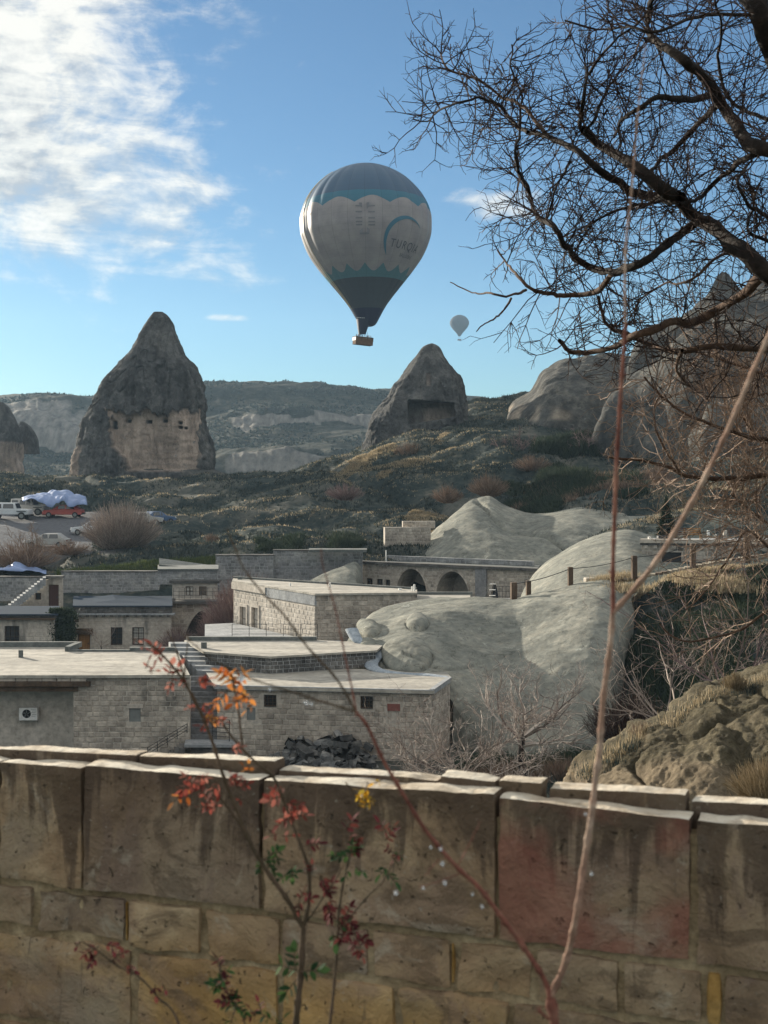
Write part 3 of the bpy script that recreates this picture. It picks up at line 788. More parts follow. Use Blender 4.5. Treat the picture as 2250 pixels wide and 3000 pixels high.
class Wall:
    """vertical wall face from a to b (left to right seen from outside)"""
    def __init__(s, a, b, z0, z1):
        s.a = Vector((a[0], a[1], 0)); s.b = Vector((b[0], b[1], 0)); s.z0, s.z1 = z0, z1
        d = s.b - s.a; s.L = d.length; s.d = d / s.L; s.n = Vector((s.d.y, -s.d.x, 0))
        s.rot = math.atan2(s.d.y, s.d.x); s.H = z1 - z0
    @classmethod
    def px(c, pxa, da, pxb, db, z0, z1):
        return c(((pxa - CX) / F * da, da), ((pxb - CX) / F * db, db), z0, z1)
    def pt(s, u, v, out=0.0):
        p = s.a + s.d * u + s.n * out
        return Vector((p.x, p.y, s.z0 + v))
    def up(s, px):
        t = (px - CX) / F
        return (t * s.a.y - s.a.x) / (s.d.x - t * s.d.y)
    def vp(s, px, py):
        y = s.a.y + s.d.y * s.up(px)
        return (HY - py) / F * y - s.z0
    def rect(s, x0, x1, y0, y1):
        """photograph rectangle -> (u0, u1, v0, v1)"""
        m = (x0 + x1) / 2
        return (s.up(x0), s.up(x1), s.vp(m, y1), s.vp(m, y0))
    def slab(s, mb, u0, u1, v0, v1, o0, o1):
        vs = [s.pt(u, v, o) for u in (u0, u1) for o in (o0, o1) for v in (v0, v1)]
        mb.add(vs, [(0, 1, 3, 2), (4, 6, 7, 5), (0, 4, 5, 1), (2, 3, 7, 6), (0, 2, 6, 4), (1, 5, 7, 3)])
        return mb

def arch_h(u, u0, u1, v0, v1, pointed):
    x = abs((u - (u0 + u1) / 2) / ((u1 - u0) / 2)); x = min(1, x)
    k = math.sqrt(max(0, 1 - x * x))
    if pointed: k = k * .55 + (1 - x ** 1.5) * .45
    return v0 + (v1 - v0) * k

def masonry(root, W, sw, sh, mat, backing, openings=(), arches=(), seed=1, th=0.35, budget=None, trim=0.0, name='wall', only_back=False, proud=0.035, skip=0.0):
    """backing wall with real openings + individually laid stones"""
    r = random.Random(seed)
    mb = MB()
    us = sorted({0, W.L} | {min(max(q, 0), W.L) for o in list(openings) + [a[:4] for a in arches] for q in o[:2]})
    vs = sorted({0, W.H} | {min(max(q, 0), W.H) for o in list(openings) + [a[:4] for a in arches] for q in o[2:4]})
    rects = list(openings) + [a[:4] for a in arches]
    for i in range(len(us) - 1):
        for j in range(len(vs) - 1):
            cu, cv = (us[i] + us[i + 1]) / 2, (vs[j] + vs[j + 1]) / 2
            if any(o[0] < cu < o[1] and o[2] < cv < o[3] for o in rects): continue
            W.slab(mb, us[i], us[i + 1], vs[j], vs[j + 1], -0.01, -th)
    for (u0, u1, v0, v1, pointed) in arches:
        K = 18
        for k in range(K):
            ua, ub = u0 + (u1 - u0) * k / K, u0 + (u1 - u0) * (k + 1) / K
            ha, hb = arch_h(ua, u0, u1, v0, v1, pointed), arch_h(ub, u0, u1, v0, v1, pointed)
            vv = [W.pt(ua, ha, -.01), W.pt(ub, hb, -.01), W.pt(ub, v1, -.01), W.pt(ua, v1, -.01)]
            vb = [W.pt(ua, ha, -th), W.pt(ub, hb, -th), W.pt(ub, v1, -th), W.pt(ua, v1, -th)]
            mb.add(vv + vb, [(0, 1, 2, 3), (4, 7, 6, 5), (0, 4, 5, 1), (2, 6, 7, 3)])
    mb.build(name, backing, root)
    if only_back: return
    items = []
    v = 0.0
    while v < W.H - 0.05:
        h = min(sh * r.uniform(.92, 1.08), W.H - v)
        if W.H - v - h < sh * .4: h = W.H - v
        u = -r.uniform(0, sw)
        while u < W.L:
            w_ = sw * r.uniform(.7, 1.35)
            a, b = max(u, 0), min(u + w_, W.L)
            if b - a > .06:
                bad = False
                for o in rects:
                    if a < o[1] - .01 and b > o[0] + .01 and v < o[3] - .01 and v + h > o[2] + .01: bad = True
                if bad:
                    if all(arch_h(q, *A) <= v or not (A[0] < q < A[1]) for A in arches for q in (a, a * .75 + b * .25, (a + b) / 2, a * .25 + b * .75, b)):
                        if not any(a < o[1] and b > o[0] and v < o[3] and v + h > o[2] for o in openings): bad = False
                if not bad and r.random() >= skip:
                    items.append((a, b, v, v + h))
            u += w_
        v += h
    # trim pieces hidden above visible range handled by caller through z limits
    n = len(items)
    keep = min(n, budget if budget is not None else 280)
    step_ = items
    if keep < n:
        step_ = sorted(items, key=lambda q: -(q[1] - q[0]) * (q[3] - q[2]))[:keep]
        rest = [q for q in items if q not in set(step_)]
    else: rest = []
    gap = 0.018
    for (a, b, v0, v1) in step_:
        me, _, _ = stone_mesh(r.randrange(6), mat)
        o = bpy.data.objects.new('stone', me)
        dep = .09
        pr = r.uniform(.2, 1) * proud
        p = W.pt((a + b) / 2, (v0 + v1) / 2, pr - dep / 2)
        o.location = p; o.rotation_euler = (r.uniform(-.02, .02), r.uniform(-.012, .012), W.rot)
        o.scale = (b - a - gap, dep, v1 - v0 - gap)
        link(o, root)
    if rest:
        m2 = MB()
        for (a, b, v0, v1) in rest:
            _, V, Fc = stone_mesh(r.randrange(6), mat)
            pr = r.uniform(.2, 1) * proud
            m2.add([W.pt((a + b) / 2 + x * (b - a - gap), (v0 + v1) / 2 + z * (v1 - v0 - gap), pr - .045 - y * .09) for x, y, z in V], Fc)
        tag(m2.build('stone_courses', mat, root), kind='stuff')

def window(root, W, rc, frame=None, pane=None, bars=(2, 3), depth=.16, grille=False, sill=False, fw=.05):
    u0, u1, v0, v1 = rc
    f = MB()
    for (a, b, c, d) in ((u0, u0 + fw, v0, v1), (u1 - fw, u1, v0, v1), (u0 + fw, u1 - fw, v0, v0 + fw), (u0 + fw, u1 - fw, v1 - fw, v1)):
        W.slab(f, a, b, c, d, -depth + .05, -depth - .03)
    for k in range(1, bars[0]):
        u = u0 + (u1 - u0) * k / bars[0]; W.slab(f, u - .02, u + .02, v0 + fw, v1 - fw, -depth + .04, -depth - .02)
    for k in range(1, bars[1]):
        v = v0 + (v1 - v0) * k / bars[1]; W.slab(f, u0 + fw, u1 - fw, v - .017, v + .017, -depth + .036, -depth - .016)
    fo = f.build('window', frame or MAT['wood'], root)
    g = MB(); W.slab(g, u0 + .01, u1 - .01, v0 + .01, v1 - .01, -depth - .035, -depth - .05)
    g.build('pane', pane or MAT['glass'], fo)
    if grille:
        q = MB(); n = max(3, int((u1 - u0) / .13))
        for k in range(n + 1):
            u = u0 + (u1 - u0) * k / n; q.bar(W.pt(u, v0, .01), W.pt(u, v1, .01), .012)
        n = max(3, int((v1 - v0) / .2))
        for k in range(n + 1):
            v = v0 + (v1 - v0) * k / n; q.bar(W.pt(u0, v, .012), W.pt(u1, v, .012), .012)
        q.build('grille', MAT['iron'], fo)
    if sill:
        q = MB(); W.slab(q, u0 - .06, u1 + .06, v0 - .09, v0 - .005, .07, -.1); q.build('sill', MAT['plaster'], fo)
    return fo

def door(root, W, rc, mat, depth=.15):
    u0, u1, v0, v1 = rc
    q = MB(); W.slab(q, u0 + .06, u1 - .06, v0, v1 - .06, -depth, -depth - .05)
    n = 4
    for k in range(n):
        a = u0 + .08 + (u1 - u0 - .16) * k / n; b = u0 + .08 + (u1 - u0 - .16) * (k + 1) / n - .02
        W.slab(q, a, b, v0 + .05, v1 - .1, -depth + .02, -depth - .001)
    d = q.build('door', mat, root)
    f = MB()
    for (a, b, c, e) in ((u0, u0 + .06, v0, v1), (u1 - .06, u1, v0, v1), (u0 + .06, u1 - .06, v1 - .06, v1)): W.slab(f, a, b, c, e, -depth + .05, -depth - .06)
    f.build('frame', MAT['wood'], d)
    h = MB(); h.box(W.pt(u1 - .16, v0 + (v1 - v0) * .48, -depth + .05), (.05, .05, .12)); h.build('handle', MAT['iron'], d)
    return d

def pxy(px, d): return ((px - CX) / F * d, d)

def slabpoly(root, name, mat, pts, z1, th=.15):
    m = MB(); m.prism([pxy(p, d) for p, d in pts], z1 - th, z1)
    return m.build(name, mat, root)

def railing(root_label, pts, h, n, group=None, mat=None, rails=3, name='railing'):
    """pts: two world points at floor level; posts and rails"""
    a, b = Vector(pts[0]), Vector(pts[1])
    rt = empty(name, a); tag(rt, root_label, 'railing', group)
    for k in range(n + 1):
        p = a.lerp(b, k / n); MB().bar(p, p + Vector((0, 0, h)), .022).build('post', mat or MAT['iron'], rt)
    for k in range(rails):
        z = h * (k + 1) / rails
        MB().bar(a + Vector((0, 0, z)), b + Vector((0, 0, z)), .018).build('rail', mat or MAT['iron'], rt)
    return rt

# ---- A: flat-roofed house at the front left
zA = Z(1976, 62)
A = empty('stone_house', P(300, 2220, 62)); tag(A, 'flat-roofed stone house at front left with an air conditioner under its eave', 'house', 'stone houses')
wA = Wall.px(215, 62, 556, 62, -12.7, zA - .12)
opA = wA.rect(378, 412, 2075, 2115)
masonry(A, wA, .37, .235, MAT['stone'], MAT['mortar'], [opA], seed=3, budget=255)
q = MB(); wA.slab(q, *opA, -.06, -.09); q.build('blocked_window', MAT['grey'], A)
q = MB(); wA.slab(q, opA[0] - .08, opA[1] + .12, opA[3] + .01, opA[3] + .2, .05, -.05); q.build('lintel', MAT['plaster'], A)
wAr = Wall.px(-450, 63.4, 216, 63.4, -12.7, zA - .12)
masonry(A, wAr, .4, .24, MAT['plaster'], MAT['plaster'], seed=4, only_back=True, name='recessed_wall')
wE = Wall.px(556, 62.01, 519, 70.2, -12.7, zA - .12)     # hidden flank closing the house beside the steps
q = MB(); q.prism([pxy(215, 62.36), pxy(554, 62.36), pxy(518, 70.1), pxy(330, 70.1), pxy(215, 63.7)], -12.7, zA - .16); q.build('core', MAT['mortar'], A)
slabpoly(A, 'roof', MAT['roof'], [(-480, 61.75), (240, 61.75), (556, 61.9), (519, 70.3), (238, 70.3), (188, 72.3), (-480, 72.3)], zA, .13)
# lintel course and dark timber board under the roof edge at left
for x0, x1 in ((-450, -300), (-298, -150), (-148, -20), (-18, 44), (46, 78), (80, 122), (124, 165), (167, 205), (207, 252)):
    q = MB(); ww = Wall.px(x0, 61.80, x1, 61.80, Z(1996, 61.8), zA - .135); ww.slab(q, 0, ww.L, 0, ww.H, 0, -.5)
    q.build('lintel_block', MAT['stone'], A)
q = MB(); ww = Wall.px(-450, 61.72, 262, 61.72, Z(2012, 61.7), Z(1997, 61.7) - .004); ww.slab(q, 0, ww.L, 0, ww.H, 0, -.6); q.build('eave_board', MAT['wood'], A)
q = MB(); ww = Wall.px(-450, 61.9, 228, 61.9, Z(2026, 61.9), Z(2013, 61.9) - .004); ww.slab(q, 0, ww.L, 0, ww.H, 0, -.7); q.build('eave_board', MAT['wood'], A)
for (x0, x1, d0, d1, h) in ((-480, 226, 72.0, 72.3, .27), (192, 380, 70.15, 70.4, .09), (380, 520, 70.2, 70.55, .2)):
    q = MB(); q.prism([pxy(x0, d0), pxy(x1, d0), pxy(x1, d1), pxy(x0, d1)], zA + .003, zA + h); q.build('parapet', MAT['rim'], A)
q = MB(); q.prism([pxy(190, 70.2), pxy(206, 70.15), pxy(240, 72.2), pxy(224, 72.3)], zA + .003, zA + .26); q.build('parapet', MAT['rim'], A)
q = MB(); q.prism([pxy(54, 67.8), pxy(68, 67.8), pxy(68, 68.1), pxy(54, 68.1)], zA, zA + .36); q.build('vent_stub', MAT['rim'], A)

ac = empty('air_conditioner', P(85, 2110, 63.2)); tag(ac, 'white air conditioner on the shaded wall of the front left house', 'air conditioner')
q = MB(); q.box(P(85, 2091, 63.1), (.84, .32, .58)); q.build('casing', MAT['white'], ac, bevel=.02)
fc = P(78, 2091, 62.93)
q = MB(); q.add([fc + Vector((math.cos(k * .3927) * .2, -.012, math.sin(k * .3927) * .2)) for k in range(16)], [tuple(range(16))]); q.build('fan_grille', MAT['dark'], ac)
q = MB(); [q.bar(fc + Vector((math.cos(k * 1.2566) * .04, -.02, math.sin(k * 1.2566) * .04)), fc + Vector((math.cos(k * 1.2566 + .4) * .18, -.02, math.sin(k * 1.2566 + .4) * .18)), .02) for k in range(5)]; q.build('fan', MAT['grey'], ac)
q = MB(); [q.box(P(98 + 5 * (k % 2) * .5, 2078 + 5 * k, 62.93), (.2, .02, .015)) for k in range(5)]; q.build('vent_slats', MAT['grey'], ac)
q = MB(); q.bar(P(60, 2114, 63.1), P(60, 2114, 63.4), .02); q.bar(P(110, 2114, 63.1), P(110, 2114, 63.4), .02); q.build('bracket', MAT['iron'], ac)

# ---- stairs between the two front houses
st = empty('stone_stairs', P(590, 2170, 62)); tag(st, 'narrow dark stone stairs climbing between the two front houses', 'stairs', 'outdoor stairs')
for k in range(12):
    d = 62.5 + k * .3; z = -11.75 + k * .2
    q = MB(); q.prism([pxy(557, d), pxy(636, d), pxy(634, d + .32), pxy(556, d + .32)], z - .6, z); q.build('step', MAT['bluestone'], st)
q = MB(); q.prism([pxy(540, 60.8), pxy(695, 60.8), pxy(690, 62.0), pxy(557, 62.0), pxy(557, 62.4), pxy(545, 62.4)], -11.98, -11.85); q.build('landing', MAT['cement'], st)
q = MB(); q.prism([pxy(560, 61.1), pxy(690, 61.1), pxy(690, 61.9), pxy(560, 61.9)], -12.8, -11.98); q.build('landing_wall', MAT['darkstone'], st)
for k in range(5):
    q = MB(); x1 = 541 - k * 15; q.prism([pxy(x1 - 16, 60.8), pxy(x1, 60.8), pxy(x1, 61.9), pxy(x1 - 16, 61.9)], -12.9, -12.0 - k * .16); q.build('step', MAT['darkstone'], st)
rl = railing('thin sloping iron handrail beside the dark lower steps', [P(432, 2218, 60.9), P(548, 2148, 60.9)], .42, 4, 'railings'); 
rl2 = railing('short iron railing at the stair landing by the right house', [P(622, 2168, 60.9), P(672, 2172, 60.9)], .95, 1, 'railings', rails=5)

# ---- B: long low stone house in the front middle
zB = -9.4
B = empty('stone_house', P(950, 2220, 61)); tag(B, 'long low stone house with two small barred windows behind the rubble heap', 'house', 'stone houses')
wB = Wall.px(636, 62.1, 1265, 60.6, -12.8, zB - .13)
rB = [wB.rect(774, 809, 2036, 2070), wB.rect(1057, 1092, 2040, 2076), wB.rect(723, 748, 2074, 2110), wB.rect(1137, 1170, 2066, 2124)]
masonry(B, wB, .36, .24, MAT['stone'], MAT['mortar'], rB, seed=5, budget=250)
window(B, wB, rB[0], MAT['wood'], MAT['glass'], (3, 3), .14, True)
window(B, wB, rB[1], MAT['wood'], MAT['glass'], (3, 3), .14, True)
q = MB(); wB.slab(q, *rB[2], -.05, -.08); q.build('blocked_window', MAT['grey'], B)
q = MB(); u = rB[3]; wB.slab(q, u[0], u[1], u[2], u[3] - .26, -.05, -.08); q.build('blocked_window', MAT['plaster'], B)
q = MB(); wB.slab(q, u[0] - .03, u[1] + .03, u[3] - .25, u[3] + .06, .03, -.08); q.build('lintel', MAT['red'], B)
wBr = Wall.px(1265, 60.62, 1318, 64.2, -12.8, zB - .13)
masonry(B, wBr, .36, .24, MAT['stone'], MAT['mortar'], seed=6, budget=40)
wBl = Wall.px(622, 66.3, 636, 62.12, -12.8, zB - .13)
q = MB(); q.prism([pxy(637, 62.5), pxy(1262, 61.0), pxy(1308, 64.2), pxy(1290, 66.5), pxy(636, 66.5)], -12.8, zB - .14); q.build('core', MAT['mortar'], B)
slabpoly(B, 'roof', MAT['roof'], [(628, 61.9), (1270, 60.35), (1324, 64.2), (1302, 67.2), (596, 67.6)], zB, .13)
q = MB(); ww = Wall.px(630, 61.92, 1268, 60.42, zB - .13, zB + .035); ww.slab(q, 0, ww.L, -.02, ww.H, .03, -.14); q.build('roof_edge', MAT['cement'], B)
q = MB(); ww = Wall.px(1270, 60.45, 1322, 64.2, zB - .13, zB + .06); ww.slab(q, 0.05, ww.L, -.02, ww.H, .03, -.2); q.build('roof_edge', MAT['cement'], B)

# ---- C: wedge-shaped upper terrace standing on B's roof
zC = Z(1923, 65.6)
Cc = empty('stone_terrace', P(850, 1975, 67)); tag(Cc, 'wedge-shaped raised roof terrace of dark stone behind the long low house', 'terrace')
w1 = Wall.px(600, 67.5, 793, 65.7, zB + .003, zC - .1); w2 = Wall.px(793, 65.7, 1101, 68.1, zB + .003, zC - .1)
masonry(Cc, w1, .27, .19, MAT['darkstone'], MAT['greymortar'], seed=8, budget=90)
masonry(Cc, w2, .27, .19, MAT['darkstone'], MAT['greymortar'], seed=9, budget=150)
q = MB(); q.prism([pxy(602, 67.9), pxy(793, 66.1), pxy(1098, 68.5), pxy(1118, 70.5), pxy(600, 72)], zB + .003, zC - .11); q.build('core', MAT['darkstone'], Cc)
slabpoly(Cc, 'roof', MAT['roof'], [(596, 67.4), (793, 65.55), (1104, 67.95), (1128, 70.8), (928, 72.2), (540, 72.2)], zC, .1)
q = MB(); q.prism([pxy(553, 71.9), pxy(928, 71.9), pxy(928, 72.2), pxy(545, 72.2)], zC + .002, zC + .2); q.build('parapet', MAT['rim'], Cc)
q = MB(); q.prism([pxy(589, 68.6), pxy(606, 68.6), pxy(606, 68.95), pxy(589, 68.95)], zC, zC + .3); q.build('vent_stub', MAT['rim'], Cc)
s2 = empty('roof_steps', P(560, 1960, 69)); tag(s2, 'short flight of shaded cement steps joining the two front roofs', 'stairs', 'outdoor stairs')
for k in range(7):
    d = 71.6 - k * .78; z = zC - .02 - k * .125; x0 = 500 + k * 13
    q = MB(); q.prism([pxy(x0, d - .78), pxy(x0 + 92, d - .78), pxy(x0 + 84, d - .01), pxy(x0 - 6, d - .01)], z - .7, z); q.build('step', MAT['cement'], s2)

# ---- D: house with the sunlit plastered wall
zD = -7.08
D = empty('stone_house', P(950, 1880, 84)); tag(D, 'stone house with a sunlit plaster wall and two tall narrow windows', 'house', 'stone houses')
d1 = Wall.px(684, 94.5, 923, 84, -10.6, zD - .12); d2 = Wall.px(923, 84, 1218, 84.6, -10.6, zD - .12)
rD = [d1.rect(704, 722, 1778, 1850), d1.rect(738, 757, 1780, 1855)]
masonry(D, d1, .55, .3, MAT['plaster'], MAT['plaster'], rD, seed=11, budget=120, proud=.008)
masonry(D, d2, .42, .27, MAT['stone'], MAT['mortar'], seed=12, budget=170)
for rc in rD: window(D, d1, rc, MAT['wood'], MAT['curtain'], (1, 2), .2, sill=True)
for rc in rD:
    q = MB(); u0, u1, v0, v1 = rc
    for (a, b, c, e) in ((u0 - .16, u0 - .004, v0, v1), (u1 + .004, u1 + .16, v0, v1), (u0 - .16, u1 + .16, v1 + .004, v1 + .2)): d1.slab(q, a, b, c, e, .05, -.02)
    q.build('surround', MAT['plaster'], D)
q = MB(); d1.slab(q, -.12, d1.L * .43, d1.H - .45, d1.H + .0, .10, -.1); q.build('cornice', MAT['plaster'], D)
q = MB(); d1.slab(q, d1.L * .43 + .01, d1.L + .05, d1.H - .62, d1.H, .06, -.1); q.build('cornice', MAT['cement'], D)
q = MB(); q.prism([pxy(686, 94.8), pxy(923, 84.4), pxy(1215, 85), pxy(1215, 88), pxy(700, 98)], -10.6, zD - .13); q.build('core', MAT['mortar'], D)
slabpoly(D, 'roof', MAT['roof'], [(680, 94.5), (923, 83.8), (1222, 84.45), (1222, 87.0), (684, 97)], zD, .12)
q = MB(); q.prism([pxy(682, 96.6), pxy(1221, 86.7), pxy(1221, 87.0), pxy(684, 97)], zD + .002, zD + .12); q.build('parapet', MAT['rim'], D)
for px_, dd_, h_, r__ in ((966, 88.3, .34, .07), (850, 89.5, .2, .06), (1207, 85.6, .3, .05), (1214, 85.6, .42, .06), (1172, 86.5, .1, .12)):
    q = MB(); x_, y_ = pxy(px_, dd_); q.bar((x_, y_, zD), (x_, y_, zD + h_), r__, 8); q.build('vent_pipe', MAT['white'], D)
q = MB(); q.box((*pxy(703, 95.5), zD + .1), (.3, .3, .2)); q.build('roof_hatch', MAT['rim'], D)
D2 = empty('low_annex', P(1290, 1770, 86)); tag(D2, 'low annex with a weedy roof edge between the plaster house and the rock', 'house', 'stone houses')
w_ = Wall.px(1222, 85.2, 1375, 85.2, -9.6, -7.62); masonry(D2, w_, .4, .25, MAT['stone'], MAT['mortar'], seed=13, budget=60)
slabpoly(D2, 'roof', MAT['roof'], [(1220, 85), (1378, 85), (1378, 88.2), (1222, 88.2)], -7.52, .1)
q = MB(); q.prism([pxy(1222, 88.2), pxy(1384, 88.2), pxy(1384, 88.5), pxy(1222, 88.5)], -7.7, -7.36); q.build('parapet', MAT['rim'], D2)
slab_t = empty('terrace', P(800, 1885, 80)); tag(slab_t, 'narrow paved terrace in front of the sunlit plaster wall', 'terrace')
slabpoly(slab_t, 'paving', MAT['cement'], [(600, 73), (1010, 73), (1000, 83.9), (921, 83.6), (684, 93.9), (600, 93)], -9.95, .4)
railing('thin iron railing in front of the sunlit plaster wall', [P(680, 1872, 82.5), P(930, 1872, 82.5)], .9, 5, 'railings')

# ---- E: middle row houses
E = empty('stone_house', P(360, 1920, 100)); tag(E, 'mid-slope house with an orange wooden door and two tall barred windows', 'house', 'stone houses')
wEe = Wall.px(214, 100, 500, 100, -13.3, Z(1801, 100))
rE = [wEe.rect(325, 358, 1838, 1889), wEe.rect(388, 421, 1838, 1889), wEe.rect(228, 264, 1857, 1912)]
masonry(E, wEe, .5, .3, MAT['plaster'], MAT['plaster'], rE, seed=15, budget=200, proud=.01)
window(E, wEe, rE[0], MAT['wood'], MAT['glass'], (2, 3), .15, True); window(E, wEe, rE[1], MAT['wood'], MAT['curtain'], (2, 3), .15, True)
door(E, wEe, rE[2], MAT['door'])
q = MB(); wEe.slab(q, *wEe.rect(222, 273, 1848, 1857), .35, -.02); wEe.slab(q, *wEe.rect(222, 273, 1841, 1847.6), .15, -.02); q.build('door_canopy', MAT['wood'], E)
q = MB(); wEe.slab(q, *wEe.rect(219, 231, 1813, 1823), .02, -.02); q.build('name_plate', MAT['wood'], E)
q = MB(); wEe.slab(q, -.2, wEe.L + .3, wEe.H - .0, wEe.H + .12, .35, -.3); q.build('eave_slab', MAT['cement'], E)
for k in range(12):
    q = MB(); u = .4 + k * .59; wEe.slab(q, u, u + .16, wEe.H - .14, wEe.H - .003, .28, -.02); q.build('beam_end', MAT['darkstone'], E)
w_ = Wall.px(213, 99.95, 503, 99.95, Z(1801, 100) + .122, Z(1776, 100)); masonry(E, w_, .45, .26, MAT['darkstone'], MAT['darkstone'], seed=16, budget=60)
slabpoly(E, 'roof', MAT['tarpblue'], [(213, 99.8), (505, 99.8), (505, 108), (215, 108)], Z(1775, 99.8) + .02, .1)
q = MB(); q.add([P(240, 1772, 101), P(480, 1772, 101), P(500, 1758, 107), P(420, 1750, 106), P(330, 1742, 106), P(250, 1754, 106), P(340, 1756, 103.5)], [(0, 1, 6), (1, 2, 3, 6), (3, 4, 6), (4, 5, 6), (5, 0, 6)])
cv = q.build('roof_sheet', MAT['tarpblue']); sd = cv.modifiers.new('s', 'SOLIDIFY'); sd.thickness = .05
tag(cv, 'blue grey waterproof sheet heaped over the mid-slope house roof', 'tarp')
E2 = empty('stone_house', P(60, 1900, 98)); tag(E2, 'shaded house at far left with one wide barred window and dark eave', 'house', 'stone houses')
w_ = Wall.px(-400, 98, 160, 98, -13.2, Z(1815, 98)); r2 = [w_.rect(14, 56, 1834, 1880)]
masonry(E2, w_, .5, .3, MAT['plaster'], MAT['plaster'], r2, seed=17, budget=170, proud=.01)
window(E2, w_, r2[0], MAT['wood'], MAT['glass'], (3, 3), .15, True)
q = MB(); w_.slab(q, -.2, w_.L + .1, w_.H + .002, w_.H + .13, .35, -.3); q.build('eave_slab', MAT['wood'], E2)
w_ = Wall.px(-400, 97.9, 165, 97.9, Z(1815, 98) + .135, Z(1799, 98)); masonry(E2, w_, .5, .24, MAT['darkstone'], MAT['darkstone'], seed=18, budget=40)
slabpoly(E2, 'roof', MAT['tarpblue'], [(-400, 97.7), (170, 97.7), (175, 104), (-400, 104)], Z(1798, 98), .1)

# ---- F: upper left row with the diagonal stair
Fh = empty('stone_house', P(120, 1785, 111)); tag(Fh, 'small stone house with a brown door under a diagonal outside stair', 'house', 'stone houses')
w_ = Wall.px(58, 111, 182, 111, Z(1790, 111), Z(1692, 111)); r3 = [w_.rect(142, 172, 1713, 1784), w_.rect(103, 119, 1737, 1757)]
# gable cut by the stair: stepped backing
for k in range(8):
    a_, b_ = w_.up(58 + k * 10.5), w_.up(58 + (k + 1) * 10.5)
    top = w_.vp(80, 1775 - (k + .5) * 10.2)
    q = MB()
    o = r3[1]
    if b_ < o[0] or a_ > o[1]: w_.slab(q, a_, b_, 0, top, 0, -.4)
    else:
        w_.slab(q, a_, b_, 0, o[2], 0, -.4)
        if top > o[3]: w_.slab(q, a_, b_, o[3], top, 0, -.4)
    q.build('wall', MAT['plaster'], Fh)
q = MB(); w_.slab(q, w_.up(142), w_.L, r3[0][3], w_.H, 0, -.4); w_.slab(q, r3[0][1], w_.L, 0, r3[0][3], 0, -.4); q.build('wall', MAT['plaster'], Fh)
door(Fh, w_, r3[0], MAT['brown']); window(Fh, w_, r3[1], MAT['wood'], MAT['glass'], (1, 1), .12)
q = MB(); w_.slab(q, w_.up(132), w_.L + .1, w_.H + .002, w_.H + .15, .3, -.5); q.build('eave_slab', MAT['darkstone'], Fh)
sf = empty('stone_stairs', P(30, 1780, 110)); tag(sf, 'long diagonal shaded stair rising right to the terrace at far left', 'stairs', 'outdoor stairs')
for k in range(14):
    x0 = 16 + k * 8.4; y0 = 1776 - k * 6.6
    q = MB(); q.prism([pxy(x0, 109), pxy(x0 + 9, 109), pxy(x0 + 9, 110.6), pxy(x0, 110.6)], Z(y0 + 24, 110), Z(y0, 110)); q.build('step', MAT['cement'], sf)
def retaining(label, x0, d0, x1, d1_, ytop, ybot, seed, mats=('bluestone', 'greymortar'), sw=.36, sh=.26, budget=250, cat='wall', cap=True):
    r_ = empty('retaining_wall', P((x0 + x1) / 2, ybot, d0)); tag(r_, label, cat, 'retaining walls on the slope')
    w_ = Wall.px(x0, d0, x1, d1_, Z(ybot, d0), Z(ytop, d0))
    masonry(r_, w_, sw, sh, MAT[mats[0]], MAT[mats[1]], seed=seed, budget=budget, th=.6)
    if cap:
        q = MB(); w_.slab(q, -.05, w_.L + .05, w_.H + .002, w_.H + .10, .08, -.7); q.build('coping', MAT['darkstone'], r_)
    return r_
retaining('block wall at far left below the white covered car', -400, 117, 128, 116, 1690, 1790, 21)
retaining('long shaded block wall with grass along its top at left', 180, 117.5, 466, 117.5, 1676, 1765, 22)
retaining('dark block wall above the bare purple bush', 632, 116, 800, 116, 1628, 1740, 23, sw=.38)
retaining('higher dark block wall left of the arcade building', 801, 116.6, 1062, 116.6, 1614, 1740, 24, sw=.38)
retaining('stepped brown block wall on the grassy slope above the arcade', 1128, 124.5, 1262, 125.5, 1545, 1640, 25, ('stone', 'mortar'), .34, .28, 200, cap=False)
retaining('short brown block wall top step on the grassy slope', 1180, 126.2, 1275, 126.5, 1527, 1548, 26, ('stone', 'mortar'), .34, .28, 60, cap=False)

G = empty('stone_house', P(570, 1900, 105)); tag(G, 'two-level stone house with a big dark pointed arch under two small windows', 'house', 'stone houses')
g1 = Wall.px(500, 105, 652, 105, -13.3, Z(1768, 105)); ar = g1.rect(532, 648, 1790, 1905)
masonry(G, g1, .45, .3, MAT['stone'], MAT['mortar'], [], [(*ar, True)], seed=31, budget=110, th=.6, proud=.02)
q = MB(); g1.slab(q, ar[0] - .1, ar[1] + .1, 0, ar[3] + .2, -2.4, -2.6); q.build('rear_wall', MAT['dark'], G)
q = MB(); g1.slab(q, -.1, g1.L + .1, g1.H + .002, g1.H + .22, .45, -1.8); q.build('balcony', MAT['darkstone'], G)
g2 = Wall.px(505, 106, 636, 106, Z(1757, 105), Z(1708, 106)); r4 = [g2.rect(544, 566, 1718, 1745), g2.rect(583, 605, 1718, 1745)]
masonry(G, g2, .55, .3, MAT['plaster'], MAT['plaster'], r4, seed=32, budget=50, proud=.01)
window(G, g2, r4[0], MAT['wood'], MAT['curtain'], (2, 2), .12); window(G, g2, r4[1], MAT['wood'], MAT['glass'], (2, 2), .12)
q = MB(); g2.slab(q, -.2, g2.L + .2, g2.H + .002, g2.H + .2, .25, -1); q.build('eave_slab', MAT['darkstone'], G)
g3 = Wall.px(462, 107, 636, 107, Z(1708, 106) - .2, Z(1668, 107)); masonry(G, g3, .4, .26, MAT['bluestone'], MAT['greymortar'], seed=33, budget=60)
slabpoly(G, 'roof', MAT['rim'], [(462, 106.8), (640, 106.8), (640, 112), (462, 112)], Z(1667, 107) + .02, .12)
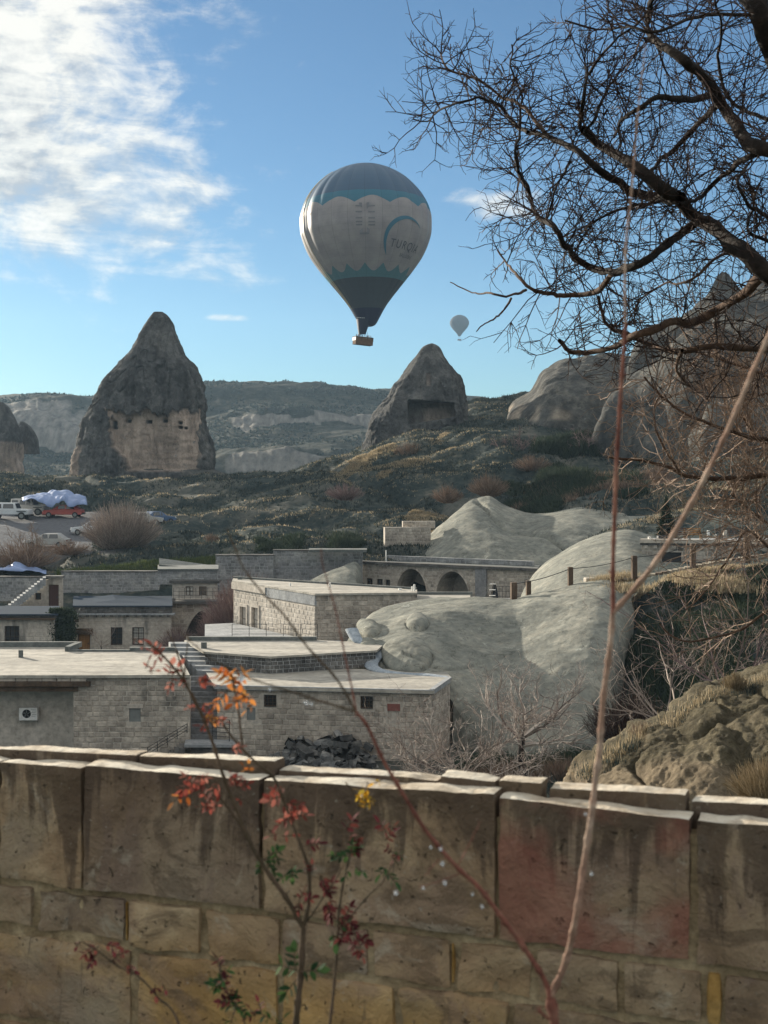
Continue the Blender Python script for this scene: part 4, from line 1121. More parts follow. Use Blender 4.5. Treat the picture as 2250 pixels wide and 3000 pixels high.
g4 = Wall.px(490, 110, 600, 110, Z(1667, 110), Z(1650, 110)); q = MB(); q.prism([pxy(466, 110), pxy(638, 110), pxy(638, 112.5), pxy(466, 112.5)], Z(1672, 110), [Z(1654, 110), Z(1668, 110), Z(1664, 110), Z(1640, 110)]); q.build('upper_roof', MAT['rim'], G)
railing('faint iron railing on the balcony over the dark pointed arch', [P(508, 1755, 104.6), P(640, 1755, 104.6)], .85, 8, 'railings')

# ---- I: the arcade
I = empty('arcade_house', P(1290, 1760, 113)); tag(I, 'long stone arcade house with two big round arches on the slope', 'house', 'stone houses')
wI = Wall.px(1045, 118, 1575, 108, -11.2, Z(1650, 118))
def rI(x0, x1, y0, y1): return wI.rect(x0, x1, y0, y1)
opI = [rI(1073, 1091, 1694, 1724), rI(1103, 1121, 1696, 1726), rI(1129, 1142, 1698, 1730)]
arI = [(*rI(1160, 1252, 1666, 1752), False), (*rI(1276, 1376, 1674, 1760), False), (*rI(1436, 1461, 1706, 1768), True)]
masonry(I, wI, .44, .27, MAT['stone'], MAT['mortar'], opI, arI, seed=41, budget=250, th=.5, proud=.018)
for o in opI: window(I, wI, o, MAT['wood'], MAT['glass'], (2, 2), .2)
for k, (a0, a1, v0, v1, _) in enumerate(arI[:2]):
    q = MB(); K = 20; dep = 2.6
    cur = [(a0 + (a1 - a0) * i / K, arch_h(a0 + (a1 - a0) * i / K, a0, a1, v0, v1, False)) for i in range(K + 1)]
    for (ua, ha), (ub, hb) in zip(cur[:-1], cur[1:]):
        q.add([wI.pt(ua, ha + .0, -.5), wI.pt(ub, hb, -.5), wI.pt(ub, hb, -dep), wI.pt(ua, ha, -dep)], [(0, 1, 2, 3)])
    vo = q.build('vault', MAT['stone'], I); sd = vo.modifiers.new('s', 'SOLIDIFY'); sd.thickness = .1; sd.offset = 1
    q = MB(); wI.slab(q, a0 - .3, a1 + .3, v0 - .2, v1 + .2, -dep - .01, -dep - .2); q.build('rear_wall', MAT['plaster'], I)
    uc = a0 + (a1 - a0) * .72
    q = MB(); wI.slab(q, uc - .42, uc + .42, v0, v0 + 1.75, -dep + .05, -dep + .005); q.build('door', MAT['door'] if k else MAT['iron'], I)
    # ring of voussoirs
    for i in range(K):
        (ua, ha), (ub, hb) = cur[i], cur[i + 1]
        cu, cv = (a0 + a1) / 2, v0
        def outw(u, v, e=.2):
            dx_, dy_ = (u - cu) / ((a1 - a0) / 2), (v - cv) / (v1 - v0); l_ = math.hypot(dx_, dy_); return u + dx_ / l_ * e, v + dy_ / l_ * e
        oa, ob = outw(ua, ha), outw(ub, hb)
        f_, b_ = .045, -.12
        vv = [wI.pt(*c, o) for o in (f_, b_) for c in ((ua, ha), (ub, hb), ob, oa)]
        MB().add(vv, [(0, 1, 2, 3), (4, 7, 6, 5), (0, 4, 5, 1), (1, 5, 6, 2), (2, 6, 7, 3), (3, 7, 4, 0)]).build('voussoir', MAT['stone'], I)
a0, a1, v0, v1, _ = arI[2]
q = MB(); wI.slab(q, a0, a1, v0, v1, -.3, -.36); q.build('door', MAT['iron'], I)
q = MB(); wI.slab(q, -.1, wI.L + .1, wI.H + .002, wI.H + .22, .3, -.6); q.build('cornice', MAT['darkstone'], I)
for k in range(9):
    q = MB(); u = .3 + k * .42; wI.slab(q, u, u + .12, wI.H - .14, wI.H - .003, .22, -.02); q.build('beam_end', MAT['plaster'], I)
q = MB(); u = wI.up(1396), wI.up(1428); wI.slab(q, u[0], u[1], 0, wI.H - .005, .22, -.05); q.build('pier', MAT['bluestone'], I)
slabpoly(I, 'roof', MAT['rim'], [(1046, 118.6), (1570, 108.6), (1590, 118), (1060, 126)], wI.z1 + .05, .1)
wp = Wall.px(1128, 121.5, 1560, 113, wI.z1 + .05, Z(1628, 121)); masonry(I, wp, .5, .3, MAT['bluestone'], MAT['greymortar'], seed=43, budget=40)
q = MB(); q.bar(P(1131, 1652, 118.5), P(1131, 1612, 118.5), .05, 8); q.build('chimney_pipe', MAT['white'], I)
# small sloping roof left of the arcade
q = MB(); q.prism([pxy(905, 114), pxy(1075, 114), pxy(1075, 116), pxy(905, 116)], Z(1618, 114), Z(1610, 114)); o_ = q.build('canopy_roof', MAT['rim']); tag(o_, 'thin flat dark canopy on top of the block wall beside the arcade', 'roof')
rockthing('rock_slope', 'small shaded rock slope wedged between the block wall and the arcade',
   ridge('rock_slope', [(850, 1745, 109, 1760, 107), (900, 1708, 110, 1765, 106), (950, 1684, 111, 1768, 105.5), (1000, 1664, 112, 1770, 105), (1040, 1648, 113, 1775, 105), (1058, 1662, 114, 1770, 110)], MAT['tuff'], 80, 50, .3, .8, None, .5))
wp2 = empty('metal_stair', P(1440, 1762, 103)); tag(wp2, 'small metal stair with three white treads beside the arcade door', 'stairs', 'outdoor stairs')
for k, yy in enumerate((1711, 1728, 1745)):
    q = MB(); q.box(P(1443, yy, 104), (.45, .3, .04)); q.build('tread', MAT['white'], wp2)
for s_ in (0, 9):
    MB().bar(P(1399 + s_, 1762, 104), P(1437 + s_, 1706, 104), .02).build('handrail', MAT['grey'], wp2)
railing('iron railing between the arcade door and the first stair post', [P(1452, 1762, 100), P(1502, 1762, 100)], 1.1, 5, 'railings')
q = MB(); q.prism([pxy(1412, 80), pxy(1502, 80), pxy(1500, 84), pxy(1420, 84)], Z(1775, 82), Z(1761, 82)); o_ = q.build('stair_platform', MAT['cement']); tag(o_, 'pale cement platform at the foot of the wooden rock stairs', 'platform')

# ---- J: right terrace with its wall, planters and benches
J = empty('terrace_house', P(2050, 1665, 92)); tag(J, 'stone terrace wall with a row of corbels behind the wooden steps at right', 'terrace')
wJ = Wall.px(1880, 93, 2500, 89, -6.4, Z(1597, 93))
rJ = [wJ.rect(1938, 1996, 1618, 1648)]
masonry(J, wJ, .5, .3, MAT['stone'], MAT['mortar'], rJ, seed=51, budget=170, proud=.018)
q = MB(); wJ.slab(q, *rJ[0], -.2, -.25); q.build('shutter', MAT['iron'], J)
q = MB(); wJ.slab(q, -.1, wJ.L, wJ.H + .16, wJ.H + .42, .22, -.5); q.build('parapet', MAT['stone'], J)
q = MB(); wJ.slab(q, -.1, wJ.L, wJ.H + .002, wJ.H + .155, .10, -.5); q.build('ledge', MAT['darkstone'], J)
for k in range(22):
    q = MB(); u = .2 + k * .62; wJ.slab(q, u, u + .22, wJ.H - .2, wJ.H - .003, .16, -.02); q.build('corbel', MAT['plaster'], J)
slabpoly(J, 'floor', MAT['cement'], [(1886, 93.6), (2500, 89.6), (2500, 99), (1900, 99)], wJ.z1 + .2, .1)
zJ = wJ.z1 + .2
def bench(px_, d_, w_, label, mat, seat=True):
    x_, y_ = pxy(px_, d_); r_ = empty('bench', (x_, y_, zJ)); tag(r_, label, 'bench', 'benches on the terrace')
    for sx in (-1, 1):
        for sy in (0, .45): MB().bar((x_ + sx * w_ / 2, y_ + sy, zJ), (x_ + sx * w_ / 2, y_ + sy, zJ + (.9 if sy else .45)), .035).build('leg', mat, r_)
    MB().box((x_, y_ + .22, zJ + .45), (w_ + .1, .5, .05)).build('seat', mat, r_)
    for k in range(3): MB().box((x_, y_ + .47, zJ + .58 + .13 * k), (w_ + .1, .03, .08)).build('slat', mat, r_)
bench(1985, 94.5, 1.3, 'brown slatted bench on the terrace near the small fir', MAT['brown'])
bench(2032, 94.5, 1.1, 'orange brown slatted bench in the middle of the terrace', MAT['door'])
bench(2130, 94, 1.3, 'dark slatted bench at the right end of the terrace', MAT['iron'])
def planter(px_, d_, s, label, mat, h=.45, green=True):
    x_, y_ = pxy(px_, d_); r_ = empty('planter', (x_, y_, zJ)); tag(r_, label, 'planter', 'planters on the terrace')
    q = MB(); q.prism([(x_ - s, y_ - s), (x_ + s, y_ - s), (x_ + s, y_ + s), (x_ - s, y_ + s)], zJ, zJ + h); q.build('pot', mat, r_, bevel=.02)
    return r_
planter(1940, 94, .32, 'black planter box at the left end of the terrace', MAT['iron'], .4)
planter(1962, 93.8, .12, 'small pale pot beside the black planter box', MAT['white'], .2)
planter(1903, 93.6, .1, 'narrow white post planter at the terrace corner', MAT['white'], .36)
planter(2075, 94.2, .08, 'tall thin white post planter between two benches', MAT['white'], .75)
planter(2124, 93.4, .12, 'tall stone plinth on the terrace beside the lamp pole', MAT['plaster'], .8)
MB().bar(P(2116, 1592, 94), P(2116, 1460, 94), .035).build('lamp_pole', MAT['iron']).name = 'lamp_pole'
tag(bpy.data.objects['lamp_pole'], 'slim dark pole standing on the terrace at right', 'pole')

# ---- wooden stair over the rock: posts, cable, treads
POSTS = [(1505, 1706, 1768, 78.5, .42), (1548, 1701, 1748, 79.5, .34), (1671, 1661, 1718, 79, .34), (1858, 1628, 1688, 77.5, .36), (2030, 1592, 1652, 76.5, .36), (2188, 1574, 1642, 75.5, .4)]
plab = ['thick first stair post on the pale platform', 'second stair post set behind the first one', 'stair post standing alone on the pale rock crest', 'stair post with one sunlit side above the grass tuft',
        'stair post in front of the terrace wall shutter', 'last stair post among the twigs at right']
tops = []
for (px_, y0, y1, d, wd), lb in zip(POSTS, plab):
    b_ = P(px_, y1 + 8, d); t_ = P(px_, y0, d)
    q = MB(); h = (t_.z - b_.z); q.box((b_.x, b_.y, b_.z + h / 2), (wd * .8, wd * .8, h), rot=.2)
    o_ = q.build('wooden_post', MAT['wood'], bevel=.03); tag(o_, lb, 'post', 'posts of the rock stairs'); tops.append(P(px_, y0 + 5, d))
cb = MB()
for (a_, b_) in ((0, 2), (2, 3), (3, 4), (4, 5)):
    for k in range(8):
        p0 = tops[a_].lerp(tops[b_], k / 8); p1 = tops[a_].lerp(tops[b_], (k + 1) / 8)
        s0, s1 = -.12 * math.sin(math.pi * k / 8), -.12 * math.sin(math.pi * (k + 1) / 8)
        cb.bar(p0 + Vector((0, 0, s0)), p1 + Vector((0, 0, s1)), .028)
tag(cb.build('cable_handrail', MAT['iron']), 'sagging dark cable strung between the stair posts', 'cable')
ws = empty('wooden_stairs', P(1760, 1735, 78)); tag(ws, 'long shallow flight of wooden steps climbing over the pale rock', 'stairs', 'outdoor stairs')
pa = np.array([(1515, 1765, 79.6), (1600, 1748, 79.4), (1700, 1724, 79.2), (1790, 1703, 78.6), (1900, 1685, 78.0), (1990, 1668, 77.6), (2080, 1650, 77.4), (2180, 1634, 77.0), (2300, 1618, 76.6)], float)
pl = smoothline(pa, 46)
for i, (px_, py_, d) in enumerate(pl):
    c = P(px_, py_, d); q = MB(); q.box((c.x, c.y + .25, c.z - .03), (.42, 1.15, .10), rot=rad(-14) + random.uniform(-.08, .08))
    q.build('step', MAT['wood'] if random.random() < .45 else MAT['woodpale'] if 'woodpale' in MAT else MAT['wood'], ws)
    if 'woodpale' not in MAT: MAT['woodpale'] = earth('weathered_wood', [(0.20, 0.17, 0.13), (0.30, 0.26, 0.20), (0.40, 0.35, 0.27)], 2.5, 5, 0.01)
q = MB(); q.box(P(1728, 1700, 79.3), (.62, .5, .3), rot=.2); tag(q.build('stone_block', MAT['plaster'], bevel=.04), 'pale stone block beside the steps at the dry grass tuft', 'stone')

# blue cement skirt where roof meets the rock
skp = smoothline(np.array([(1030, 1838, 72.5), (1050, 1872, 71.5), (1085, 1885, 71), (1122, 1893, 70.5), (1100, 1920, 69), (1088, 1945, 67.8), (1120, 1962, 66.8), (1180, 1970, 66.2), (1250, 1974, 65.6), (1310, 1982, 65)], float), 40)
cl = np.array([tuple(P(*r)) for r in skp]); cl[:, 1] -= .35
V_, F_ = tubes([cl], [np.full(40, .34) * (1 + .10 * vnoise(cl))], 10)
V_ = V_.reshape(40, 10, 3); V_[..., 2] = cl[:, None, 2] + (V_[..., 2] - cl[:, None, 2]) * .32 - .06; V_ = V_.reshape(-1, 3)
MAT['bluecement'] = earth('blue_cement', [(0.20, 0.23, 0.27), (0.30, 0.34, 0.38), (0.42, 0.45, 0.48)], 2.0, 6, .05)
tag(mesh_np('cement_skirt', V_, F_, MAT['bluecement'], smooth=True), 'curving pale blue cement strip sealing roof against the rock', 'kerb')

# ---- rubble heap in front of B
rb = empty('rubble_heap', P(950, 2240, 60)); tag(rb, 'heap of dark broken stone blocks piled against the long low house', 'rubble')
rr = random.Random(77)
for k in range(150):
    px_ = rr.gauss(945, 75)
    if not 790 < px_ < 1120: continue
    peak = 2150 + abs(px_ - 1000) * .33 if px_ > 930 else 2165 + abs(px_ - 890) * .4
    py_ = rr.uniform(peak, 2262); d = 61.2 - (py_ - peak) / 100 * 2.4 - rr.uniform(0, .3)
    me, _, _ = stone_mesh(rr.randrange(6), MAT['rubble'] if 'rubble' in MAT else MAT.setdefault('rubble', earth('rubble_stone', [(0.05, 0.052, 0.055), (0.10, 0.10, 0.098), (0.20, 0.19, 0.175)], 1.5, 6, .04, rnd=.6)))
    o_ = bpy.data.objects.new('stone', me); o_.location = P(px_, py_, d); s_ = rr.uniform(.16, .42)
    o_.scale = (s_ * rr.uniform(1, 2.2), s_, s_ * rr.uniform(.5, 1)); o_.rotation_euler = (rr.uniform(-.5, .5), rr.uniform(-.6, .6), rr.uniform(0, 6.3)); link(o_, rb)
q = MB(); q.add([P(815, 2262, 59), P(1120, 2262, 59), P(1085, 2210, 60.8), P(1005, 2160, 61.3), P(940, 2200, 61.2), P(885, 2172, 61.3), P(830, 2225, 61.2)], [(0, 1, 2, 3, 4, 5, 6)]); o_ = q.build('packed_rubble', MAT['rubble'], rb)
sd = o_.modifiers.new('s', 'SOLIDIFY'); sd.thickness = .4
# ------------------------------------------------------------------ balloons
def balloon_material(big=True):
    m, t = mat_new('balloon_fabric' if big else 'pale_balloon_fabric')
    if not big:
        finish(t, (0.035, 0.045, 0.06), 0.9); return m
    tco = t.new('ShaderNodeTexCoord').outputs['Object']
    x, y, z = t.sep(tco)
    ang = t.math('ARCTAN2', y, x)
    # wavy borders: 12 scallops
    c1 = t.math('ABSOLUTE', t.math('SINE', t.math('MULTIPLY_ADD', ang, 6.0, 0.9)))
    hi = t.math('MULTIPLY_ADD', c1, 1.15, 18.7)
    c2 = t.math('ABSOLUTE', t.math('SINE', t.math('MULTIPLY_ADD', ang, 8.0, 0.2)))
    lo = t.math('MULTIPLY_ADD', c2, -1.2, 9.3)
    g = t.noise(tco, 0.35, 4, 0.6)
    white = t.ramp(g, [(0.35, (0.26, 0.24, 0.255)), (0.65, (0.34, 0.315, 0.315))])
    col = white
    def step(v, a): return t.math('GREATER_THAN', v, a)
    col = t.mix(step(z, hi), col, (0.035, 0.155, 0.235))
    col = t.mix(step(z, 20.9), col, (0.050, 0.105, 0.185))
    col = t.mix(t.math('LESS_THAN', z, lo), col, (0.075, 0.185, 0.225))
    col = t.mix(t.math('LESS_THAN', z, 7.2), col, (0.055, 0.068, 0.088))
    col = t.mix(t.math('LESS_THAN', z, 2.6), col, (0.012, 0.018, 0.055))
    # gore seams and horizontal tape
    seam = t.math('ABSOLUTE', t.math('SINE', t.math('MULTIPLY', ang, 12.0)))
    col = t.mix(1.0, col, t.ramp(seam, [(0.0, 0.72), (0.07, 1.0)]), 'MULTIPLY')
    tape = t.math('FRACT', t.math('MULTIPLY', z, 1.05))
    col = t.mix(1.0, col, t.ramp(tape, [(0.0, 0.82), (0.07, 1.0)]), 'MULTIPLY')
    b = finish(t, col, 0.5, None, spec=0.3)
    # thin nylon lets a little light through
    tr = t.new('ShaderNodeBsdfTranslucent'); t.put(tr.inputs[0], t.mix(1.0, col, (0.9, 0.8, 0.7), 'MULTIPLY'))
    mx = t.new('ShaderNodeMixShader'); mx.inputs[0].default_value = 0.12
    out = [n for n in t.n if n.type == 'OUTPUT_MATERIAL'][0]
    t.l.new(b.outputs[0], mx.inputs[1]); t.l.new(tr.outputs[0], mx.inputs[2]); t.l.new(mx.outputs[0], out.inputs[0])
    return m
BD = 258.0
bx0 = pxy(1077, BD)
ps = [(-.2, 1.05), (0.0, 1.45), (1.1, 2.2), (2.6, 3.1), (3.85, 4.0), (6.2, 6.0), (8.1, 7.7), (10, 9.3), (12, 10.75), (14, 11.75), (16, 12.35), (18, 12.4), (20, 11.95), (22, 10.9), (24, 9.2), (25.5, 7.3), (26.8, 4.8), (27.5, 2.4), (27.7, 0.0)]
zb0 = Z(952, BD)
def envelope(rows, nz, na, gores=24, bulge=.018):
    rows = np.array(rows, float)
    s = np.concatenate([[0], np.cumsum(np.hypot(np.diff(rows[:, 0]), np.diff(rows[:, 1])))])
    q = np.linspace(0, s[-1], nz)
    pr = _pchip(s, rows, q)
    th = np.linspace(0, 2 * np.pi, na, endpoint=False)
    R = np.maximum(pr[:, 1:2], 0.01) * (1 + bulge * (np.abs(np.sin(th * gores / 2))[None, :] - .6) * np.minimum(1, pr[:, 1:2] / 6))
    V = np.stack([R * np.cos(th), R * np.sin(th), np.repeat(pr[:, 0:1], na, 1)], -1).reshape(-1, 3)
    i = np.arange(nz - 1)[:, None] * na; k = np.arange(na)[None, :]; k2 = (k + 1) % na
    return V, np.stack([i + k, i + k2, i + na + k2, i + na + k], -1).reshape(-1, 4), pr
V_, F_, prof = envelope(ps, 90, 288)
hb = empty('hot_air_balloon', (bx0[0], BD, zb0))
tag(hb, 'large hot air balloon in white and blue with a crescent logo', 'hot air balloon', 'hot air balloons')
hb.rotation_euler = (rad(-2.0), rad(-1.0), 0)
hb.scale = (1, 1, 1.098)
env = mesh_np('envelope', V_, F_, balloon_material(), smooth=True)
env.parent = hb
def on_env(sx, sz, lift=.05):
    """point on the envelope: sx = metres round from the camera side, sz = height"""
    r_ = np.interp(sz, prof[:, 0], prof[:, 1]); th = -math.pi / 2 + sx / 11.8
    return Vector(((r_ * 1.008 + lift) * math.cos(th), (r_ * 1.008 + lift) * math.sin(th), sz))
def wrap_text(txt, size, sx, sz, shear, mat, name, slope=0.0, spacing=1.0):
    cu = bpy.data.curves.new(name, 'FONT'); cu.body = txt; cu.size = size; cu.space_character = spacing; cu.shear = shear
    tmp = bpy.data.objects.new(name, cu); COL.objects.link(tmp)
    dg = bpy.context.evaluated_depsgraph_get(); me = bpy.data.meshes.new_from_object(tmp.evaluated_get(dg))
    bpy.data.objects.remove(tmp); bpy.data.curves.remove(cu)
    vs = [on_env(sx + v.co.x, sz + v.co.y + v.co.x * slope) for v in me.vertices]
    fs = [tuple(p.vertices) for p in me.polygons]
    o_ = MB().add(vs, fs).build(name, mat); o_.parent = hb; return o_
ink = plain('navy_print', (0.075, 0.075, 0.095), .6); teal = plain('teal_print', (0.03, 0.13, 0.20), .6)
wrap_text('TURQIA', 1.8, 4.9, 11.7, 0.1, ink, 'lettering', -.06, 1.25)
wrap_text('BALLOONS', .72, 7.9, 10.4, 0.0, ink, 'lettering', -.05, 1.1)
wrap_text('TC-BUD', .55, -12.6, 17.7, 0.0, ink, 'lettering', 0, 1.0)
cr = []
n = 40
for k in range(n + 1):
    a = rad(-152 + k * 190 / n) ; w_ = .62 * math.sin(math.pi * min(1, (k / n) ** .8)) ** .9
    ca, sa = -math.cos(a + rad(152) - rad(42)), math.sin(a + rad(152) - rad(42))
    cr.append(((7.7 + 4.2 * ca, 12.9 + 3.8 * sa), (7.7 + (4.2 - w_ * 1.15) * ca, 12.9 + (3.8 - w_ * 1.15) * sa)))
vs, fs = [], []
for k, (o1, i1) in enumerate(cr): vs += [on_env(*o1), on_env(*i1)]
fs = [(2 * k, 2 * k + 1, 2 * k + 3, 2 * k + 2) for k in range(n)]
o_ = MB().add(vs, fs).build('crescent', teal); o_.parent = hb
# faint grey lattice emblem in the middle of the white band
gm = plain('grey_print', (0.17, 0.165, 0.185), .6)
q = MB()
def rect_on(x0, x1, z0, z1):
    q.add([on_env(x0, z0), on_env(x1, z0), on_env(x1, z1), on_env(x0, z1)], [(0, 1, 2, 3)])
for zc in (17.9, 16.9, 15.9, 15.3, 14.8): rect_on(-1.6, -.5, zc, zc + .22); rect_on(.55, 1.7, zc - .05, zc + .17)
rect_on(-1.0, -.5, 13.7, 18.5); rect_on(.3, .75, 13.7, 18.5); rect_on(-1.0, .7, 13.45, 13.7)
o_ = q.build('lattice_emblem', gm); o_.parent = hb
# scoop hanging from the mouth and light vent strip at the left
MAT['navy'] = plain('navy_fabric', (0.012, 0.018, 0.045), .7)
vs, fs = [], []
K = 14
for k in range(K + 1):
    a = rad(140 + 150 * k / K)
    vs += [(2.15 * math.cos(a) - .0, 2.15 * math.sin(a), 1.1), (1.0 * math.cos(a) - .75, .9 * math.sin(a), -1.75)]
fs = [(2 * k, 2 * k + 2, 2 * k + 3, 2 * k + 1) for k in range(K)]
o_ = MB().add(vs, fs).build('scoop', MAT['navy']); o_.parent = hb
q = MB()
for k in range(5): q.bar((-2.0 + k * .32, -1.95 - .05 * k, 1.05 - k * .03), (-1.8 + k * .32, -1.97 - .05 * k, 1.03 - k * .03), .05)
o_ = q.build('mouth_clips', MAT['white']); o_.parent = hb
# gold tapes down the left gores
MAT['gold'] = plain('gold_tape', (0.62, 0.52, 0.34), .5)
for th_ in (196, 203):
    zs = np.linspace(3, 26, 60); r_ = np.interp(zs, prof[:, 0], prof[:, 1]) * 1.01 + .02
    th_r = rad(th_)
    V_, F_ = tubes([np.stack([r_ * math.cos(th_r), r_ * math.sin(th_r), zs], -1)], [np.full(60, .07)], 4)
    o_ = mesh_np('load_tape', V_, F_, MAT['gold']); o_.parent = hb
bk = empty('basket', (bx0[0] - .95, BD, zb0 - 5.0)); bk.rotation_euler = (0, rad(2.5), rad(28))
MAT['wicker'] = earth('wicker', [(0.07, 0.04, 0.025), (0.13, 0.075, 0.045), (0.20, 0.12, 0.075)], 3, 4, .05, stretch=(1, 1, 3))
def bpart(name, mb, mat, par=None):
    o_ = mb.build(name, mat); o_.parent = par or bk; return o_
bk.parent = hb; bk.location = (-1.0, 0, -3.45); bk.rotation_euler = (rad(2), rad(3.5), rad(24))
q = MB(); q.prism([(-1.75, -.8), (1.75, -.8), (1.75, .8), (-1.75, .8)], 0, 1.25); bpart('basket_body', q, MAT['wicker'])
for sx in (-1.75, -.6, .6, 1.75):
    q = MB(); q.box((sx, 0, 1.0), (.1, 1.68, .7)); bpart('divider', q, MAT['brown'])
q = MB()
for s in ((-1.75, -.8, 1.75, -.8), (-1.75, .8, 1.75, .8), (-1.75, -.8, -1.75, .8), (1.75, -.8, 1.75, .8)): q.bar((s[0], s[1], 1.28), (s[2], s[3], 1.28), .09)
bpart('padded_rim', q, MAT['wood'])
q = MB()
for sx in (-1, 1):
    for sy in (-.5, .5): q.bar((sx, sy, 1.2), (sx * .45, sy * .6, 2.75), .035)
q.box((0, 0, 2.75), (1.3, .8, .08)); bpart('burner_frame', q, MAT['iron'])
q = MB()
for sx in (-.35, .35): q.bar((sx, 0, 2.7), (sx, 0, 3.25), (.22, .16), 8)
bpart('burner', q, MAT['white'])
q = MB()
for sx in (-1, 1):
    for sy in (-1, 1): q.bar((sx * .6, sy * .4, 2.75), (sx * 1.0 + 1.0, sy * 1.2, 4.9), .02)
bpart('rigging', q, MAT['iron'])
# people standing in the basket
def person(par_root, loc, coat, hair, label, rz, arm):
    r_ = empty('person', loc, rz); tag(r_, label, 'person', 'people in the balloon basket')
    rows = [(0, .13, .10), (.45, .15, .12), (.85, .17, .12), (1.05, .15, .11), (1.35, .21, .12), (1.42, .17, .10), (1.47, .06, .06), (1.53, .06, .06), (1.57, .085, .10), (1.66, .09, .105), (1.74, .07, .08), (1.78, .01, .01)]
    vs, fs = [], []
    for (z, a, b) in rows:
        vs += [(a * math.cos(k * .7854), b * math.sin(k * .7854), z) for k in range(8)]
    for i in range(len(rows) - 1):
        fs += [(i * 8 + k, i * 8 + (k + 1) % 8, i * 8 + 8 + (k + 1) % 8, i * 8 + 8 + k) for k in range(8)]
    m = MB().add(vs, fs)
    for s in (-1, 1):
        m.bar((s * .2, 0, 1.36), (s * .27, -.05, 1.08), (.055, .045), 6)
        e = (s * .24, -.26, 1.15 + (.55 if arm and s > 0 else 0)); m.bar((s * .27, -.05, 1.08), e, (.045, .035), 6); m.box((e[0], e[1] - .04, e[2]), (.07, .09, .04))
    o_ = m.build('body', coat, smooth=True); o_.parent = r_
    hvs, hfs = [], []
    for (z, a) in ((1.60, .10), (1.70, .105), (1.77, .08), (1.805, .01)): hvs += [(a * math.cos(k * .7854), .015 + a * 1.08 * math.sin(k * .7854), z) for k in range(8)]
    for i in range(3): hfs += [(i * 8 + k, i * 8 + (k + 1) % 8, i * 8 + 8 + (k + 1) % 8, i * 8 + 8 + k) for k in range(8) if i or not 4 <= k <= 7]
    o_ = MB().add(hvs, hfs).build('hair', hair); o_.parent = r_
    return r_
coats = [plain('dark_coat', (.02, .02, .03)), plain('red_coat', (.16, .03, .03)), plain('blue_coat', (.03, .05, .12)), plain('white_coat', (.6, .6, .6))]
hairs = plain('dark_hair', (.02, .015, .01))
hbm = Matrix.LocRotScale(hb.location, hb.rotation_euler, (1, 1, 1.098)) @ Matrix.LocRotScale(bk.location, bk.rotation_euler, (1, 1, 1))
pl_ = [(-1.45, -.5, 0, 'in a dark coat at the left corner of the balloon basket', 0), (-1.1, -.45, 1, 'in a red coat second from the left in the balloon basket', 0), (-.75, -.5, 0, 'in a dark coat third from the left in the balloon basket', 1),
       (-.25, -.45, 2, 'in a blue coat at the basket centre under the burner', 0), (.2, -.45, 3, 'in a white coat at the basket centre beside the burner', 0), (.75, -.5, 0, 'in a dark coat right of the burner in the basket', 0),
       (1.1, -.45, 3, 'in a white coat near the right end of the basket', 1), (1.45, -.5, 2, 'in a blue coat at the right corner of the basket', 0)]
for (x_, y_, c, lb, arm) in pl_:
    w_ = hbm @ Vector((x_, y_, .05)); person(None, w_, coats[c], hairs, 'person ' + lb, rad(24) + random.uniform(-.4, .4), arm)

b2 = empty('hot_air_balloon', P(1346, 985, 1650)); tag(b2, 'small distant grey balloon low over the hill between balloon and tree', 'hot air balloon', 'hot air balloons')
V_, F_, _ = envelope(ps, 40, 72, 24, .03)
o_ = mesh_np('envelope', V_ * .93, F_, balloon_material(False), smooth=True); o_.parent = b2
q = MB(); q.prism([(-2.2, -1), (2.2, -1), (2.2, 1), (-2.2, 1)], -5.2, -3.6); q.bar((-.8, 0, -3.6), (-.8, 0, -.1), .12); q.bar((.8, 0, -3.6), (.8, 0, -.1), .12); o_ = q.build('basket', MAT['wicker']); o_.parent = b2

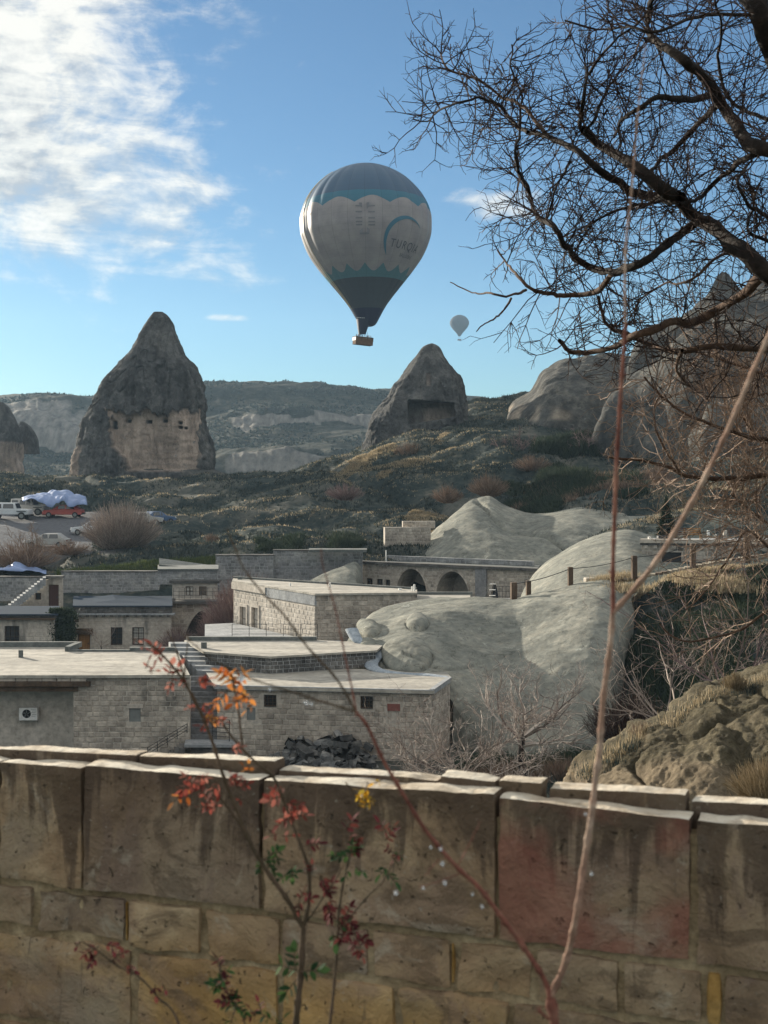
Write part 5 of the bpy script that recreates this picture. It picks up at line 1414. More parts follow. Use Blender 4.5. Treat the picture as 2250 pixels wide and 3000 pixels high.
# ------------------------------------------------------------------ cars
def extrude_profile(mb, prof_, y0, y1, inset=0.0):
    n = len(prof_)
    vs = [(x, y0, z) for x, z in prof_] + [(x, y1, z) for x, z in prof_]
    mb.add(vs, [tuple(range(n)), tuple(range(2 * n - 1, n - 1, -1))] + [(i, n + i, n + (i + 1) % n, (i + 1) % n) for i in range(n)])
def car(px_, d_, rz, kind, paint, label, L=4.3, Wd=1.75, zoff=0.0, name='parked_car'):
    x_, y_ = pxy(px_, d_); z_ = float(zg(x_, y_)[0]) + zoff
    r_ = empty(name, (x_, y_, z_)); tag(r_, label, 'car', 'cars parked on the lot')
    def part(nm, mb, mat, par=None, bevel=0):
        o = mb.build(nm, mat, None, bevel=bevel); o.parent = par or r_; return o
    h = L / 2; hw = Wd / 2
    if kind == 'jeep':
        body = [(-h, .55), (h, .55), (h, 1.0), (h - .1, 1.12), (h - 1.25, 1.18), (-h, 1.18)]
        top = [(-h + .02, 1.18), (h - 1.3, 1.18), (h - 1.55, 1.82), (-h + .05, 1.86)]; wr = .41
        sidewin = [(-h + .15, -h + .95), (-h + 1.1, -h + 1.75), (-h + 1.88, h - 1.62)]; wz = (1.24, 1.72)
    else:
        body = [(-h, .32), (h, .32), (h, .62), (h - .15, .78), (h - 1.15, .92), (-h + .5, .95), (-h + .05, .88)]
        top = [(-h + .35, .94), (h - 1.15, .92), (h - 1.85, 1.40), (-h + 1.0, 1.42)]; wr = .31
        sidewin = [(-h + .85, -h + 1.75), (-h + 1.85, h - 1.75)]; wz = (.96, 1.34)
    q = MB(); extrude_profile(q, body, -hw, hw); bd = part('body', q, paint, bevel=.05)
    q = MB(); n = len(top)
    vs = []
    for sy in (-1, 1):
        for (x, z) in top: vs.append((x, sy * (hw - .03 - (.12 if z > wz[1] - .05 else 0)), z))
    q.add(vs, [tuple(range(n)), tuple(range(2 * n - 1, n - 1, -1))] + [(i, n + i, n + (i + 1) % n, (i + 1) % n) for i in range(n)]); part('roof', q, paint, bevel=.03)
    for sy in (-1, 1):
        for (a, b) in sidewin:
            q = MB(); yy0, yy1 = sy * (hw - .02), sy * (hw - .10)
            q.add([(a, yy0, wz[0]), (b, yy0, wz[0]), (b - .08, yy1, wz[1]), (a + .05, yy1, wz[1])], [(0, 1, 2, 3)]); part('window', q, MAT['glass'])
    q = MB(); a, b = top[1], top[2]
    q.add([(a[0] + .01, -hw + .12, a[1] + .05), (a[0] + .01, hw - .12, a[1] + .05), (b[0] + .04, hw - .2, b[1] - .04), (b[0] + .04, -hw + .2, b[1] - .04)], [(0, 1, 2, 3)]); part('windscreen', q, MAT['glass'])
    for sy in (-1, 1):
        q = MB(); q.box((h + .0, sy * (hw - .25), .72 if kind != 'jeep' else .9), (.05, .26, .13)); part('headlight', q, MAT['white'])
        q = MB(); q.box((-h + .0, sy * (hw - .2), .75 if kind != 'jeep' else .95), (.05, .2, .15)); part('tail_light', q, MAT['red'])
    q = MB(); q.box((h + .03, 0, .45), (.14, Wd - .1, .18)); part('bumper', q, MAT['iron']); q = MB(); q.box((-h - .03, 0, .45), (.14, Wd - .1, .18)); part('bumper', q, MAT['iron'])
    for sx in (-1, 1):
        for sy in (-1, 1):
            q = MB(); q.bar((sx * (h - .75), sy * (hw - .2), wr), (sx * (h - .75), sy * (hw + .02), wr), wr, 14); wl = part('wheel', q, MAT['dark'])
            q = MB(); q.bar((sx * (h - .75), sy * (hw + .0), wr), (sx * (h - .75), sy * (hw + .035), wr), wr * .6, 10); part('rim', q, MAT['grey'], wl)
    if kind == 'jeep':
        q = MB(); q.bar((-h - .02, 0, 1.05), (-h - .25, 0, 1.05), .38, 14); part('spare_wheel', q, MAT['dark'])
        for sx in (-1, 1):
            for sy in (-1, 1): q = MB(); q.box((sx * (h - .75), sy * (hw + .04), .92), (1.0, .2, .08)); part('fender', q, MAT['iron'])
    r_.rotation_euler = (0, 0, rz); return r_
pw = plain('white_car_paint', (.52, .54, .56), .3, spec=.6); prd = plain('red_car_paint', (.34, .05, .035), .35, spec=.6); pbl = plain('blue_car_paint', (.05, .10, .20), .35, spec=.6); pgr = plain('silver_car_paint', (.35, .34, .32), .35, spec=.6)
car(28, 150.0, rad(-3), 'jeep', pw, 'white boxy off-road car at left edge of the parking lot', 4.7, 1.8)
car(88, 154.5, rad(-8), 'jeep', pgr, 'pale off-road car mostly hidden behind the white one', 4.0, 1.7)
rc = car(186, 152.0, rad(180), 'car', prd, 'red car under a big crumpled white and blue sheet', 4.4, 1.7)
car(420, 150.0, rad(5), 'car', pgr, 'silver car half hidden behind the large bare bush', 4.4, 1.75)
car(462, 151.0, rad(40), 'car', pbl, 'small dark blue car just right of the large bare bush', 3.8, 1.7)
car(140, 133.0, rad(176), 'car', pgr, 'dusty silver car low behind the thorny twigs at left', 4.2, 1.7, -.1)
car(272, 141.0, rad(176), 'car', pw, 'white car seen through the twigs of the large bush', 4.2, 1.7)
def sheet(outline, heights, d0, d1, label, mat, nx=46, ny=18, seed=0, name='sheet'):
    """draped sheet: outline (px, py_top) along its length, front edge py in heights"""
    o = np.array(outline, float); fr = np.array(heights, float)
    px_ = np.linspace(o[0, 0], o[-1, 0], nx); top = np.interp(px_, o[:, 0], o[:, 1]); bot = np.interp(px_, fr[:, 0], fr[:, 1])
    v = np.linspace(0, 1, ny)[None, :]
    dmid = (d0 + d1) / 2
    zt = (HY - top) / F * dmid; zb = (HY - bot) / F * d0
    # front edge -> crest -> back edge
    Y = d0 + (d1 - d0) * v + 0 * px_[:, None]
    prof_ = np.sin(np.clip(v * 1.15, 0, 1) * math.pi / 2) ** .6 * (1 - .8 * sstep(v, .8, 1.0))
    Zz = zb[:, None] + (zt - zb)[:, None] * prof_
    X = (px_[:, None] - CX) / F * Y
    G_ = np.stack([X, Y, Zz], -1).reshape(-1, 3)
    rg = np.abs(vnoise(G_ * [1.3, .8, .8] + seed)) * .34 + vnoise(G_ * 2.7 + seed) * .08
    G_[:, 2] += rg - .1; G_[:, 1] -= rg * .6
    i = np.arange(nx - 1)[:, None] * ny + np.arange(ny - 1)[None, :]
    o_ = mesh_np(name, G_, np.stack([i, i + ny, i + ny + 1, i + 1], -1).reshape(-1, 4), mat, smooth=True)
    tag(o_, label, 'tarp'); sd = o_.modifiers.new('s', 'SOLIDIFY'); sd.thickness = .03
    return o_
MAT['sheet'] = plain('blue_white_sheet', (.20, .27, .46), .45, var=.2, scale=1.0)
sheet([(66, 1462), (80, 1450), (120, 1446), (150, 1440), (170, 1437), (200, 1440), (232, 1450), (252, 1460), (256, 1472)],
      [(66, 1468), (90, 1462), (128, 1472), (140, 1484), (155, 1486), (165, 1472), (190, 1468), (200, 1482), (215, 1484), (235, 1476), (256, 1478)], 150.6, 156.5,
      'large crumpled pale blue sheet draped over the parked red car', MAT['sheet'])
sheet([(-40, 1666), (10, 1664), (25, 1656), (42, 1652), (62, 1654), (82, 1666), (110, 1670), (136, 1675)], [(-40, 1672), (15, 1671), (40, 1671), (80, 1672), (136, 1677)], 118.2, 121.5,
      'white sheet over a humped car above the far left block wall', MAT['sheet'], 36, 12, 5)
# ------------------------------------------------------------------ foreground garden wall
WA, WB = np.array([-1.024, 3.65]), np.array([.828, 2.95])
WL = np.hypot(*(WB - WA)); WD = (WB - WA) / WL; WN = np.array([WD[1], -WD[0]])      # WN towards the camera
def wall_s(px, back=0.0):
    """distance along the wall line of photo column px (line moved back by `back` metres)"""
    a = WA - WN * back; t = (px - CX) / F
    s = (t * a[1] - a[0]) / (WD[0] - t * WD[1]); return s, a[1] + WD[1] * s
def wall_z(px, py, back=0.0): return (HY - py) / F * wall_s(px, back)[1]
def front_material():
    m, t = mat_new('weathered_block')
    pos = t.new('ShaderNodeNewGeometry').outputs['Position']
    oi = t.new('ShaderNodeObjectInfo').outputs['Random']
    x, y, z = t.sep(pos)
    a = t.noise(pos, 3.2, 9, 0.62, 0.5)
    b = t.noise(pos, 13, 9, 0.7, 0.3)
    c = t.noise(pos, 1.3, 5, 0.6, 0.8)
    base = t.ramp(a, [(0.30, (0.22, 0.15, 0.095)), (0.44, (0.35, 0.255, 0.168)), (0.56, (0.43, 0.33, 0.222)), (0.72, (0.54, 0.44, 0.31))])
    och = t.ramp(t.math('ADD', t.math('MULTIPLY', a, .5), t.math('MULTIPLY', b, .5)), [(0.35, (0.28, 0.17, 0.065)), (0.65, (0.54, 0.36, 0.15))])
    lowm = t.math('MULTIPLY', t.remap(z, -1.10, -1.35), t.remap(c, 0.36, 0.58))
    base = t.mix(t.math('MULTIPLY', lowm, 0.92), base, och)
    pk1 = t.remap(t.noise(pos, 2.4, 6, .65, 1.0), 0.48, 0.58)
    base = t.mix(t.math('MULTIPLY', pk1, 0.55), base, (0.27, 0.195, 0.155))
    pk2 = t.remap(t.noise(t.vmul(pos, (1, 1, 1.4)), 3.7, 7, .68, 1.2), 0.54, 0.63)
    base = t.mix(t.math('MULTIPLY', pk2, 0.6), base, (0.155, 0.115, 0.08))
    pk3 = t.remap(t.noise(pos, 1.7, 5, .6, .6), 0.55, 0.66)
    base = t.mix(t.math('MULTIPLY', pk3, 0.5), base, (0.30, 0.275, 0.225))
    # each block its own tone
    base = t.mix(1.0, base, t.ramp(oi, [(0.0, (0.70, 0.69, 0.72)), (0.5, (0.92, 0.90, 0.88)), (1.0, (1.12, 1.04, 0.92))]), 'MULTIPLY')
    # pale lime bloom and dark damp runs
    bloom = t.remap(t.noise(pos, 5.5, 7, 0.72, 0.9), 0.56, 0.68)
    base = t.mix(t.math('MULTIPLY', bloom, 0.45), base, (0.55, 0.49, 0.39))
    runs = t.noise(t.vmul(pos, (7.5, 7.5, 1.1)), 1.0, 7, 0.66, 0.9)
    depth = t.math('ADD', runs, t.math('MULTIPLY', t.remap(z, -1.02, -0.74, smooth=False), 0.24))
    wet = t.remap(depth, 0.57, 0.68)
    base = t.mix(t.math('MULTIPLY', wet, 0.78), base, (0.085, 0.060, 0.045))
    green = t.math('MULTIPLY', t.remap(t.noise(pos, 2.1, 6, .6), .52, .64), 0.0)
    base = t.mix(green, base, (0.20, 0.18, 0.10))
    speck = t.remap(t.noise(pos, 75, 3, 0.6), 0.66, 0.74)
    base = t.mix(t.math('MULTIPLY', speck, 0.5), base, (0.45, 0.41, 0.34))
    pit = t.remap(t.noise(pos, 48, 3, 0.6), 0.36, 0.28)
    base = t.mix(t.math('MULTIPLY', pit, 0.6), base, (0.05, 0.04, 0.03))
    h = t.math('ADD', t.math('MULTIPLY', a, 1.0), t.math('ADD', t.math('MULTIPLY', b, 0.8), t.math('MULTIPLY', pit, -0.25)))
    finish(t, base, 0.9, h, bdist=0.035, spec=0.2)
    return m
MAT['front'] = front_material()
def red_block():
    m = MAT['front'].copy(); m.name = 'red_stained_block'; t = m.node_tree
    bs = [n for n in t.nodes if n.type == 'BSDF_PRINCIPLED'][0]
    src = bs.inputs['Base Color'].links[0].from_socket
    pos = t.nodes.new('ShaderNodeNewGeometry').outputs['Position']
    nz = t.nodes.new('ShaderNodeTexNoise'); nz.inputs['Scale'].default_value = 4.0; nz.inputs['Detail'].default_value = 8; t.links.new(pos, nz.inputs['Vector'])
    mr = t.nodes.new('ShaderNodeMapRange'); mr.inputs[1].default_value = .45; mr.inputs[2].default_value = .58; mr.inputs[4].default_value = .7; t.links.new(nz.outputs[0], mr.inputs[0])
    mx = t.nodes.new('ShaderNodeMix'); mx.data_type = 'RGBA'; t.links.new(mr.outputs[0], mx.inputs[0]); t.links.new(src, mx.inputs[6]); mx.inputs[7].default_value = (0.30, 0.115, 0.085, 1)
    t.links.new(mx.outputs[2], bs.inputs['Base Color']); return m
MAT['redblock'] = red_block()
MAT['ochre'] = earth('ochre_wedge', [(0.20, 0.11, 0.03), (0.32, 0.19, 0.06), (0.42, 0.27, 0.10)], 9, 5, 0.01)
MAT['frontmortar'] = earth('old_mortar', [(0.20, 0.145, 0.085), (0.31, 0.235, 0.14), (0.43, 0.34, 0.215)], 9, 5, 0.02)
def sunlit_topmat():  # pale colour for upward faces, painting in the sun on them
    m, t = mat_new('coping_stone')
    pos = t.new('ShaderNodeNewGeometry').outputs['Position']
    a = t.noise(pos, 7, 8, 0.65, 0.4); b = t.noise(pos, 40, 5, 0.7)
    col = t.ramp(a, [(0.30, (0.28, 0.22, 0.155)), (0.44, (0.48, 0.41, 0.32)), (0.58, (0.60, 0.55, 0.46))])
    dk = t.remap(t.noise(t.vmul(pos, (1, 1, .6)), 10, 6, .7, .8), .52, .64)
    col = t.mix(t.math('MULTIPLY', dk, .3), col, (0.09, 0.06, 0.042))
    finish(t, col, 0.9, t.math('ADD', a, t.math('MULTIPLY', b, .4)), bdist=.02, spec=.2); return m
MAT['coping'] = sunlit_topmat()

def block(name, s0, s1, z0, z1a, z1b, out, depth, mat, parent, res=.018, rd=.014, amp=.006, seed=0, top=False):
    """rounded rough block: along the wall s0..s1, height z0..z1 (left, right), from out to out-depth"""
    w_, d_, h_ = s1 - s0, depth, max(z1a, z1b) - z0
    nx, nz, nd = max(4, int(w_ / res)), max(4, int(h_ / res)), max(3, int(d_ / res / 1.4))
    faces, verts, base = [], [], 0
    def patch(nu, nv, fn):
        nonlocal base
        u, v = np.meshgrid(np.linspace(-1, 1, nu + 1), np.linspace(-1, 1, nv + 1), indexing='ij')
        verts.append(np.stack(fn(u, v), -1).reshape(-1, 3))
        i = np.arange(nu)[:, None] * (nv + 1) + np.arange(nv)[None, :]
        faces.append(np.stack([i, i + nv + 1, i + nv + 2, i + 1], -1).reshape(-1, 4) + base); base += (nu + 1) * (nv + 1)
    o = lambda a: a * 0 + 1
    patch(nx, nz, lambda u, v: (u, -o(u), v)); patch(nx, nd, lambda u, v: (u, v, o(u))); patch(nd, nz, lambda u, v: (-o(u), -u, v)); patch(nd, nz, lambda u, v: (o(u), u, v)); patch(nx, 2, lambda u, v: (u, -v, -o(u)))
    V = np.concatenate(verts) * np.array([w_ / 2, d_ / 2, h_ / 2])
    half = np.array([w_ / 2, d_ / 2, h_ / 2]); inn = np.clip(V, -(half - rd), half - rd); dl = V - inn; ln = np.linalg.norm(dl, axis=1, keepdims=True) + 1e-9
    V = inn + dl / ln * np.minimum(ln, rd) * 1.0
    nrm = dl / ln
    S = V[:, 0] + (s0 + s1) / 2; Zc = V[:, 2] + z0 + h_ / 2; O = out - d_ / 2 - V[:, 1]
    fr = (Zc - z0) / h_; tz = z1a + (z1b - z1a) * (S - s0) / w_
    Zc = z0 + fr * (tz - z0)
    W_ = np.stack([WA[0] + WD[0] * S + WN[0] * O, WA[1] + WD[1] * S + WN[1] * O, Zc], -1)
    Nw = np.stack([WD[0] * nrm[:, 0] - WN[0] * nrm[:, 1], WD[1] * nrm[:, 0] - WN[1] * nrm[:, 1], nrm[:, 2]], -1)
    n = fbm(W_ * 5 + seed, 4) * amp + fbm(W_ * 22 + seed, 4) * amp * .45
    edge = np.clip(ln[:, 0] / rd, 0, 1); n = n - np.maximum(0, fbm(W_ * 11 + 40 + seed, 3)) * edge * rd * 1.1
    W_ = W_ + Nw * n[:, None]
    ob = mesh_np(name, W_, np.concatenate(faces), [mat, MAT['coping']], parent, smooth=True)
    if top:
        mi = np.zeros(sum(len(q_) for q_ in faces), np.int32); mi[len(faces[0]):len(faces[0]) + len(faces[1])] = 1  # top faces get the paler, painted-sunlight colour
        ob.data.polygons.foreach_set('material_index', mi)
    return ob

gw = empty('garden_wall', (*((WA + WB) / 2), -1.68)); tag(gw, 'weathered sandstone block wall across the foreground with a stepped bright coping', 'wall')
def bz(px, py): return wall_z(px, py)
# mortar core
q = MB()
a0, a1 = WA - WD * 1.2, WA + WD * (WL + 1.2)
def wpt(p, o, z): return (p[0] + WN[0] * o, p[1] + WN[1] * o, z)
q.add([wpt(a0, -.018, -2.2), wpt(a1, -.018, -2.2), wpt(a1, -.018, -.79), wpt(a0, -.018, -.79), wpt(a0, -.17, -2.2), wpt(a1, -.17, -2.2), wpt(a1, -.17, -.79), wpt(a0, -.17, -.79)],
      [(0, 1, 2, 3), (5, 4, 7, 6), (3, 2, 6, 7), (0, 4, 5, 1), (1, 5, 6, 2), (4, 0, 3, 7)])
q.build('mortar_core', MAT['frontmortar'], gw)
sd_ = 0
# first (top) course with sunlight painted into the colour of its upper faces
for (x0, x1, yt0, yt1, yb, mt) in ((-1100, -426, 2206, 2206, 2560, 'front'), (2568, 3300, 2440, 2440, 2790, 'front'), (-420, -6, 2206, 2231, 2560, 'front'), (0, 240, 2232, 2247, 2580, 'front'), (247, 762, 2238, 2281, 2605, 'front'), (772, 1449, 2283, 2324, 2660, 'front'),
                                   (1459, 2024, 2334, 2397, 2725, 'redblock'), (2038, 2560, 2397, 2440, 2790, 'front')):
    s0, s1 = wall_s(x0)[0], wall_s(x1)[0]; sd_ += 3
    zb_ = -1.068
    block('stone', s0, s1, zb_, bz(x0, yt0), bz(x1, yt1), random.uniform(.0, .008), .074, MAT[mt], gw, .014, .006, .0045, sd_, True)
# second course
js = [(-1100, -700), (-694, -426), (2606, 2900), (2906, 3300), (-420, -200), (-195, 92), (98, 363), (372, 584), (594, 816), (824, 1075), (1085, 1318), (1332, 1560), (1572, 1812), (1822, 2062), (2118, 2330), (2338, 2600)]
for (x0, x1) in js:
    s0, s1 = wall_s(x0)[0], wall_s(x1)[0]; sd_ += 3
    block('stone', s0, s1, -1.20 + random.uniform(-.006, .006), -1.083, -1.083, random.uniform(-.006, .004), .10, MAT['front'], gw, .015, .011, .0055, sd_)
# ochre filler wedges
for (x0, x1, z0, z1) in ((2068, 2112, -1.20, -1.085), (363.5, 371.5, -1.2, -1.09), (1322, 1330, -1.19, -1.09)):
    s0, s1 = wall_s(x0)[0], wall_s(x1)[0]; block('filler', s0, s1, z0, z1, z1, -.006, .06, MAT['ochre'], gw, .02, .01, .004, sd_)
js3 = [(-1100, -426), (2606, 3300), (-420, -60), (-50, 380), (392, 810), (820, 1150), (1160, 1490), (1500, 1910), (1920, 2270), (2280, 2600)]
for (x0, x1) in js3:
    s0, s1 = wall_s(x0)[0], wall_s(x1)[0]; sd_ += 3
    block('stone', s0, s1, -1.43 + random.uniform(-.01, .01), -1.213, -1.213, random.uniform(-.006, .006), .10, MAT['front'], gw, .018, .013, .007, sd_)
for (x0, x1) in [(-1100, -426), (2606, 3300), (-420, 120), (132, 560), (572, 1000), (1012, 1420), (1432, 1900), (1912, 2600)]:
    s0, s1 = wall_s(x0)[0], wall_s(x1)[0]; sd_ += 3
    block('stone', s0, s1, -1.75, -1.443, -1.443, random.uniform(-.004, .006), .10, MAT['front'], gw, .03, .018, .01, sd_)
# back row of coping: each with its own level and end
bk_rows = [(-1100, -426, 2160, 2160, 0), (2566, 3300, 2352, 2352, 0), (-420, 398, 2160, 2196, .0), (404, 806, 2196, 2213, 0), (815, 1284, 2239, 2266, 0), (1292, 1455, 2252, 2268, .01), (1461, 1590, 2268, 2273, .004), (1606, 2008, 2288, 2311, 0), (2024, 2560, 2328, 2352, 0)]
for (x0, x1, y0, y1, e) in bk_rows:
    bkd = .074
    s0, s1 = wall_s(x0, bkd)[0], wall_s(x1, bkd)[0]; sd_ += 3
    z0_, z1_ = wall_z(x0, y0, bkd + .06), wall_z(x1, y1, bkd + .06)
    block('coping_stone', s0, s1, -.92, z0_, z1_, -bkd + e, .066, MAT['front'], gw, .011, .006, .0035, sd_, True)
# ------------------------------------------------------------------ vegetation
def leafy(name, cols, trans=0.25, rough=0.8):
    m, t = mat_new(name)
    r = t.new('ShaderNodeNewGeometry').outputs['Random Per Island']
    o = t.new('ShaderNodeObjectInfo').outputs['Random']
    rr_ = t.math('FRACT', t.math('ADD', r, o))
    col = t.ramp(rr_, [(0.0, cols[0]), (0.5, cols[1]), (1.0, cols[2])])
    b = finish(t, col, rough, None, spec=0.15)
    if trans:
        tr = t.new('ShaderNodeBsdfTranslucent'); t.put(tr.inputs[0], col)
        mx = t.new('ShaderNodeMixShader'); mx.inputs[0].default_value = trans
        out = [n for n in t.n if n.type == 'OUTPUT_MATERIAL'][0]
        t.l.new(b.outputs[0], mx.inputs[1]); t.l.new(tr.outputs[0], mx.inputs[2]); t.l.new(mx.outputs[0], out.inputs[0])
    return m
MAT['straw'] = leafy('dry_grass', [(0.20, 0.155, 0.09), (0.33, 0.265, 0.17), (0.48, 0.40, 0.28)], 0.4)
MAT['scrub'] = leafy('scrub_leaf', [(0.020, 0.033, 0.033), (0.042, 0.056, 0.052), (0.10, 0.105, 0.085)], 0.25)
MAT['green'] = leafy('green_grass', [(0.05, 0.075, 0.025), (0.09, 0.12, 0.04), (0.16, 0.18, 0.07)], 0.35)
MAT['ivy'] = leafy('dark_ivy', [(0.018, 0.030, 0.020), (0.035, 0.052, 0.032), (0.06, 0.075, 0.045)], 0.2)
MAT['twigbrown'] = leafy('brown_twig', [(0.115, 0.078, 0.058), (0.19, 0.13, 0.095), (0.31, 0.22, 0.16)], 0)
MAT['twigdark'] = leafy('dark_twig', [(0.022, 0.014, 0.013), (0.040, 0.026, 0.022), (0.085, 0.052, 0.040)], 0)
MAT['twiggrey'] = leafy('grey_twig', [(0.15, 0.12, 0.105), (0.26, 0.21, 0.18), (0.40, 0.33, 0.28)], 0)
MAT['twigpale'] = leafy('pale_twig', [(0.12, 0.09, 0.08), (0.30, 0.25, 0.22), (0.55, 0.48, 0.42)], 0)
MAT['twigpurple'] = leafy('purple_twig', [(0.12, 0.08, 0.078), (0.18, 0.125, 0.12), (0.27, 0.20, 0.18)], 0)
MAT['bark'] = earth('dark_bark', [(0.009, 0.007, 0.006), (0.020, 0.015, 0.013), (0.045, 0.032, 0.025)], 6, 5, .02)
MAT['barkbrown'] = earth('brown_bark', [(0.035, 0.021, 0.014), (0.075, 0.045, 0.030), (0.14, 0.085, 0.055)], 6, 5, .02)

def tufts(name, X, Y, h, w_, mat, blades=3, zoff=0.0, Zq=None, lean=.5):
    """many blades of grass or twiggy leaves as ONE mesh"""
    n = len(X); Zb = (zg(X, Y) if Zq is None else Zq) + zoff
    X, Y, Zb, h = [np.repeat(a, blades) for a in (X, Y, Zb, h)]
    m = len(X); a = RNG.uniform(0, 2 * np.pi, m); le = RNG.uniform(0, lean, m) * h
    jx, jy = RNG.normal(0, .10, m), RNG.normal(0, .10, m)
    b = RNG.uniform(0, 2 * np.pi, m)
    hh = h * RNG.uniform(.55, 1.25, m)
    wv = np.stack([np.cos(a), np.sin(a), a * 0], -1) * (w_ * RNG.uniform(.6, 1.4, m))[:, None]
    B = np.stack([X + jx, Y + jy, Zb - .06], -1)
    T = B + np.stack([np.cos(b) * le, np.sin(b) * le, hh + .06], -1)
    V = np.stack([B - wv, B + wv, T], 1).reshape(-1, 3)
    o = mesh_np(name, V, np.arange(m * 3).reshape(-1, 3), mat)
    return o
# sample the slope
def sample(n, x0, x1, d0, d1, f=None):
    px_ = RNG.uniform(x0, x1, n * 3); d = RNG.uniform(d0, d1, n * 3)
    X = (px_ - CX) / F * d
    k = np.ones(n * 3, bool) if f is None else (RNG.uniform(0, 1, n * 3) < f(px_, d, X))
    return X[k][:n], d[k][:n]
def parkmask(px_, d): return (d > 127) & (d < 160) & (px_ < 270 + (d - 130) * 0)
_crest = np.zeros_like(_ZZ)
_crest[5:-5] = _ZZ[5:-5] - (_ZZ[:-10] + _ZZ[10:]) / 2
def crest(x, y):
    fi = np.clip(np.interp(y, _dd, np.arange(len(_dd))).astype(int), 0, len(_dd) - 1); fj = np.clip(((x / y + .42) / .84 * (NT_ - 1)).astype(int), 0, NT_ - 1)
    return _crest[fi, fj]
def patch_(X, d, s, o): return vnoise(np.stack([X / s, d / s, X * 0 + o], -1))
f1 = lambda p, d, X: np.where(parkmask(p, d), 0, np.clip(.45 + .8 * patch_(X, d, 4, 3) + .5 * patch_(X, d, 1.3, 30), 0.02, 1))
X, Y = sample(52000, -60, 2320, 118, 232, f1)
tag(tufts('scrub', X, Y, RNG.uniform(.12, .42, len(X)), .075, MAT['scrub'], 3, lean=1.1), 'low grey green scrub covering the hillside', kind='stuff')
f2 = lambda p, d, X: np.where(parkmask(p, d), 0, np.clip(3.0 * crest(X, d) - .45 + .5 * patch_(X, d, 7, 9) + .7 * np.exp(-((p - 1060 - (178 - d) * 3) / 190) ** 2) * (d > 158) * (d < 182) * (patch_(X, d, 3, 2) > -.2), 0, 1))
X, Y = sample(26000, -60, 2320, 118, 215, f2)
tag(tufts('dry_grass', X, Y, RNG.uniform(.07, .26, len(X)), .04, MAT['straw'], 3, lean=1.0), 'dry straw grass on the ridges of the slope', kind='stuff')
X, Y = sample(5000, 170, 660, 118.3, 121.5, None)
tag(tufts('grass_fringe', X, Y, RNG.uniform(.2, .5, len(X)), .05, MAT['green'], 4, lean=.8), kind='stuff')
X, Y = sample(3500, 620, 1000, 117.0, 120.0, None)
tag(tufts('grass_fringe', X, Y, RNG.uniform(.15, .4, len(X)), .05, MAT['straw'], 3, lean=.8), kind='stuff')
# far slope scrub and bushes
hq = RNG.integers(0, hx.size, 26000); hX, hY, hZ = hx.reshape(-1)[hq], hy2.reshape(-1)[hq], hz2.reshape(-1)[hq]
ok = (tf.reshape(-1)[hq] < .25) & (hY < 765) & (vnoise(np.stack([hX / 22, hY / 22, hX * 0], -1)) > -.35)
tag(tufts('mesa_scrub', hX[ok], hY[ok], RNG.uniform(.4, 1.2, ok.sum()), .7, MAT['scrub'], 3, Zq=hZ[ok], lean=1.0), kind='stuff')

def twigline(p, d, L, r0, n, wig, up=0.0, r1=None):
    pts = [p]; d = d / (np.linalg.norm(d) + 1e-9); st = L / (n - 1)
    dd_ = d.copy()
    for k in range(n - 1):
        dd_ = dd_ + RNG.normal(0, wig, 3); dd_[2] += up; dd_ /= np.linalg.norm(dd_)
        pts.append(pts[-1] + dd_ * st)
    pts = np.array(pts)
    return pts, np.linspace(r0, r0 * .35 if r1 is None else r1, n)

def bush(label, px_, py_base, d_, rx, h, n, mat, r=.012, cat='bush', group='bare bushes on the slope', name='bare_bush', sub=3, spread=1.0, ry=None, lean=0.0, stems=14):
    c = np.array(P(px_, py_base, d_)); polys, rads = [], []
    ry = ry or rx
    n = int(n * 1.5); r = r * 1.3
    for i in range(n):
        a = RNG.uniform(0, 2 * np.pi); q = math.sqrt(RNG.uniform(0, 1))
        k = i % stems; sa = k * 2.4
        b = c + np.array([rx * .28 * math.cos(sa) * (k / stems), ry * .28 * math.sin(sa) * (k / stems), -.15])
        t = c + np.array([rx * q * math.cos(a) * spread, ry * q * math.sin(a) * spread, h * (1 - .55 * q * q) * RNG.uniform(.55, 1.0)]) + np.array([lean, 0, 0])
        m_ = b * .45 + t * .55 + np.array([rx * .22 * math.cos(a) * q, ry * .22 * math.sin(a) * q, -.02 * h]) * 1.0
        s = np.linspace(0, 1, 5)[:, None]
        pts = (1 - s) ** 2 * b + 2 * s * (1 - s) * m_ + s ** 2 * t
        pts[1:] += RNG.normal(0, .018 * h, (4, 3))
        polys.append(pts); rads.append(np.linspace(r * 1.5, r * .5, 5))
        for j in range(sub):
            i0 = RNG.integers(1, 4); p0 = pts[i0]; dr = pts[i0 + 1] - pts[i0 - 1]
            dr = dr / np.linalg.norm(dr) + RNG.normal(0, .55, 3)
            q_, rr2 = twigline(p0, dr, h * RNG.uniform(.12, .28), r * .6, 3, .22, .03)
            polys.append(q_); rads.append(rr2)
    V, Fc = tubes(polys, rads, 3)
    o = mesh_np('branches', V, Fc, mat)
    rt = empty(name, P(px_, py_base, d_)); tag(rt, label, cat, group); adopt(o, rt)
    return rt
bush('large round tan bare bush beside the parked cars', 355, 1612, 132, 4.1, 5.4, 620, MAT['twiggrey'], .017)
bush('sprawling thorny bush above the block wall at far left', 60, 1668, 123, 4.0, 3.2, 330, MAT['twigbrown'], .014)
bush('low tangled bush under the silver car', 200, 1622, 127, 2.6, 1.4, 150, MAT['twigbrown'], .014)
bush('big purple grey bare bush behind the sunlit plaster house', 725, 1880, 98, 3.6, 5.3, 700, MAT['twigpurple'], .014, stems=24)
bush('small purple bare bush at the dark pointed arch', 640, 1900, 97, 1.7, 3.4, 260, MAT['twigpurple'], .013)
bush('reddish twiggy bush climbing the wall at the pointed arch', 520, 1905, 98, 1.6, 2.0, 140, MAT['twigpurple'], .013)
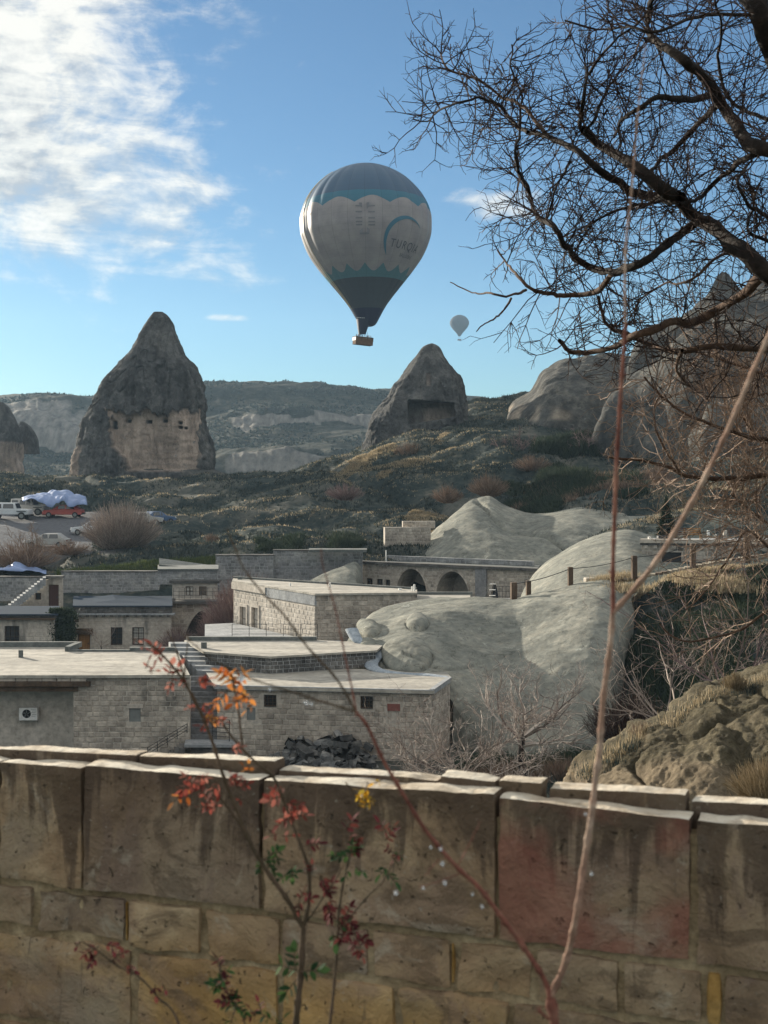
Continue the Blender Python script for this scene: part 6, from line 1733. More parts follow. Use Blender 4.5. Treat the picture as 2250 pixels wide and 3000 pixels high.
bush('round reddish bush low on the grassy slope at centre', 1010, 1462, 150, 2.4, 2.0, 160, MAT['twigpurple'], .016)
bush('orange brown bush on the slope right of centre', 1430, 1452, 142, 2.4, 2.6, 210, MAT['twigbrown'], .016)
bush('brown bush left of the smooth pale rock slope', 1310, 1470, 142, 1.9, 2.0, 150, MAT['twigbrown'], .016)
bush('brown bush right under the rock dome on the slope', 1560, 1380, 160, 2.6, 2.2, 160, MAT['twigbrown'], .018)
bush('small straw coloured bush on the ridge below the cave rock', 1200, 1345, 176, 2.3, 2.6, 160, MAT['twigbrown'], .02)
bush('tiny orange bush on the slope above the block wall', 620, 1588, 128, .8, 1.0, 70, MAT['twigbrown'], .014)

def tree(label, px_, py_base, d_, h, spread, mat, bark, group='bare trees on the slope', n1=9, n2=7, n3=6, trunk_h=.22, r=.11, lean=(0, 0), tips=2, rt_name='bare_tree', tw=.010):
    c = np.array(P(px_, py_base, d_)); polys, rads = [], []
    th_ = h * trunk_h
    tp, tr_ = twigline(c - np.array([0, 0, .4]), np.array([lean[0], lean[1], 1.0]), th_ + .4, r, 6, .12)
    tr_ = np.linspace(r * 1.25, r * .8, 6)
    for i in range(n1):
        a = i * 2.4 + RNG.uniform(-.4, .4); el_ = RNG.uniform(.25, 1.2)
        d0 = np.array([math.cos(a) * math.cos(el_) * spread + lean[0] * .5, math.sin(a) * math.cos(el_) * spread, math.sin(el_)])
        p, q = twigline(tp[-1 - (i % 2)], d0, h * (1 - trunk_h) * RNG.uniform(.7, 1.05), r * .5, 9, .17, .03, tw * 1.2)
        polys.append(p); rads.append(q)
        for j in range(n2):
            k = RNG.integers(2, 9); k = min(k, 8); t_ = p[k] - p[k - 1]; t_ /= np.linalg.norm(t_)
            p2, q2 = twigline(p[k], t_ + RNG.normal(0, .6, 3), h * RNG.uniform(.14, .32), r * .16, 6, .2, .05, tw)
            polys.append(p2); rads.append(q2)
            for l in range(n3):
                k2 = RNG.integers(1, 6); t2 = p2[k2] - p2[k2 - 1]; t2 /= np.linalg.norm(t2)
                p3, q3 = twigline(p2[k2], t2 + RNG.normal(0, .6, 3), h * RNG.uniform(.06, .16), tw, 4, .25, .06)
                polys.append(p3); rads.append(q3)
                for m_ in range(tips):
                    k3 = RNG.integers(1, 4); t3 = p3[k3] - p3[k3 - 1]; t3 /= np.linalg.norm(t3)
                    p4, q4 = twigline(p3[k3], t3 + RNG.normal(0, .7, 3), h * RNG.uniform(.03, .08), tw * .8, 3, .2, .05)
                    polys.append(p4); rads.append(q4)
    rt = empty(rt_name, P(px_, py_base, d_)); tag(rt, label, 'tree', group)
    V, Fc = tubes([tp], [tr_], 8); adopt(mesh_np('trunk', V, Fc, bark, smooth=True), rt)
    V, Fc = tubes(polys, rads, 3); adopt(mesh_np('crown', V, Fc, mat), rt)
    return rt
tree('reddish bare tree on the slope left of the rock dome base', 1510, 1365, 168, 4.6, 1.2, MAT['twigpurple'], MAT['bark'], n3=5, tips=1, tw=.02, r=.14)
tree('dark reddish bare tree right below the rock dome', 1725, 1340, 168, 4.0, 1.3, MAT['twigpurple'], MAT['bark'], n3=5, tips=1, tw=.02, r=.13)
tree('thin bare tree rising at the far left above the block wall', 92, 1690, 121, 4.2, .8, MAT['twigbrown'], MAT['bark'], n3=5, tips=1, tw=.013, r=.10)
tree('slim bare sapling against the plaster wall with two barred windows', 300, 1915, 99, 2.6, .7, MAT['twiggrey'], MAT['bark'], n1=5, n2=4, n3=2, tips=0, r=.04)
tree('black-trunked bare tree in front of the big pale rock', 1545, 2260, 50, 4.5, 1.2, MAT['twigpale'], MAT['bark'], 'bare trees below the rock', n1=12, n2=9, n3=7, trunk_h=.30, r=.13, lean=(-.25, 0), tw=.007)
tree('wide tangled bare tree filling the gully right of the pale rock', 1960, 2210, 44, 5.2, 1.3, MAT['twiggrey'], MAT['bark'], 'bare trees below the rock', n1=11, n2=7, n3=5, trunk_h=.15, r=.09, tw=.007)
tree('tall thin bare tree at the right edge behind the earth bank', 2150, 2120, 40, 5.4, 1.0, MAT['twigpurple'], MAT['barkbrown'], 'bare trees below the rock', n1=8, n2=6, n3=4, trunk_h=.18, r=.08, tw=.006)
tree('thicket of pale arching twigs right of the rubble heap', 1345, 2300, 47, 3.2, 1.7, MAT['twigpale'], MAT['bark'], 'bare thickets by the wall', n1=20, n2=8, n3=6, trunk_h=.04, r=.05, tw=.009, tips=1, rt_name='bare_thicket')
tree('sparse thicket of fine twigs against the house corner', 1215, 2290, 48, 3.0, .8, MAT['twiggrey'], MAT['bark'], 'bare thickets by the wall', n1=9, n2=7, n3=4, trunk_h=.04, r=.03, tw=.006, tips=1, rt_name='bare_thicket')
tree('low pale bramble thicket at the foot of the black-trunked tree', 1470, 2320, 45, 1.9, 2.0, MAT['twigpale'], MAT['bark'], 'bare thickets by the wall', n1=14, n2=7, n3=5, trunk_h=.04, r=.04, tw=.008, tips=1, rt_name='bare_thicket')
bush('dark low thicket deep in the gully behind the cane', 1840, 2190, 46, 1.6, 2.4, 260, MAT['twigdark'], .009, group='bare thickets by the wall')
bush('golden dry weed clump on the earth bank crest', 2152, 2010, 25.3, .25, .30, 170, MAT['straw'], .004, name='weed_clump', group='dry weeds on the bank')
bush('thin reddish dry weed at the bank edge beside the cane', 1880, 2160, 24.6, .28, .38, 40, MAT['twigbrown'], .004, name='weed_clump', group='dry weeds on the bank')
bush('large golden drooping weed clump at lower right', 2260, 2345, 17.5, .62, .62, 520, MAT['straw'], .003, name='weed_clump', group='dry weeds on the bank', sub=4)

# fir
fr_ = empty('fir_tree', P(1952, 1575, 95)); tag(fr_, 'small dark green fir standing at the left of the terrace', 'tree')
c = np.array(P(1952, 1575, 95)); V, Fc = tubes([np.array([c, c + [0, 0, 3.0]])], [np.array([.06, .01])], 6); adopt(mesh_np('trunk', V, Fc, MAT['bark']), fr_)
pl2, rd2 = [], []
for k in range(900):
    t = RNG.uniform(0.05, 1); a = RNG.uniform(0, 6.28); R_ = (1 - t) * .95 + .05
    b = c + [0, 0, t * 3.0]; e = b + np.array([math.cos(a) * R_ * RNG.uniform(.6, 1), math.sin(a) * R_ * RNG.uniform(.6, 1), -.12 + .1 * t]); pl2.append(np.array([b * .6 + e * .4 * 1.0, b * .3 + e * .7 + [0, 0, -.03], e])); rd2.append(np.array([.035, .05, .01]))
V, Fc = tubes(pl2, rd2, 3); adopt(mesh_np('crown', V, Fc, MAT['ivy']), fr_)

# dark undergrowth masses
def mass(name, n, x0, x1, d0, d1, h, w_, mat, f=None, blades=4, lean=1.3):
    X, Y = sample(int(n * 1.05), x0, x1, d0, d1, f)
    # clumps: uneven height and ragged margins
    s_ = max(.6, (d1 - d0) / 9); pn = vnoise(np.stack([X / s_, Y / s_, X * 0 + 3.3], -1)); px_ = CX + X / Y * F
    e = np.minimum.reduce([(px_ - x0) / (x1 - x0), (x1 - px_) / (x1 - x0), (Y - d0) / (d1 - d0), (d1 - Y) / (d1 - d0)]) * 4
    k = pn + np.minimum(e, 1) * 1.2 > .45
    X, Y, pn, e = X[k], Y[k], pn[k], e[k]
    return tag(tufts(name, X, Y, RNG.uniform(h[0], h[1], len(X)) * np.clip(.45 + .5 * pn + .45 * np.minimum(e, 1), .15, 1.3), w_, mat, blades, lean=lean), kind='stuff')
mass('undergrowth', 15000, 1440, 1900, 132, 156, (.5, 1.3), .07, MAT['ivy'], lambda p, d, X: np.clip(.7 + patch_(X, d, 4, 1), 0, 1))
mass('undergrowth', 9000, 1440, 1980, 132, 158, (.4, 1.0), .05, MAT['twigbrown'], lambda p, d, X: np.clip(.3 + patch_(X, d, 4, 6), 0, 1))
mass('undergrowth', 9000, 1560, 1900, 160, 176, (.6, 1.5), .09, MAT['ivy'], lambda p, d, X: np.clip(.4 + patch_(X, d, 5, 4), 0, 1))
mass('undergrowth', 22000, 1780, 2300, 57, 79, (.15, .5), .05, MAT['ivy'], lambda p, d, X: np.clip(.55 + .8 * patch_(X, d, 2.5, 1), 0.05, 1))
mass('dry_grass', 9000, 1700, 2300, 74.5, 82, (.15, .45), .022, MAT['straw'], lambda p, d, X: np.clip(.35 + .9 * patch_(X, d, 2.5, 5), 0.0, 1), 4, .5)
mass('undergrowth', 12000, 1100, 2300, 34, 58, (.1, .45), .035, MAT['scrub'], lambda p, d, X: np.clip(.5 + .8 * patch_(X, d, 2.5, 8), 0.0, 1))
mass('grass', 9000, 1500, 1800, 26, 44, (.06, .22), .012, MAT['green'], None, 4, .6)
mass('undergrowth', 6000, 750, 1080, 122, 128, (.3, .9), .06, MAT['ivy'], lambda p, d, X: np.clip(.5 + patch_(X, d, 3, 1), 0, 1))
# grass on the bank crest and dry tuft on the rock stair
def ontop(name, pts, n, h, w_, mat, jit=.3, lean=.6, blades=4):
    a = np.array([tuple(P(*p)) for p in pts]); s = smoothline(a, 200)[RNG.integers(0, 200, n)] + RNG.normal(0, 1, (n, 3)) * [jit, jit, .03]
    return tag(tufts(name, s[:, 0], s[:, 1], RNG.uniform(h[0], h[1], n), w_, mat, blades, Zq=s[:, 2], lean=lean), kind='stuff')
ontop('bank_grass', [(1740, 2262, 24.4), (1800, 2216, 24.4), (1885, 2164, 24.4), (1910, 2142, 24.5), (1990, 2124, 24.7), (2030, 2086, 25), (2110, 2034, 25.2), (2180, 2022, 25.4), (2250, 1990, 25.5)], 1500, (.03, .14), .006, MAT['straw'], .12)
ontop('bank_grass', [(1740, 2268, 24.3), (1885, 2172, 24.3), (1990, 2132, 24.6), (2110, 2044, 25.1), (2250, 1998, 25.4)], 1200, (.02, .08), .008, MAT['scrub'], .18)
ontop('stair_grass', [(1738, 1716, 79), (1770, 1706, 79), (1810, 1700, 79), (1850, 1694, 78.5)], 700, (.2, .55), .018, MAT['straw'], .35)
ontop('stair_grass', [(1745, 1738, 77.5), (1800, 1730, 77), (1860, 1728, 76)], 700, (.15, .5), .02, MAT['straw'], .5)
ontop('stair_grass', [(2030, 1700, 75), (2090, 1706, 74), (2150, 1730, 73)], 1400, (.2, .5), .02, MAT['straw'], .7)
# creeper between the mid houses
cr_ = empty('creeper', P(180, 1900, 98)); tag(cr_, 'dark green creeper covering the gap between the two mid-slope houses', 'plant')
n = 5000; pp_ = RNG.uniform(0, 1, (n, 3)); X = (150 + pp_[:, 0] * 65 - CX) / F * 98.5 + RNG.normal(0, .15, n); Zc = Z(1900, 98.5) + pp_[:, 1] * 2.9
o_ = tufts('leaves', X, 98.6 - pp_[:, 2] * .7 * (1 - .4 * pp_[:, 1]), np.full(n, .14), .06, MAT['ivy'], 1, Zq=Zc, lean=1.5); adopt(o_, cr_)
q = MB()
for k in range(6): q.bar(P(155 + 10 * k, 1902, 98.8), P(160 + 9 * k + random.uniform(-8, 8), 1800, 98.8), .04)
q.build('stem', MAT['bark'], cr_)

mass('undergrowth', 7000, 1330, 1800, 55.5, 60.5, (.2, .8), .035, MAT['ivy'], lambda p, d, X: np.clip(.5 + .8 * patch_(X, d, 2.0, 18), 0.05, 1))
mass('undergrowth', 4000, 1330, 1800, 53, 60, (.2, .7), .02, MAT['twigbrown'], lambda p, d, X: np.clip(.3 + .8 * patch_(X, d, 2.0, 12), 0.0, 1))

mass('dry_grass', 16000, 800, 1330, 164, 184, (.10, .32), .05, MAT['straw'], lambda p, d, X: np.clip(.15 + 1.1 * patch_(X, d, 3.5, 41) + .3 * patch_(X, d, 1.1, 4), 0, 1), 3, 1.0)
mass('dry_grass', 5000, 1150, 1420, 134, 150, (.10, .32), .04, MAT['straw'], lambda p, d, X: np.clip(.2 + 1.0 * patch_(X, d, 3.0, 47), 0, 1), 3, 1.0)
mass('dry_grass', 5000, 1800, 2250, 118, 150, (.12, .4), .04, MAT['straw'], lambda p, d, X: np.clip(.2 + 1.0 * patch_(X, d, 3.0, 49), 0, 1), 3, 1.0)
# ------------------------------------------------------------------ the big bare tree overhead at right
ZO = lambda x, y: (1200 + x * .633, y * .633)
D0 = 12.0
limbs = [  # (thick start px, end px), depth shift, points in the enlarged crop (x, y)
 ('limb', 58, 22, 0.0, [(2300, 1560), (1960, 1400), (1659, 1275), (1560, 1180), (1450, 1090), (1330, 1010), (1250, 930), (1170, 880), (1050, 770), (950, 720), (860, 650), (800, 600)]),
 ('limb', 30, 12, .2, [(1250, 930), (1170, 915), (1100, 900), (1000, 870), (900, 810), (800, 720), (650, 640), (540, 610)]),
 ('branch', 12, 4, .3, [(540, 610), (480, 570), (430, 500), (380, 465), (270, 455), (150, 510), (90, 555), (25, 545)]),
 ('branch', 14, 5, .0, [(800, 600), (790, 560), (800, 470), (820, 350), (815, 300)]),
 ('branch', 11, 4, .5, [(620, 610), (540, 510), (430, 450), (330, 380), (240, 340), (165, 300), (145, 240)]),
 ('limb', 46, 14, -.5, [(2300, 900), (1900, 760), (1659, 690), (1560, 650), (1480, 540), (1400, 400), (1330, 320), (1270, 270), (1160, 200), (1100, 130), (1110, 50), (1150, -60)]),
 ('limb', 70, 50, -.8, [(2300, 1300), (1900, 700), (1680, 250), (1610, 60), (1570, -60)]),
 ('branch', 20, 7, .2, [(1400, 430), (1300, 465), (1150, 460), (1050, 500), (980, 560), (950, 640)]),
 ('branch', 18, 7, .4, [(1430, 470), (1340, 580), (1220, 700), (1130, 770), (1060, 860)]),
 ('limb', 26, 10, .3, [(1330, 1020), (1270, 1060), (1180, 1140), (1080, 1220), (950, 1260), (860, 1245), (770, 1200), (720, 1130), (680, 1060), (600, 1000), (560, 950), (530, 850), (500, 790)]),
 ('branch', 10, 4, .3, [(500, 790), (490, 700), (510, 600), (510, 450), (470, 330), (470, 200)]),
 ('branch', 18, 5, .6, [(950, 1265), (850, 1350), (720, 1360), (640, 1355), (550, 1330), (500, 1270), (450, 1210), (410, 1160)]),
 ('branch', 9, 3, .6, [(540, 1335), (470, 1370), (400, 1365), (300, 1355), (190, 1310)]),
 ('branch', 7, 3, .6, [(470, 1380), (430, 1440), (380, 1490), (305, 1535)]),
 ('limb', 40, 12, .5, [(2300, 1500), (1900, 1330), (1659, 1290), (1560, 1350), (1430, 1440), (1320, 1480), (1180, 1510), (1060, 1540), (940, 1600), (760, 1630), (700, 1570)]),
 ('limb', 26, 9, .9, [(2300, 1700), (1900, 1620), (1659, 1610), (1400, 1610), (1230, 1620), (1100, 1590), (990, 1540), (900, 1480), (880, 1380)]),
 ('branch', 22, 8, -.2, [(1900, 620), (1659, 700), (1560, 740), (1450, 820), (1370, 900), (1250, 960)]),
 ('branch', 14, 6, .0, [(1900, 1100), (1659, 1010), (1560, 940), (1520, 860), (1560, 760)]),
 ('branch', 12, 5, -.4, [(1659, 560), (1500, 480), (1440, 300), (1440, 120), (1400, -20)]),
 ('branch', 12, 5, -.3, [(1900, 20), (1659, 60), (1400, 65), (1250, 110), (1110, 150), (1000, 120), (860, 140), (720, 100)]),
 ('branch', 9, 4, .1, [(830, 340), (960, 170), (1050, 110), (1090, 60)]),
 ('branch', 10, 4, .2, [(800, 610), (860, 540), (900, 430), (1000, 300), (1110, 180)]),
 ('branch', 9, 4, .3, [(740, 750), (680, 860), (650, 960), (620, 1040)]),
 ('branch', 9, 4, .3, [(1160, 930), (1000, 960), (880, 1010), (800, 1070), (720, 1090)]),
 ('branch', 9, 4, .5, [(1560, 1180), (1440, 1180), (1300, 1300), (1180, 1310), (1060, 1400), (1030, 1500)]),
 ('branch', 10, 4, .4, [(1659, 1130), (1560, 1060), (1600, 920), (1540, 880)]),
 ('branch', 12, 5, .8, [(1260, 1620), (1230, 1700), (1300, 1790), (1380, 1850)]),
]
bt = empty('bare_tree', P(2540, 2480, D0 + .3)); tag(bt, 'large leafless tree with a dense web of dark branches at upper right', 'tree')
def px3(x, y, dd=0.0):
    a, b = ZO(x, y); return np.array(P(a, b, D0 + dd))
tw_p, tw_r = [], []
def spray(p, t, L, r, lev):
    n = (6, 4, 3)[lev]
    pts, rr2 = twigline(p, t, L, r, n, (.17, .20, .22)[lev], (.03, .02, .0)[lev], r * .5)
    tw_p.append(pts); tw_r.append(rr2)
    if lev < 2:
        for k in range((5, 2)[lev]):
            i = min(n - 1, 1 + int(RNG.integers(0, n - 1))); t2 = pts[i] - pts[i - 1]; t2 /= np.linalg.norm(t2)
            s = RNG.normal(0, 1, 3); s -= s.dot(t2) * t2; s /= np.linalg.norm(s)
            spray(pts[i], t2 * .9 + s * RNG.uniform(.6, 1.1), L * RNG.uniform(.28, .55), r * .62, lev + 1)
for (nm, w0, w1, ddp, pts) in limbs:
    a = np.array([px3(x, y, ddp + .5 * math.sin(i * 1.3 + w0)) for i, (x, y) in enumerate(pts)])
    a = smoothline(a, len(pts) * 5); a += np.concatenate([fbm(a * 3 + 7 * j, 3)[:, None] for j in range(3)], 1) * .022
    w_ = np.linspace(w0, w1, len(a)) / 2 / F * D0 * 1.12
    w_ = w_ * (1 + .16 * vnoise(a * 5))
    V, Fc = tubes([a], [w_], 8 if w0 > 12 else 5)
    o_ = mesh_np(nm, V, Fc, MAT['bark'] if ddp < .5 else MAT['barkbrown'], smooth=True); adopt(o_, bt)
    seg = np.linalg.norm(np.diff(a, axis=0), axis=1); s = np.concatenate([[0], np.cumsum(seg)])
    q = .06
    while q < s[-1]:
        i = min(len(a) - 2, int(np.searchsorted(s, q))); p = a[i]
        pxx = CX + p[0] / p[1] * F
        pyy = HY - p[2] / p[1] * F
        if pxx < 2330 and not (1290 < pxx < 1560 and pyy > 780):
            t = a[i + 1] - a[i]; t /= np.linalg.norm(t) + 1e-9
            sd3 = RNG.normal(0, 1, 3) * [1, .55, 1]; sd3[2] += .25; sd3 -= sd3.dot(t) * t; sd3 /= np.linalg.norm(sd3)
            f_ = .55 + .45 * min(1, w_[i] / .03)
            spray(p, t * .35 + sd3, RNG.uniform(.22, .70) * f_ + .05, .0072, 0)
        q += RNG.uniform(.05, .13)
V, Fc = tubes(tw_p, tw_r, 3); adopt(tag(mesh_np('twigs', V, Fc, MAT['twigdark']), kind='stuff'), bt)
tr_pts = np.array([tuple(P(2560, 2700, 12.3)), tuple(P(2545, 2200, 12.3)), tuple(P(2570, 1500, 12.3)), tuple(P(2640, 900, 12.2)), tuple(P(2660, 300, 12.0))])
a = smoothline(tr_pts, 40); V, Fc = tubes([a], [np.linspace(.26, .12, 40)], 12); adopt(mesh_np('trunk', V, Fc, MAT['bark'], smooth=True), bt)

# second, brown tangle lower down at the right edge
bt2 = empty('bare_tree', P(2420, 2200, 17)); tag(bt2, 'brown sunlit tangle of drooping twigs at the right edge mid-height', 'tree')
tw_p, tw_r = [], []
for (w0, w1, dd_, pts) in [
    (22, 7, 16.6, [(2500, 1500), (2330, 1420), (2250, 1392), (2160, 1404), (2080, 1405), (2010, 1392), (1955, 1365), (1880, 1352), (1780, 1335)]),
    (16, 6, 16.2, [(2500, 1360), (2300, 1300), (2180, 1278), (2130, 1265), (2060, 1232), (1985, 1200), (1930, 1150), (1890, 1105)]),
    (16, 6, 17, [(2500, 1450), (2330, 1330), (2230, 1290), (2180, 1230), (2150, 1180), (2210, 1160), (2280, 1150)]),
    (12, 5, 16.8, [(2500, 1700), (2300, 1560), (2200, 1500), (2140, 1440)]),
    (9, 4, 16, [(1985, 1385), (1950, 1330), (1925, 1280), (1915, 1200), (1940, 1150)]),
    (10, 4, 16, [(2300, 1650), (2200, 1560), (2150, 1590), (2100, 1700), (2000, 1790)]),
    (12, 5, 17, [(2500, 1900), (2300, 1780), (2180, 1840), (2050, 1880), (1980, 1870), (1935, 1830)]),
    (14, 5, 16.5, [(2500, 1250), (2300, 1130), (2200, 1080), (2080, 1040), (1990, 1020)])]:
    a = smoothline(np.array([tuple(P(x, y, dd_)) for x, y in pts]), len(pts) * 5); a += np.concatenate([fbm(a * 2.5 + 7 * j, 3)[:, None] for j in range(3)], 1) * .03
    w_ = np.linspace(w0, w1, len(a)) / 2 / F * dd_
    V, Fc = tubes([a], [w_], 6); adopt(mesh_np('limb', V, Fc, MAT['barkbrown'], smooth=True), bt2)
    seg = np.linalg.norm(np.diff(a, axis=0), axis=1); s = np.concatenate([[0], np.cumsum(seg)]); q = .05
    while q < s[-1]:
        i = min(len(a) - 2, int(np.searchsorted(s, q))); p = a[i]; pxx = CX + p[0] / p[1] * F
        pyy = HY - p[2] / p[1] * F
        if pxx < 2330 and (pxx > 2040 or RNG.uniform() < .30) and (pyy < 1600 or RNG.uniform() < .35):
            t = a[i + 1] - a[i]; t /= np.linalg.norm(t) + 1e-9
            sd3 = RNG.normal(0, 1, 3) * [1, .8, 1] + [-.2, 0, -.1]; sd3 -= sd3.dot(t) * t; sd3 /= np.linalg.norm(sd3)
            spray(p, t * .5 + sd3, RNG.uniform(.35, 1.1), .0075, 0)
        q += RNG.uniform(.015, .038)
V, Fc = tubes(tw_p, tw_r, 3); adopt(tag(mesh_np('twigs', V, Fc, MAT['twigbrown']), kind='stuff'), bt2)
a = smoothline(np.array([tuple(P(2470, 2330, 17)), tuple(P(2450, 1900, 17)), tuple(P(2500, 1450, 16.8)), tuple(P(2530, 1200, 16.6))]), 24); V, Fc = tubes([a], [np.linspace(.16, .08, 24)], 10); adopt(mesh_np('trunk', V, Fc, MAT['barkbrown'], smooth=True), bt2)

# ------------------------------------------------------------------ rose canes in front of the wall
MAT['cane'] = earth('red_cane', [(0.10, 0.035, 0.028), (0.19, 0.075, 0.055), (0.33, 0.18, 0.13)], 14, 5, .003)
MAT['canepale'] = earth('pale_cane', [(0.16, 0.085, 0.06), (0.30, 0.19, 0.14), (0.50, 0.39, 0.31)], 14, 5, .003)
MAT['stem'] = earth('green_brown_stem', [(0.045, 0.035, 0.022), (0.085, 0.062, 0.040), (0.13, 0.085, 0.06)], 14, 5, .003)
MAT['leafred'] = leafy('red_leaf', [(0.13, 0.026, 0.022), (0.20, 0.055, 0.042), (0.32, 0.15, 0.12)], 0.5, .85)
MAT['leaforange'] = leafy('orange_leaf', [(0.26, 0.07, 0.02), (0.40, 0.14, 0.035), (0.50, 0.24, 0.07)], 0.55, .85)
MAT['leafyellow'] = leafy('yellow_leaf', [(0.34, 0.18, 0.02), (0.48, 0.29, 0.03), (0.28, 0.22, 0.04)], 0.5, .4)
MAT['leafdark'] = leafy('maroon_leaf', [(0.045, 0.012, 0.014), (0.09, 0.022, 0.025), (0.13, 0.045, 0.035)], 0.3, .9)
MAT['leafgreen'] = leafy('dark_green_leaf', [(0.012, 0.03, 0.014), (0.025, 0.055, 0.022), (0.05, 0.09, 0.03)], 0.3, .9)
def drop_mat():
    m, t = mat_new('water_drop'); b = finish(t, (0.95, 0.97, 1.0), 0.02, None, spec=1.0); b.inputs['Transmission Weight'].default_value = .75; b.inputs['IOR'].default_value = 1.33; return m
MAT['drop'] = drop_mat()
LEAF = {}
def leaf_mesh(mat, k):
    if (mat.name, k) not in LEAF:
        r = random.Random(k)
        prof_ = [(0, .0), (.12, .16), (.32, .29), (.55, .30), (.78, .20), (1, 0)]
        V, Fc = [], []
        for i, (t, w_) in enumerate(prof_):
            dz_ = -.16 * t * t + r.uniform(-.015, .015); V += [(-w_ * r.uniform(.9, 1.1), t, dz_ + .10 * w_), (0, t, dz_), (w_ * r.uniform(.9, 1.1), t, dz_ + .10 * w_)]
        for i in range(5):
            b = i * 3; Fc += [(b, b + 1, b + 4, b + 3), (b + 1, b + 2, b + 5, b + 4)]
        me = bpy.data.meshes.new('leaf'); me.from_pydata(V, [], Fc); me.materials.append(mat); me.polygons.foreach_set('use_smooth', [True] * len(Fc)); LEAF[(mat.name, k)] = me
    return LEAF[(mat.name, k)]
def leaf(root, p, direction, size, mat):
    o_ = bpy.data.objects.new('leaf', leaf_mesh(mat, random.randrange(3)))
    q_ = Vector(direction).to_track_quat('Y', 'Z'); q_ = q_ @ Matrix.Rotation(random.uniform(-1.0, 1.0), 3, 'Y').to_quaternion()
    o_.location = p; o_.rotation_mode = 'QUATERNION'; o_.rotation_quaternion = q_; o_.scale = (size * random.uniform(.75, 1.0), size, size); link(o_, root)
def compound(root, px_, py_, d, n, mat, size, ang=None):
    """a rose leaf: n leaflets along a short stalk"""
    a = random.uniform(0, 6.28) if ang is None else ang
    ax = Vector((math.cos(a), random.uniform(-.4, .4), math.sin(a))); c = P(px_, py_, d)
    sidev = Vector((-math.sin(a), random.uniform(-.3, .3), math.cos(a)))
    MB().bar(c, c + ax * size * 1.15, .0012, 3).build('leaf_stalk', MAT['stem'], root)
    for k in range(n):
        if k == n - 1: leaf(root, c + ax * size * 1.15, ax, size * random.uniform(.9, 1.15), mat)
        else:
            s = 1 if k % 2 else -1; t = .35 + .35 * (k // 2) * 1.3
            leaf(root, c + ax * size * t, sidev * s + ax * .6 + Vector((0, random.uniform(-.4, .4), random.uniform(-.4, .1))), size * random.uniform(.65, .95), mat)
def cane(root, pts, w0, w1, mat, nodes=True, name='stem', thorns=0, buds=True):
    a = smoothline(np.array([tuple(P(x, y, d)) for x, y, d in pts]), len(pts) * 9)
    w_ = np.linspace(w0, w1, len(a)) * .80 / 2 / F * np.array([p[1] for p in a])
    if nodes:
        s = np.concatenate([[0], np.cumsum(np.linalg.norm(np.diff(a, axis=0), axis=1))]); w_ = w_ * (1 + .42 * np.exp(-(((s / .047 + .3 * np.sin(s * 9)) % 1 - .5) / .10) ** 2))
        a = a + np.stack([vnoise(a * 9), vnoise(a * 9 + 5), vnoise(a * 9 + 9)], -1) * .0022
    polys, rads = [a], [w_]
    if buds:
        for k in range(6, len(a) - 2, 3):
            t = a[k + 1] - a[k]; t /= np.linalg.norm(t); s_ = RNG.normal(0, 1, 3); s_ -= s_.dot(t) * t; s_ /= np.linalg.norm(s_)
            L_ = RNG.uniform(.004, .010); polys.append(np.array([a[k], a[k] + (s_ * .8 + t * .5) * L_])); rads.append(np.array([w_[k] * .55, w_[k] * .2]))
    V, Fc = tubes(polys, rads, 7)
    o_ = mesh_np(name, V, Fc, mat, smooth=True); adopt(o_, root); return a
# tall cane at right
rc_ = empty('young_tree', P(1625, 4050, 2.05)); tag(rc_, 'slender leafless reddish cane forking twice in front of the wall at right', 'plant')
dt = 2.0
cane(rc_, [(1650, 4400, dt), (1640, 3500, dt), (1632, 3060, dt), (1615, 2925, dt)], 44, 34, MAT['cane'])
cane(rc_, [(1615, 2925, dt), (1655, 2820, dt), (1690, 2660, dt - .02), (1712, 2540, dt), (1730, 2420, dt), (1745, 2280, dt), (1757, 2200, dt), (1768, 2060, dt), (1785, 1900, dt), (1793, 1800, dt)], 24, 19, MAT['canepale'])
cane(rc_, [(1793, 1800, dt), (1798, 1700, dt), (1802, 1560, dt), (1805, 1400, dt), (1811, 1250, dt), (1820, 1100, dt), (1829, 950, dt)], 16, 12, MAT['cane'])
cane(rc_, [(1829, 950, dt), (1828, 850, dt), (1833, 700, dt), (1845, 600, dt), (1858, 450, dt), (1872, 300, dt), (1882, 200, dt), (1890, 130, dt)], 9, 4, MAT['canepale'])
cane(rc_, [(1793, 1798, dt), (1850, 1735, dt), (1920, 1650, dt - .02), (2000, 1520, dt - .03), (2075, 1380, dt - .04), (2130, 1260, dt - .05), (2190, 1120, dt - .05), (2260, 960, dt - .05), (2340, 800, dt)], 19, 15, MAT['canepale'])
cane(rc_, [(1625, 2960, dt), (1600, 2880, dt), (1540, 2790, dt), (1460, 2680, dt), (1400, 2600, dt), (1340, 2545, dt), (1260, 2450, dt), (1180, 2330, dt), (1120, 2230, dt), (1075, 2130, dt), (1040, 2085, dt)], 20, 11, MAT['cane'])
cane(rc_, [(1040, 2085, dt), (985, 1990, dt), (900, 1895, dt), (830, 1800, dt), (770, 1735, dt), (718, 1665, dt), (690, 1600, dt), (666, 1545, dt)], 9, 5, MAT['stem'])
cane(rc_, [(1040, 2085, dt), (960, 2062, dt), (860, 2030, dt), (760, 1995, dt), (690, 1965, dt), (600, 1915, dt), (520, 1848, dt)], 8, 4, MAT['stem'])
cane(rc_, [(1042, 2085, dt), (1030, 2020, dt), (1010, 1920, dt), (985, 1800, dt), (960, 1710, dt), (942, 1650, dt), (938, 1605, dt)], 7, 3, MAT['cane'])
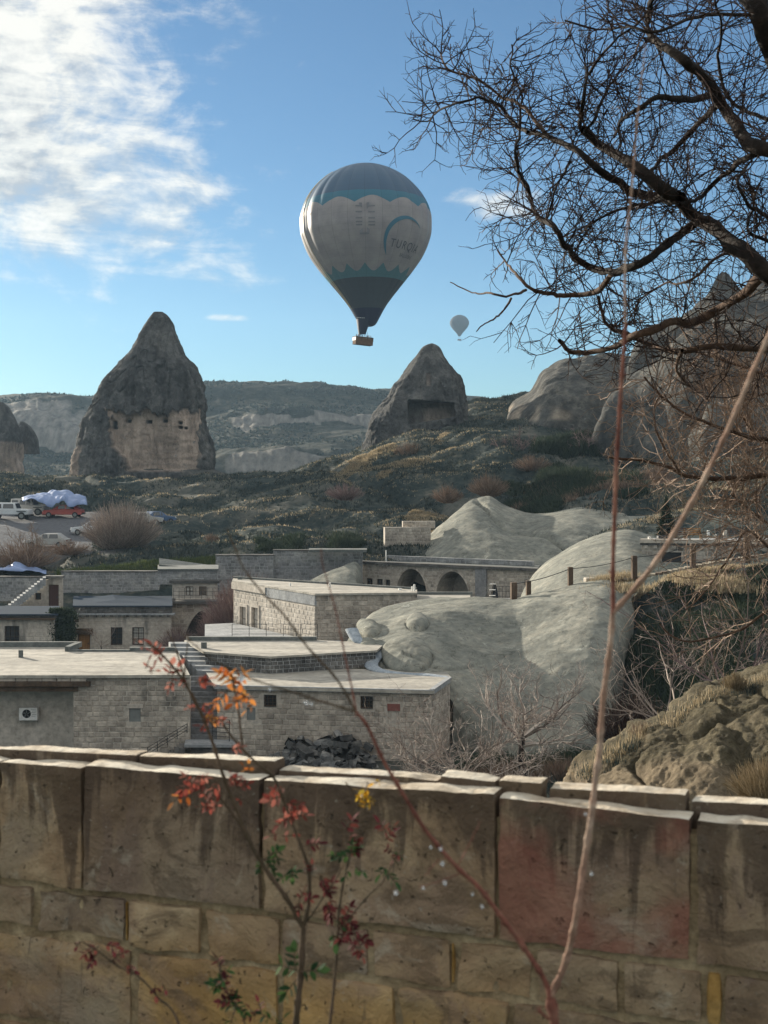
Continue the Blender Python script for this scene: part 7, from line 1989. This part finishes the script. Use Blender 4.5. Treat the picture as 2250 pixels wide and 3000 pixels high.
cane(rc_, [(1340, 2545, dt), (1375, 2480, dt), (1410, 2410, dt)], 5, 2, MAT['cane']); cane(rc_, [(1345, 2565, dt), (1290, 2585, dt), (1230, 2600, dt)], 4, 2, MAT['cane']); cane(rc_, [(1288, 2520, dt), (1245, 2570, dt)], 4, 2, MAT['cane'])
cane(rc_, [(1618, 2990, dt), (1595, 2975, dt), (1578, 2955, dt)], 10, 7, MAT['cane'])
for (x, y, r_) in ((708, 1987, 9), (790, 2020, 4), (900, 2060, 4.5), (912, 2062, 4), (893, 2058, 3.5), (1291, 2488, 5), (1296, 2530, 6), (1303, 2586, 6), (1240, 2602, 4), (1412, 2656, 5), (1384, 2620, 4), (1160, 2616, 6), (1262, 2482, 4), (1715, 2385, 4), (1733, 2560, 5)):
    q = MB(); rr3 = r_ / F * 1.98; c = P(x, y, 1.975)
    for i in range(1, 5):
        pass
    me = bpy.data.meshes.new('water_drop'); bm_v, bm_f = [], []
    for i in range(7):
        for j in range(10):
            t_, f_ = math.pi * i / 6, 2 * math.pi * j / 10; bm_v.append((math.sin(t_) * math.cos(f_) * rr3, math.sin(t_) * math.sin(f_) * rr3, math.cos(t_) * rr3 * 1.15))
    for i in range(6):
        for j in range(10): bm_f.append((i * 10 + j, (i + 1) * 10 + j, (i + 1) * 10 + (j + 1) % 10, i * 10 + (j + 1) % 10))
    me.from_pydata(bm_v, [], bm_f); me.materials.append(MAT['drop']); me.polygons.foreach_set('use_smooth', [True] * len(bm_f))
    o_ = bpy.data.objects.new('water_drop', me); o_.location = c; link(o_, rc_)
# rose bush left of it
rs = empty('rose_bush', P(880, 4300, 2.45)); tag(rs, 'thorny rose bush with red, orange and dark leaves in front of the wall', 'plant')
dr_ = 2.42
cane(rs, [(860, 4000, dr_), (850, 3300, dr_), (868, 3000, dr_), (880, 2860, dr_), (888, 2720, dr_)], 26, 20, MAT['stem'])
cane(rs, [(888, 2720, dr_), (850, 2650, dr_), (790, 2560, dr_), (742, 2480, dr_), (700, 2390, dr_), (660, 2290, dr_), (625, 2180, dr_), (590, 2090, dr_), (560, 2030, dr_), (520, 1970, dr_), (470, 1915, dr_), (430, 1885, dr_)], 18, 7, MAT['stem'])
cane(rs, [(740, 2480, dr_ + .05), (700, 2410, dr_ + .05), (640, 2330, dr_ + .05), (600, 2270, dr_ + .05)], 9, 5, MAT['stem'])
cane(rs, [(580, 2075, dr_), (545, 2000, dr_), (525, 1930, dr_), (508, 1880, dr_), (490, 1850, dr_)], 9, 4, MAT['stem'])
cane(rs, [(540, 2000, dr_), (545, 1930, dr_), (552, 1870, dr_), (548, 1850, dr_)], 5, 3, MAT['stem'])
cane(rs, [(888, 2720, dr_), (905, 2640, dr_), (900, 2540, dr_), (870, 2450, dr_), (830, 2350, dr_), (800, 2280, dr_), (745, 2230, dr_), (690, 2170, dr_), (640, 2100, dr_)], 15, 7, MAT['stem'])
cane(rs, [(710, 2190, dr_), (703, 2120, dr_), (695, 2050, dr_), (684, 2000, dr_), (682, 1975, dr_)], 8, 4, MAT['stem'])
cane(rs, [(975, 3800, dr_), (960, 3200, dr_), (972, 2950, dr_), (985, 2800, dr_), (995, 2660, dr_), (1010, 2560, dr_), (1040, 2440, dr_), (1050, 2360, dr_), (1035, 2320, dr_), (1010, 2290, dr_)], 18, 5, MAT['stem'])
cane(rs, [(1050, 2370, dr_), (1072, 2320, dr_), (1080, 2290, dr_)], 5, 3, MAT['stem'])
cane(rs, [(985, 2790, dr_), (1020, 2700, dr_), (1075, 2630, dr_), (1125, 2580, dr_), (1150, 2530, dr_)], 8, 4, MAT['stem'])
cane(rs, [(900, 2700, dr_), (940, 2640, dr_), (980, 2580, dr_), (1000, 2540, dr_)], 7, 4, MAT['stem'])
cane(rs, [(620, 3400, dr_), (530, 3010, dr_), (460, 2920, dr_), (400, 2860, dr_), (340, 2830, dr_), (290, 2790, dr_), (240, 2760, dr_)], 11, 5, MAT['stem'])
cane(rs, [(780, 3400, dr_), (720, 3010, dr_), (680, 2930, dr_), (655, 2870, dr_), (638, 2800, dr_)], 10, 4, MAT['stem'])
R_, O_, Y_, K_, G_ = MAT['leafred'], MAT['leaforange'], MAT['leafyellow'], MAT['leafdark'], MAT['leafgreen']
for (x, y, m_, n_, s_, c_) in [(468, 1915, R_, 5, .020, 3), (505, 1985, R_, 5, .020, 3), (560, 2010, R_, 5, .020, 3), (590, 2060, R_, 5, .018, 2), (605, 2110, O_, 5, .014, 2), (628, 2120, R_, 5, .017, 3), (395, 1880, R_, 3, .012, 2), (440, 1960, R_, 3, .014, 2),
    (682, 2010, O_, 7, .026, 4), (720, 2035, O_, 5, .020, 3), (748, 2060, O_, 3, .018, 1), (665, 2190, R_, 5, .015, 2), (560, 2290, R_, 7, .020, 4), (528, 2320, O_, 3, .022, 2), (600, 2330, R_, 5, .018, 3), (625, 2375, R_, 5, .017, 3),
    (655, 2280, R_, 5, .020, 3), (700, 2300, R_, 5, .018, 2), (715, 2255, O_, 3, .016, 2), (700, 2350, R_, 3, .015, 1), (835, 2340, R_, 7, .021, 4), (850, 2390, R_, 5, .020, 3), (830, 2450, R_, 3, .018, 2), (1085, 2320, Y_, 5, .020, 3), (1075, 2365, Y_, 5, .020, 2), (1110, 2290, Y_, 3, .018, 1),
    (905, 2470, K_, 5, .018, 2), (1015, 2450, K_, 7, .021, 3), (1020, 2500, G_, 7, .020, 4), (1035, 2540, G_, 5, .018, 2), (1130, 2450, K_, 5, .020, 3), (1140, 2540, G_, 5, .022, 3), (1165, 2500, K_, 5, .017, 2),
    (785, 2520, G_, 7, .020, 4), (850, 2550, G_, 5, .018, 3), (880, 2640, K_, 5, .018, 3), (940, 2580, K_, 5, .018, 3), (960, 2640, K_, 7, .020, 4), (1000, 2690, K_, 7, .020, 4), (1040, 2740, K_, 7, .020, 4), (985, 2730, G_, 5, .018, 3), (1045, 2790, K_, 5, .018, 3),
    (875, 2855, G_, 7, .028, 4), (905, 2560, K_, 5, .016, 2), (300, 2775, K_, 7, .020, 3), (330, 2810, K_, 5, .017, 2), (370, 2830, K_, 5, .017, 2), (465, 2895, K_, 3, .016, 2), (245, 2765, K_, 3, .014, 2), (650, 2880, G_, 7, .020, 4), (670, 2920, K_, 7, .020, 4), (690, 2960, G_, 7, .020, 4), (640, 2850, K_, 5, .018, 2), (760, 2980, K_, 5, .018, 3), (800, 3000, G_, 5, .02, 2)]:
    for k in range(c_):
        compound(rs, x + random.uniform(-14, 14), y + random.uniform(-14, 14), dr_ + random.uniform(-.03, .03), n_, m_, s_ * random.uniform(.7, .98))
# ------------------------------------------------------------------ the morning haze
hzm = bpy.data.materials.new('haze_air'); hzm.use_nodes = True
ht = NT(hzm.node_tree)
pv = ht.new('ShaderNodeVolumePrincipled')
pv.inputs['Color'].default_value = (0.50, 0.74, 1.0, 1)
pv.inputs['Density'].default_value = 0.00011
pv.inputs['Anisotropy'].default_value = 0.25
ht.l.new(pv.outputs[0], ht.new('ShaderNodeOutputMaterial').inputs['Volume'])
q = MB(); q.prism([(-1500, -300), (1500, -300), (1500, 2000), (-1500, 2000)], -36, 232)
hz_ob = q.build('haze', hzm); tag(hz_ob, kind='stuff')
SC.cycles.volume_step_rate = 4
SC.cycles.volume_max_steps = 64
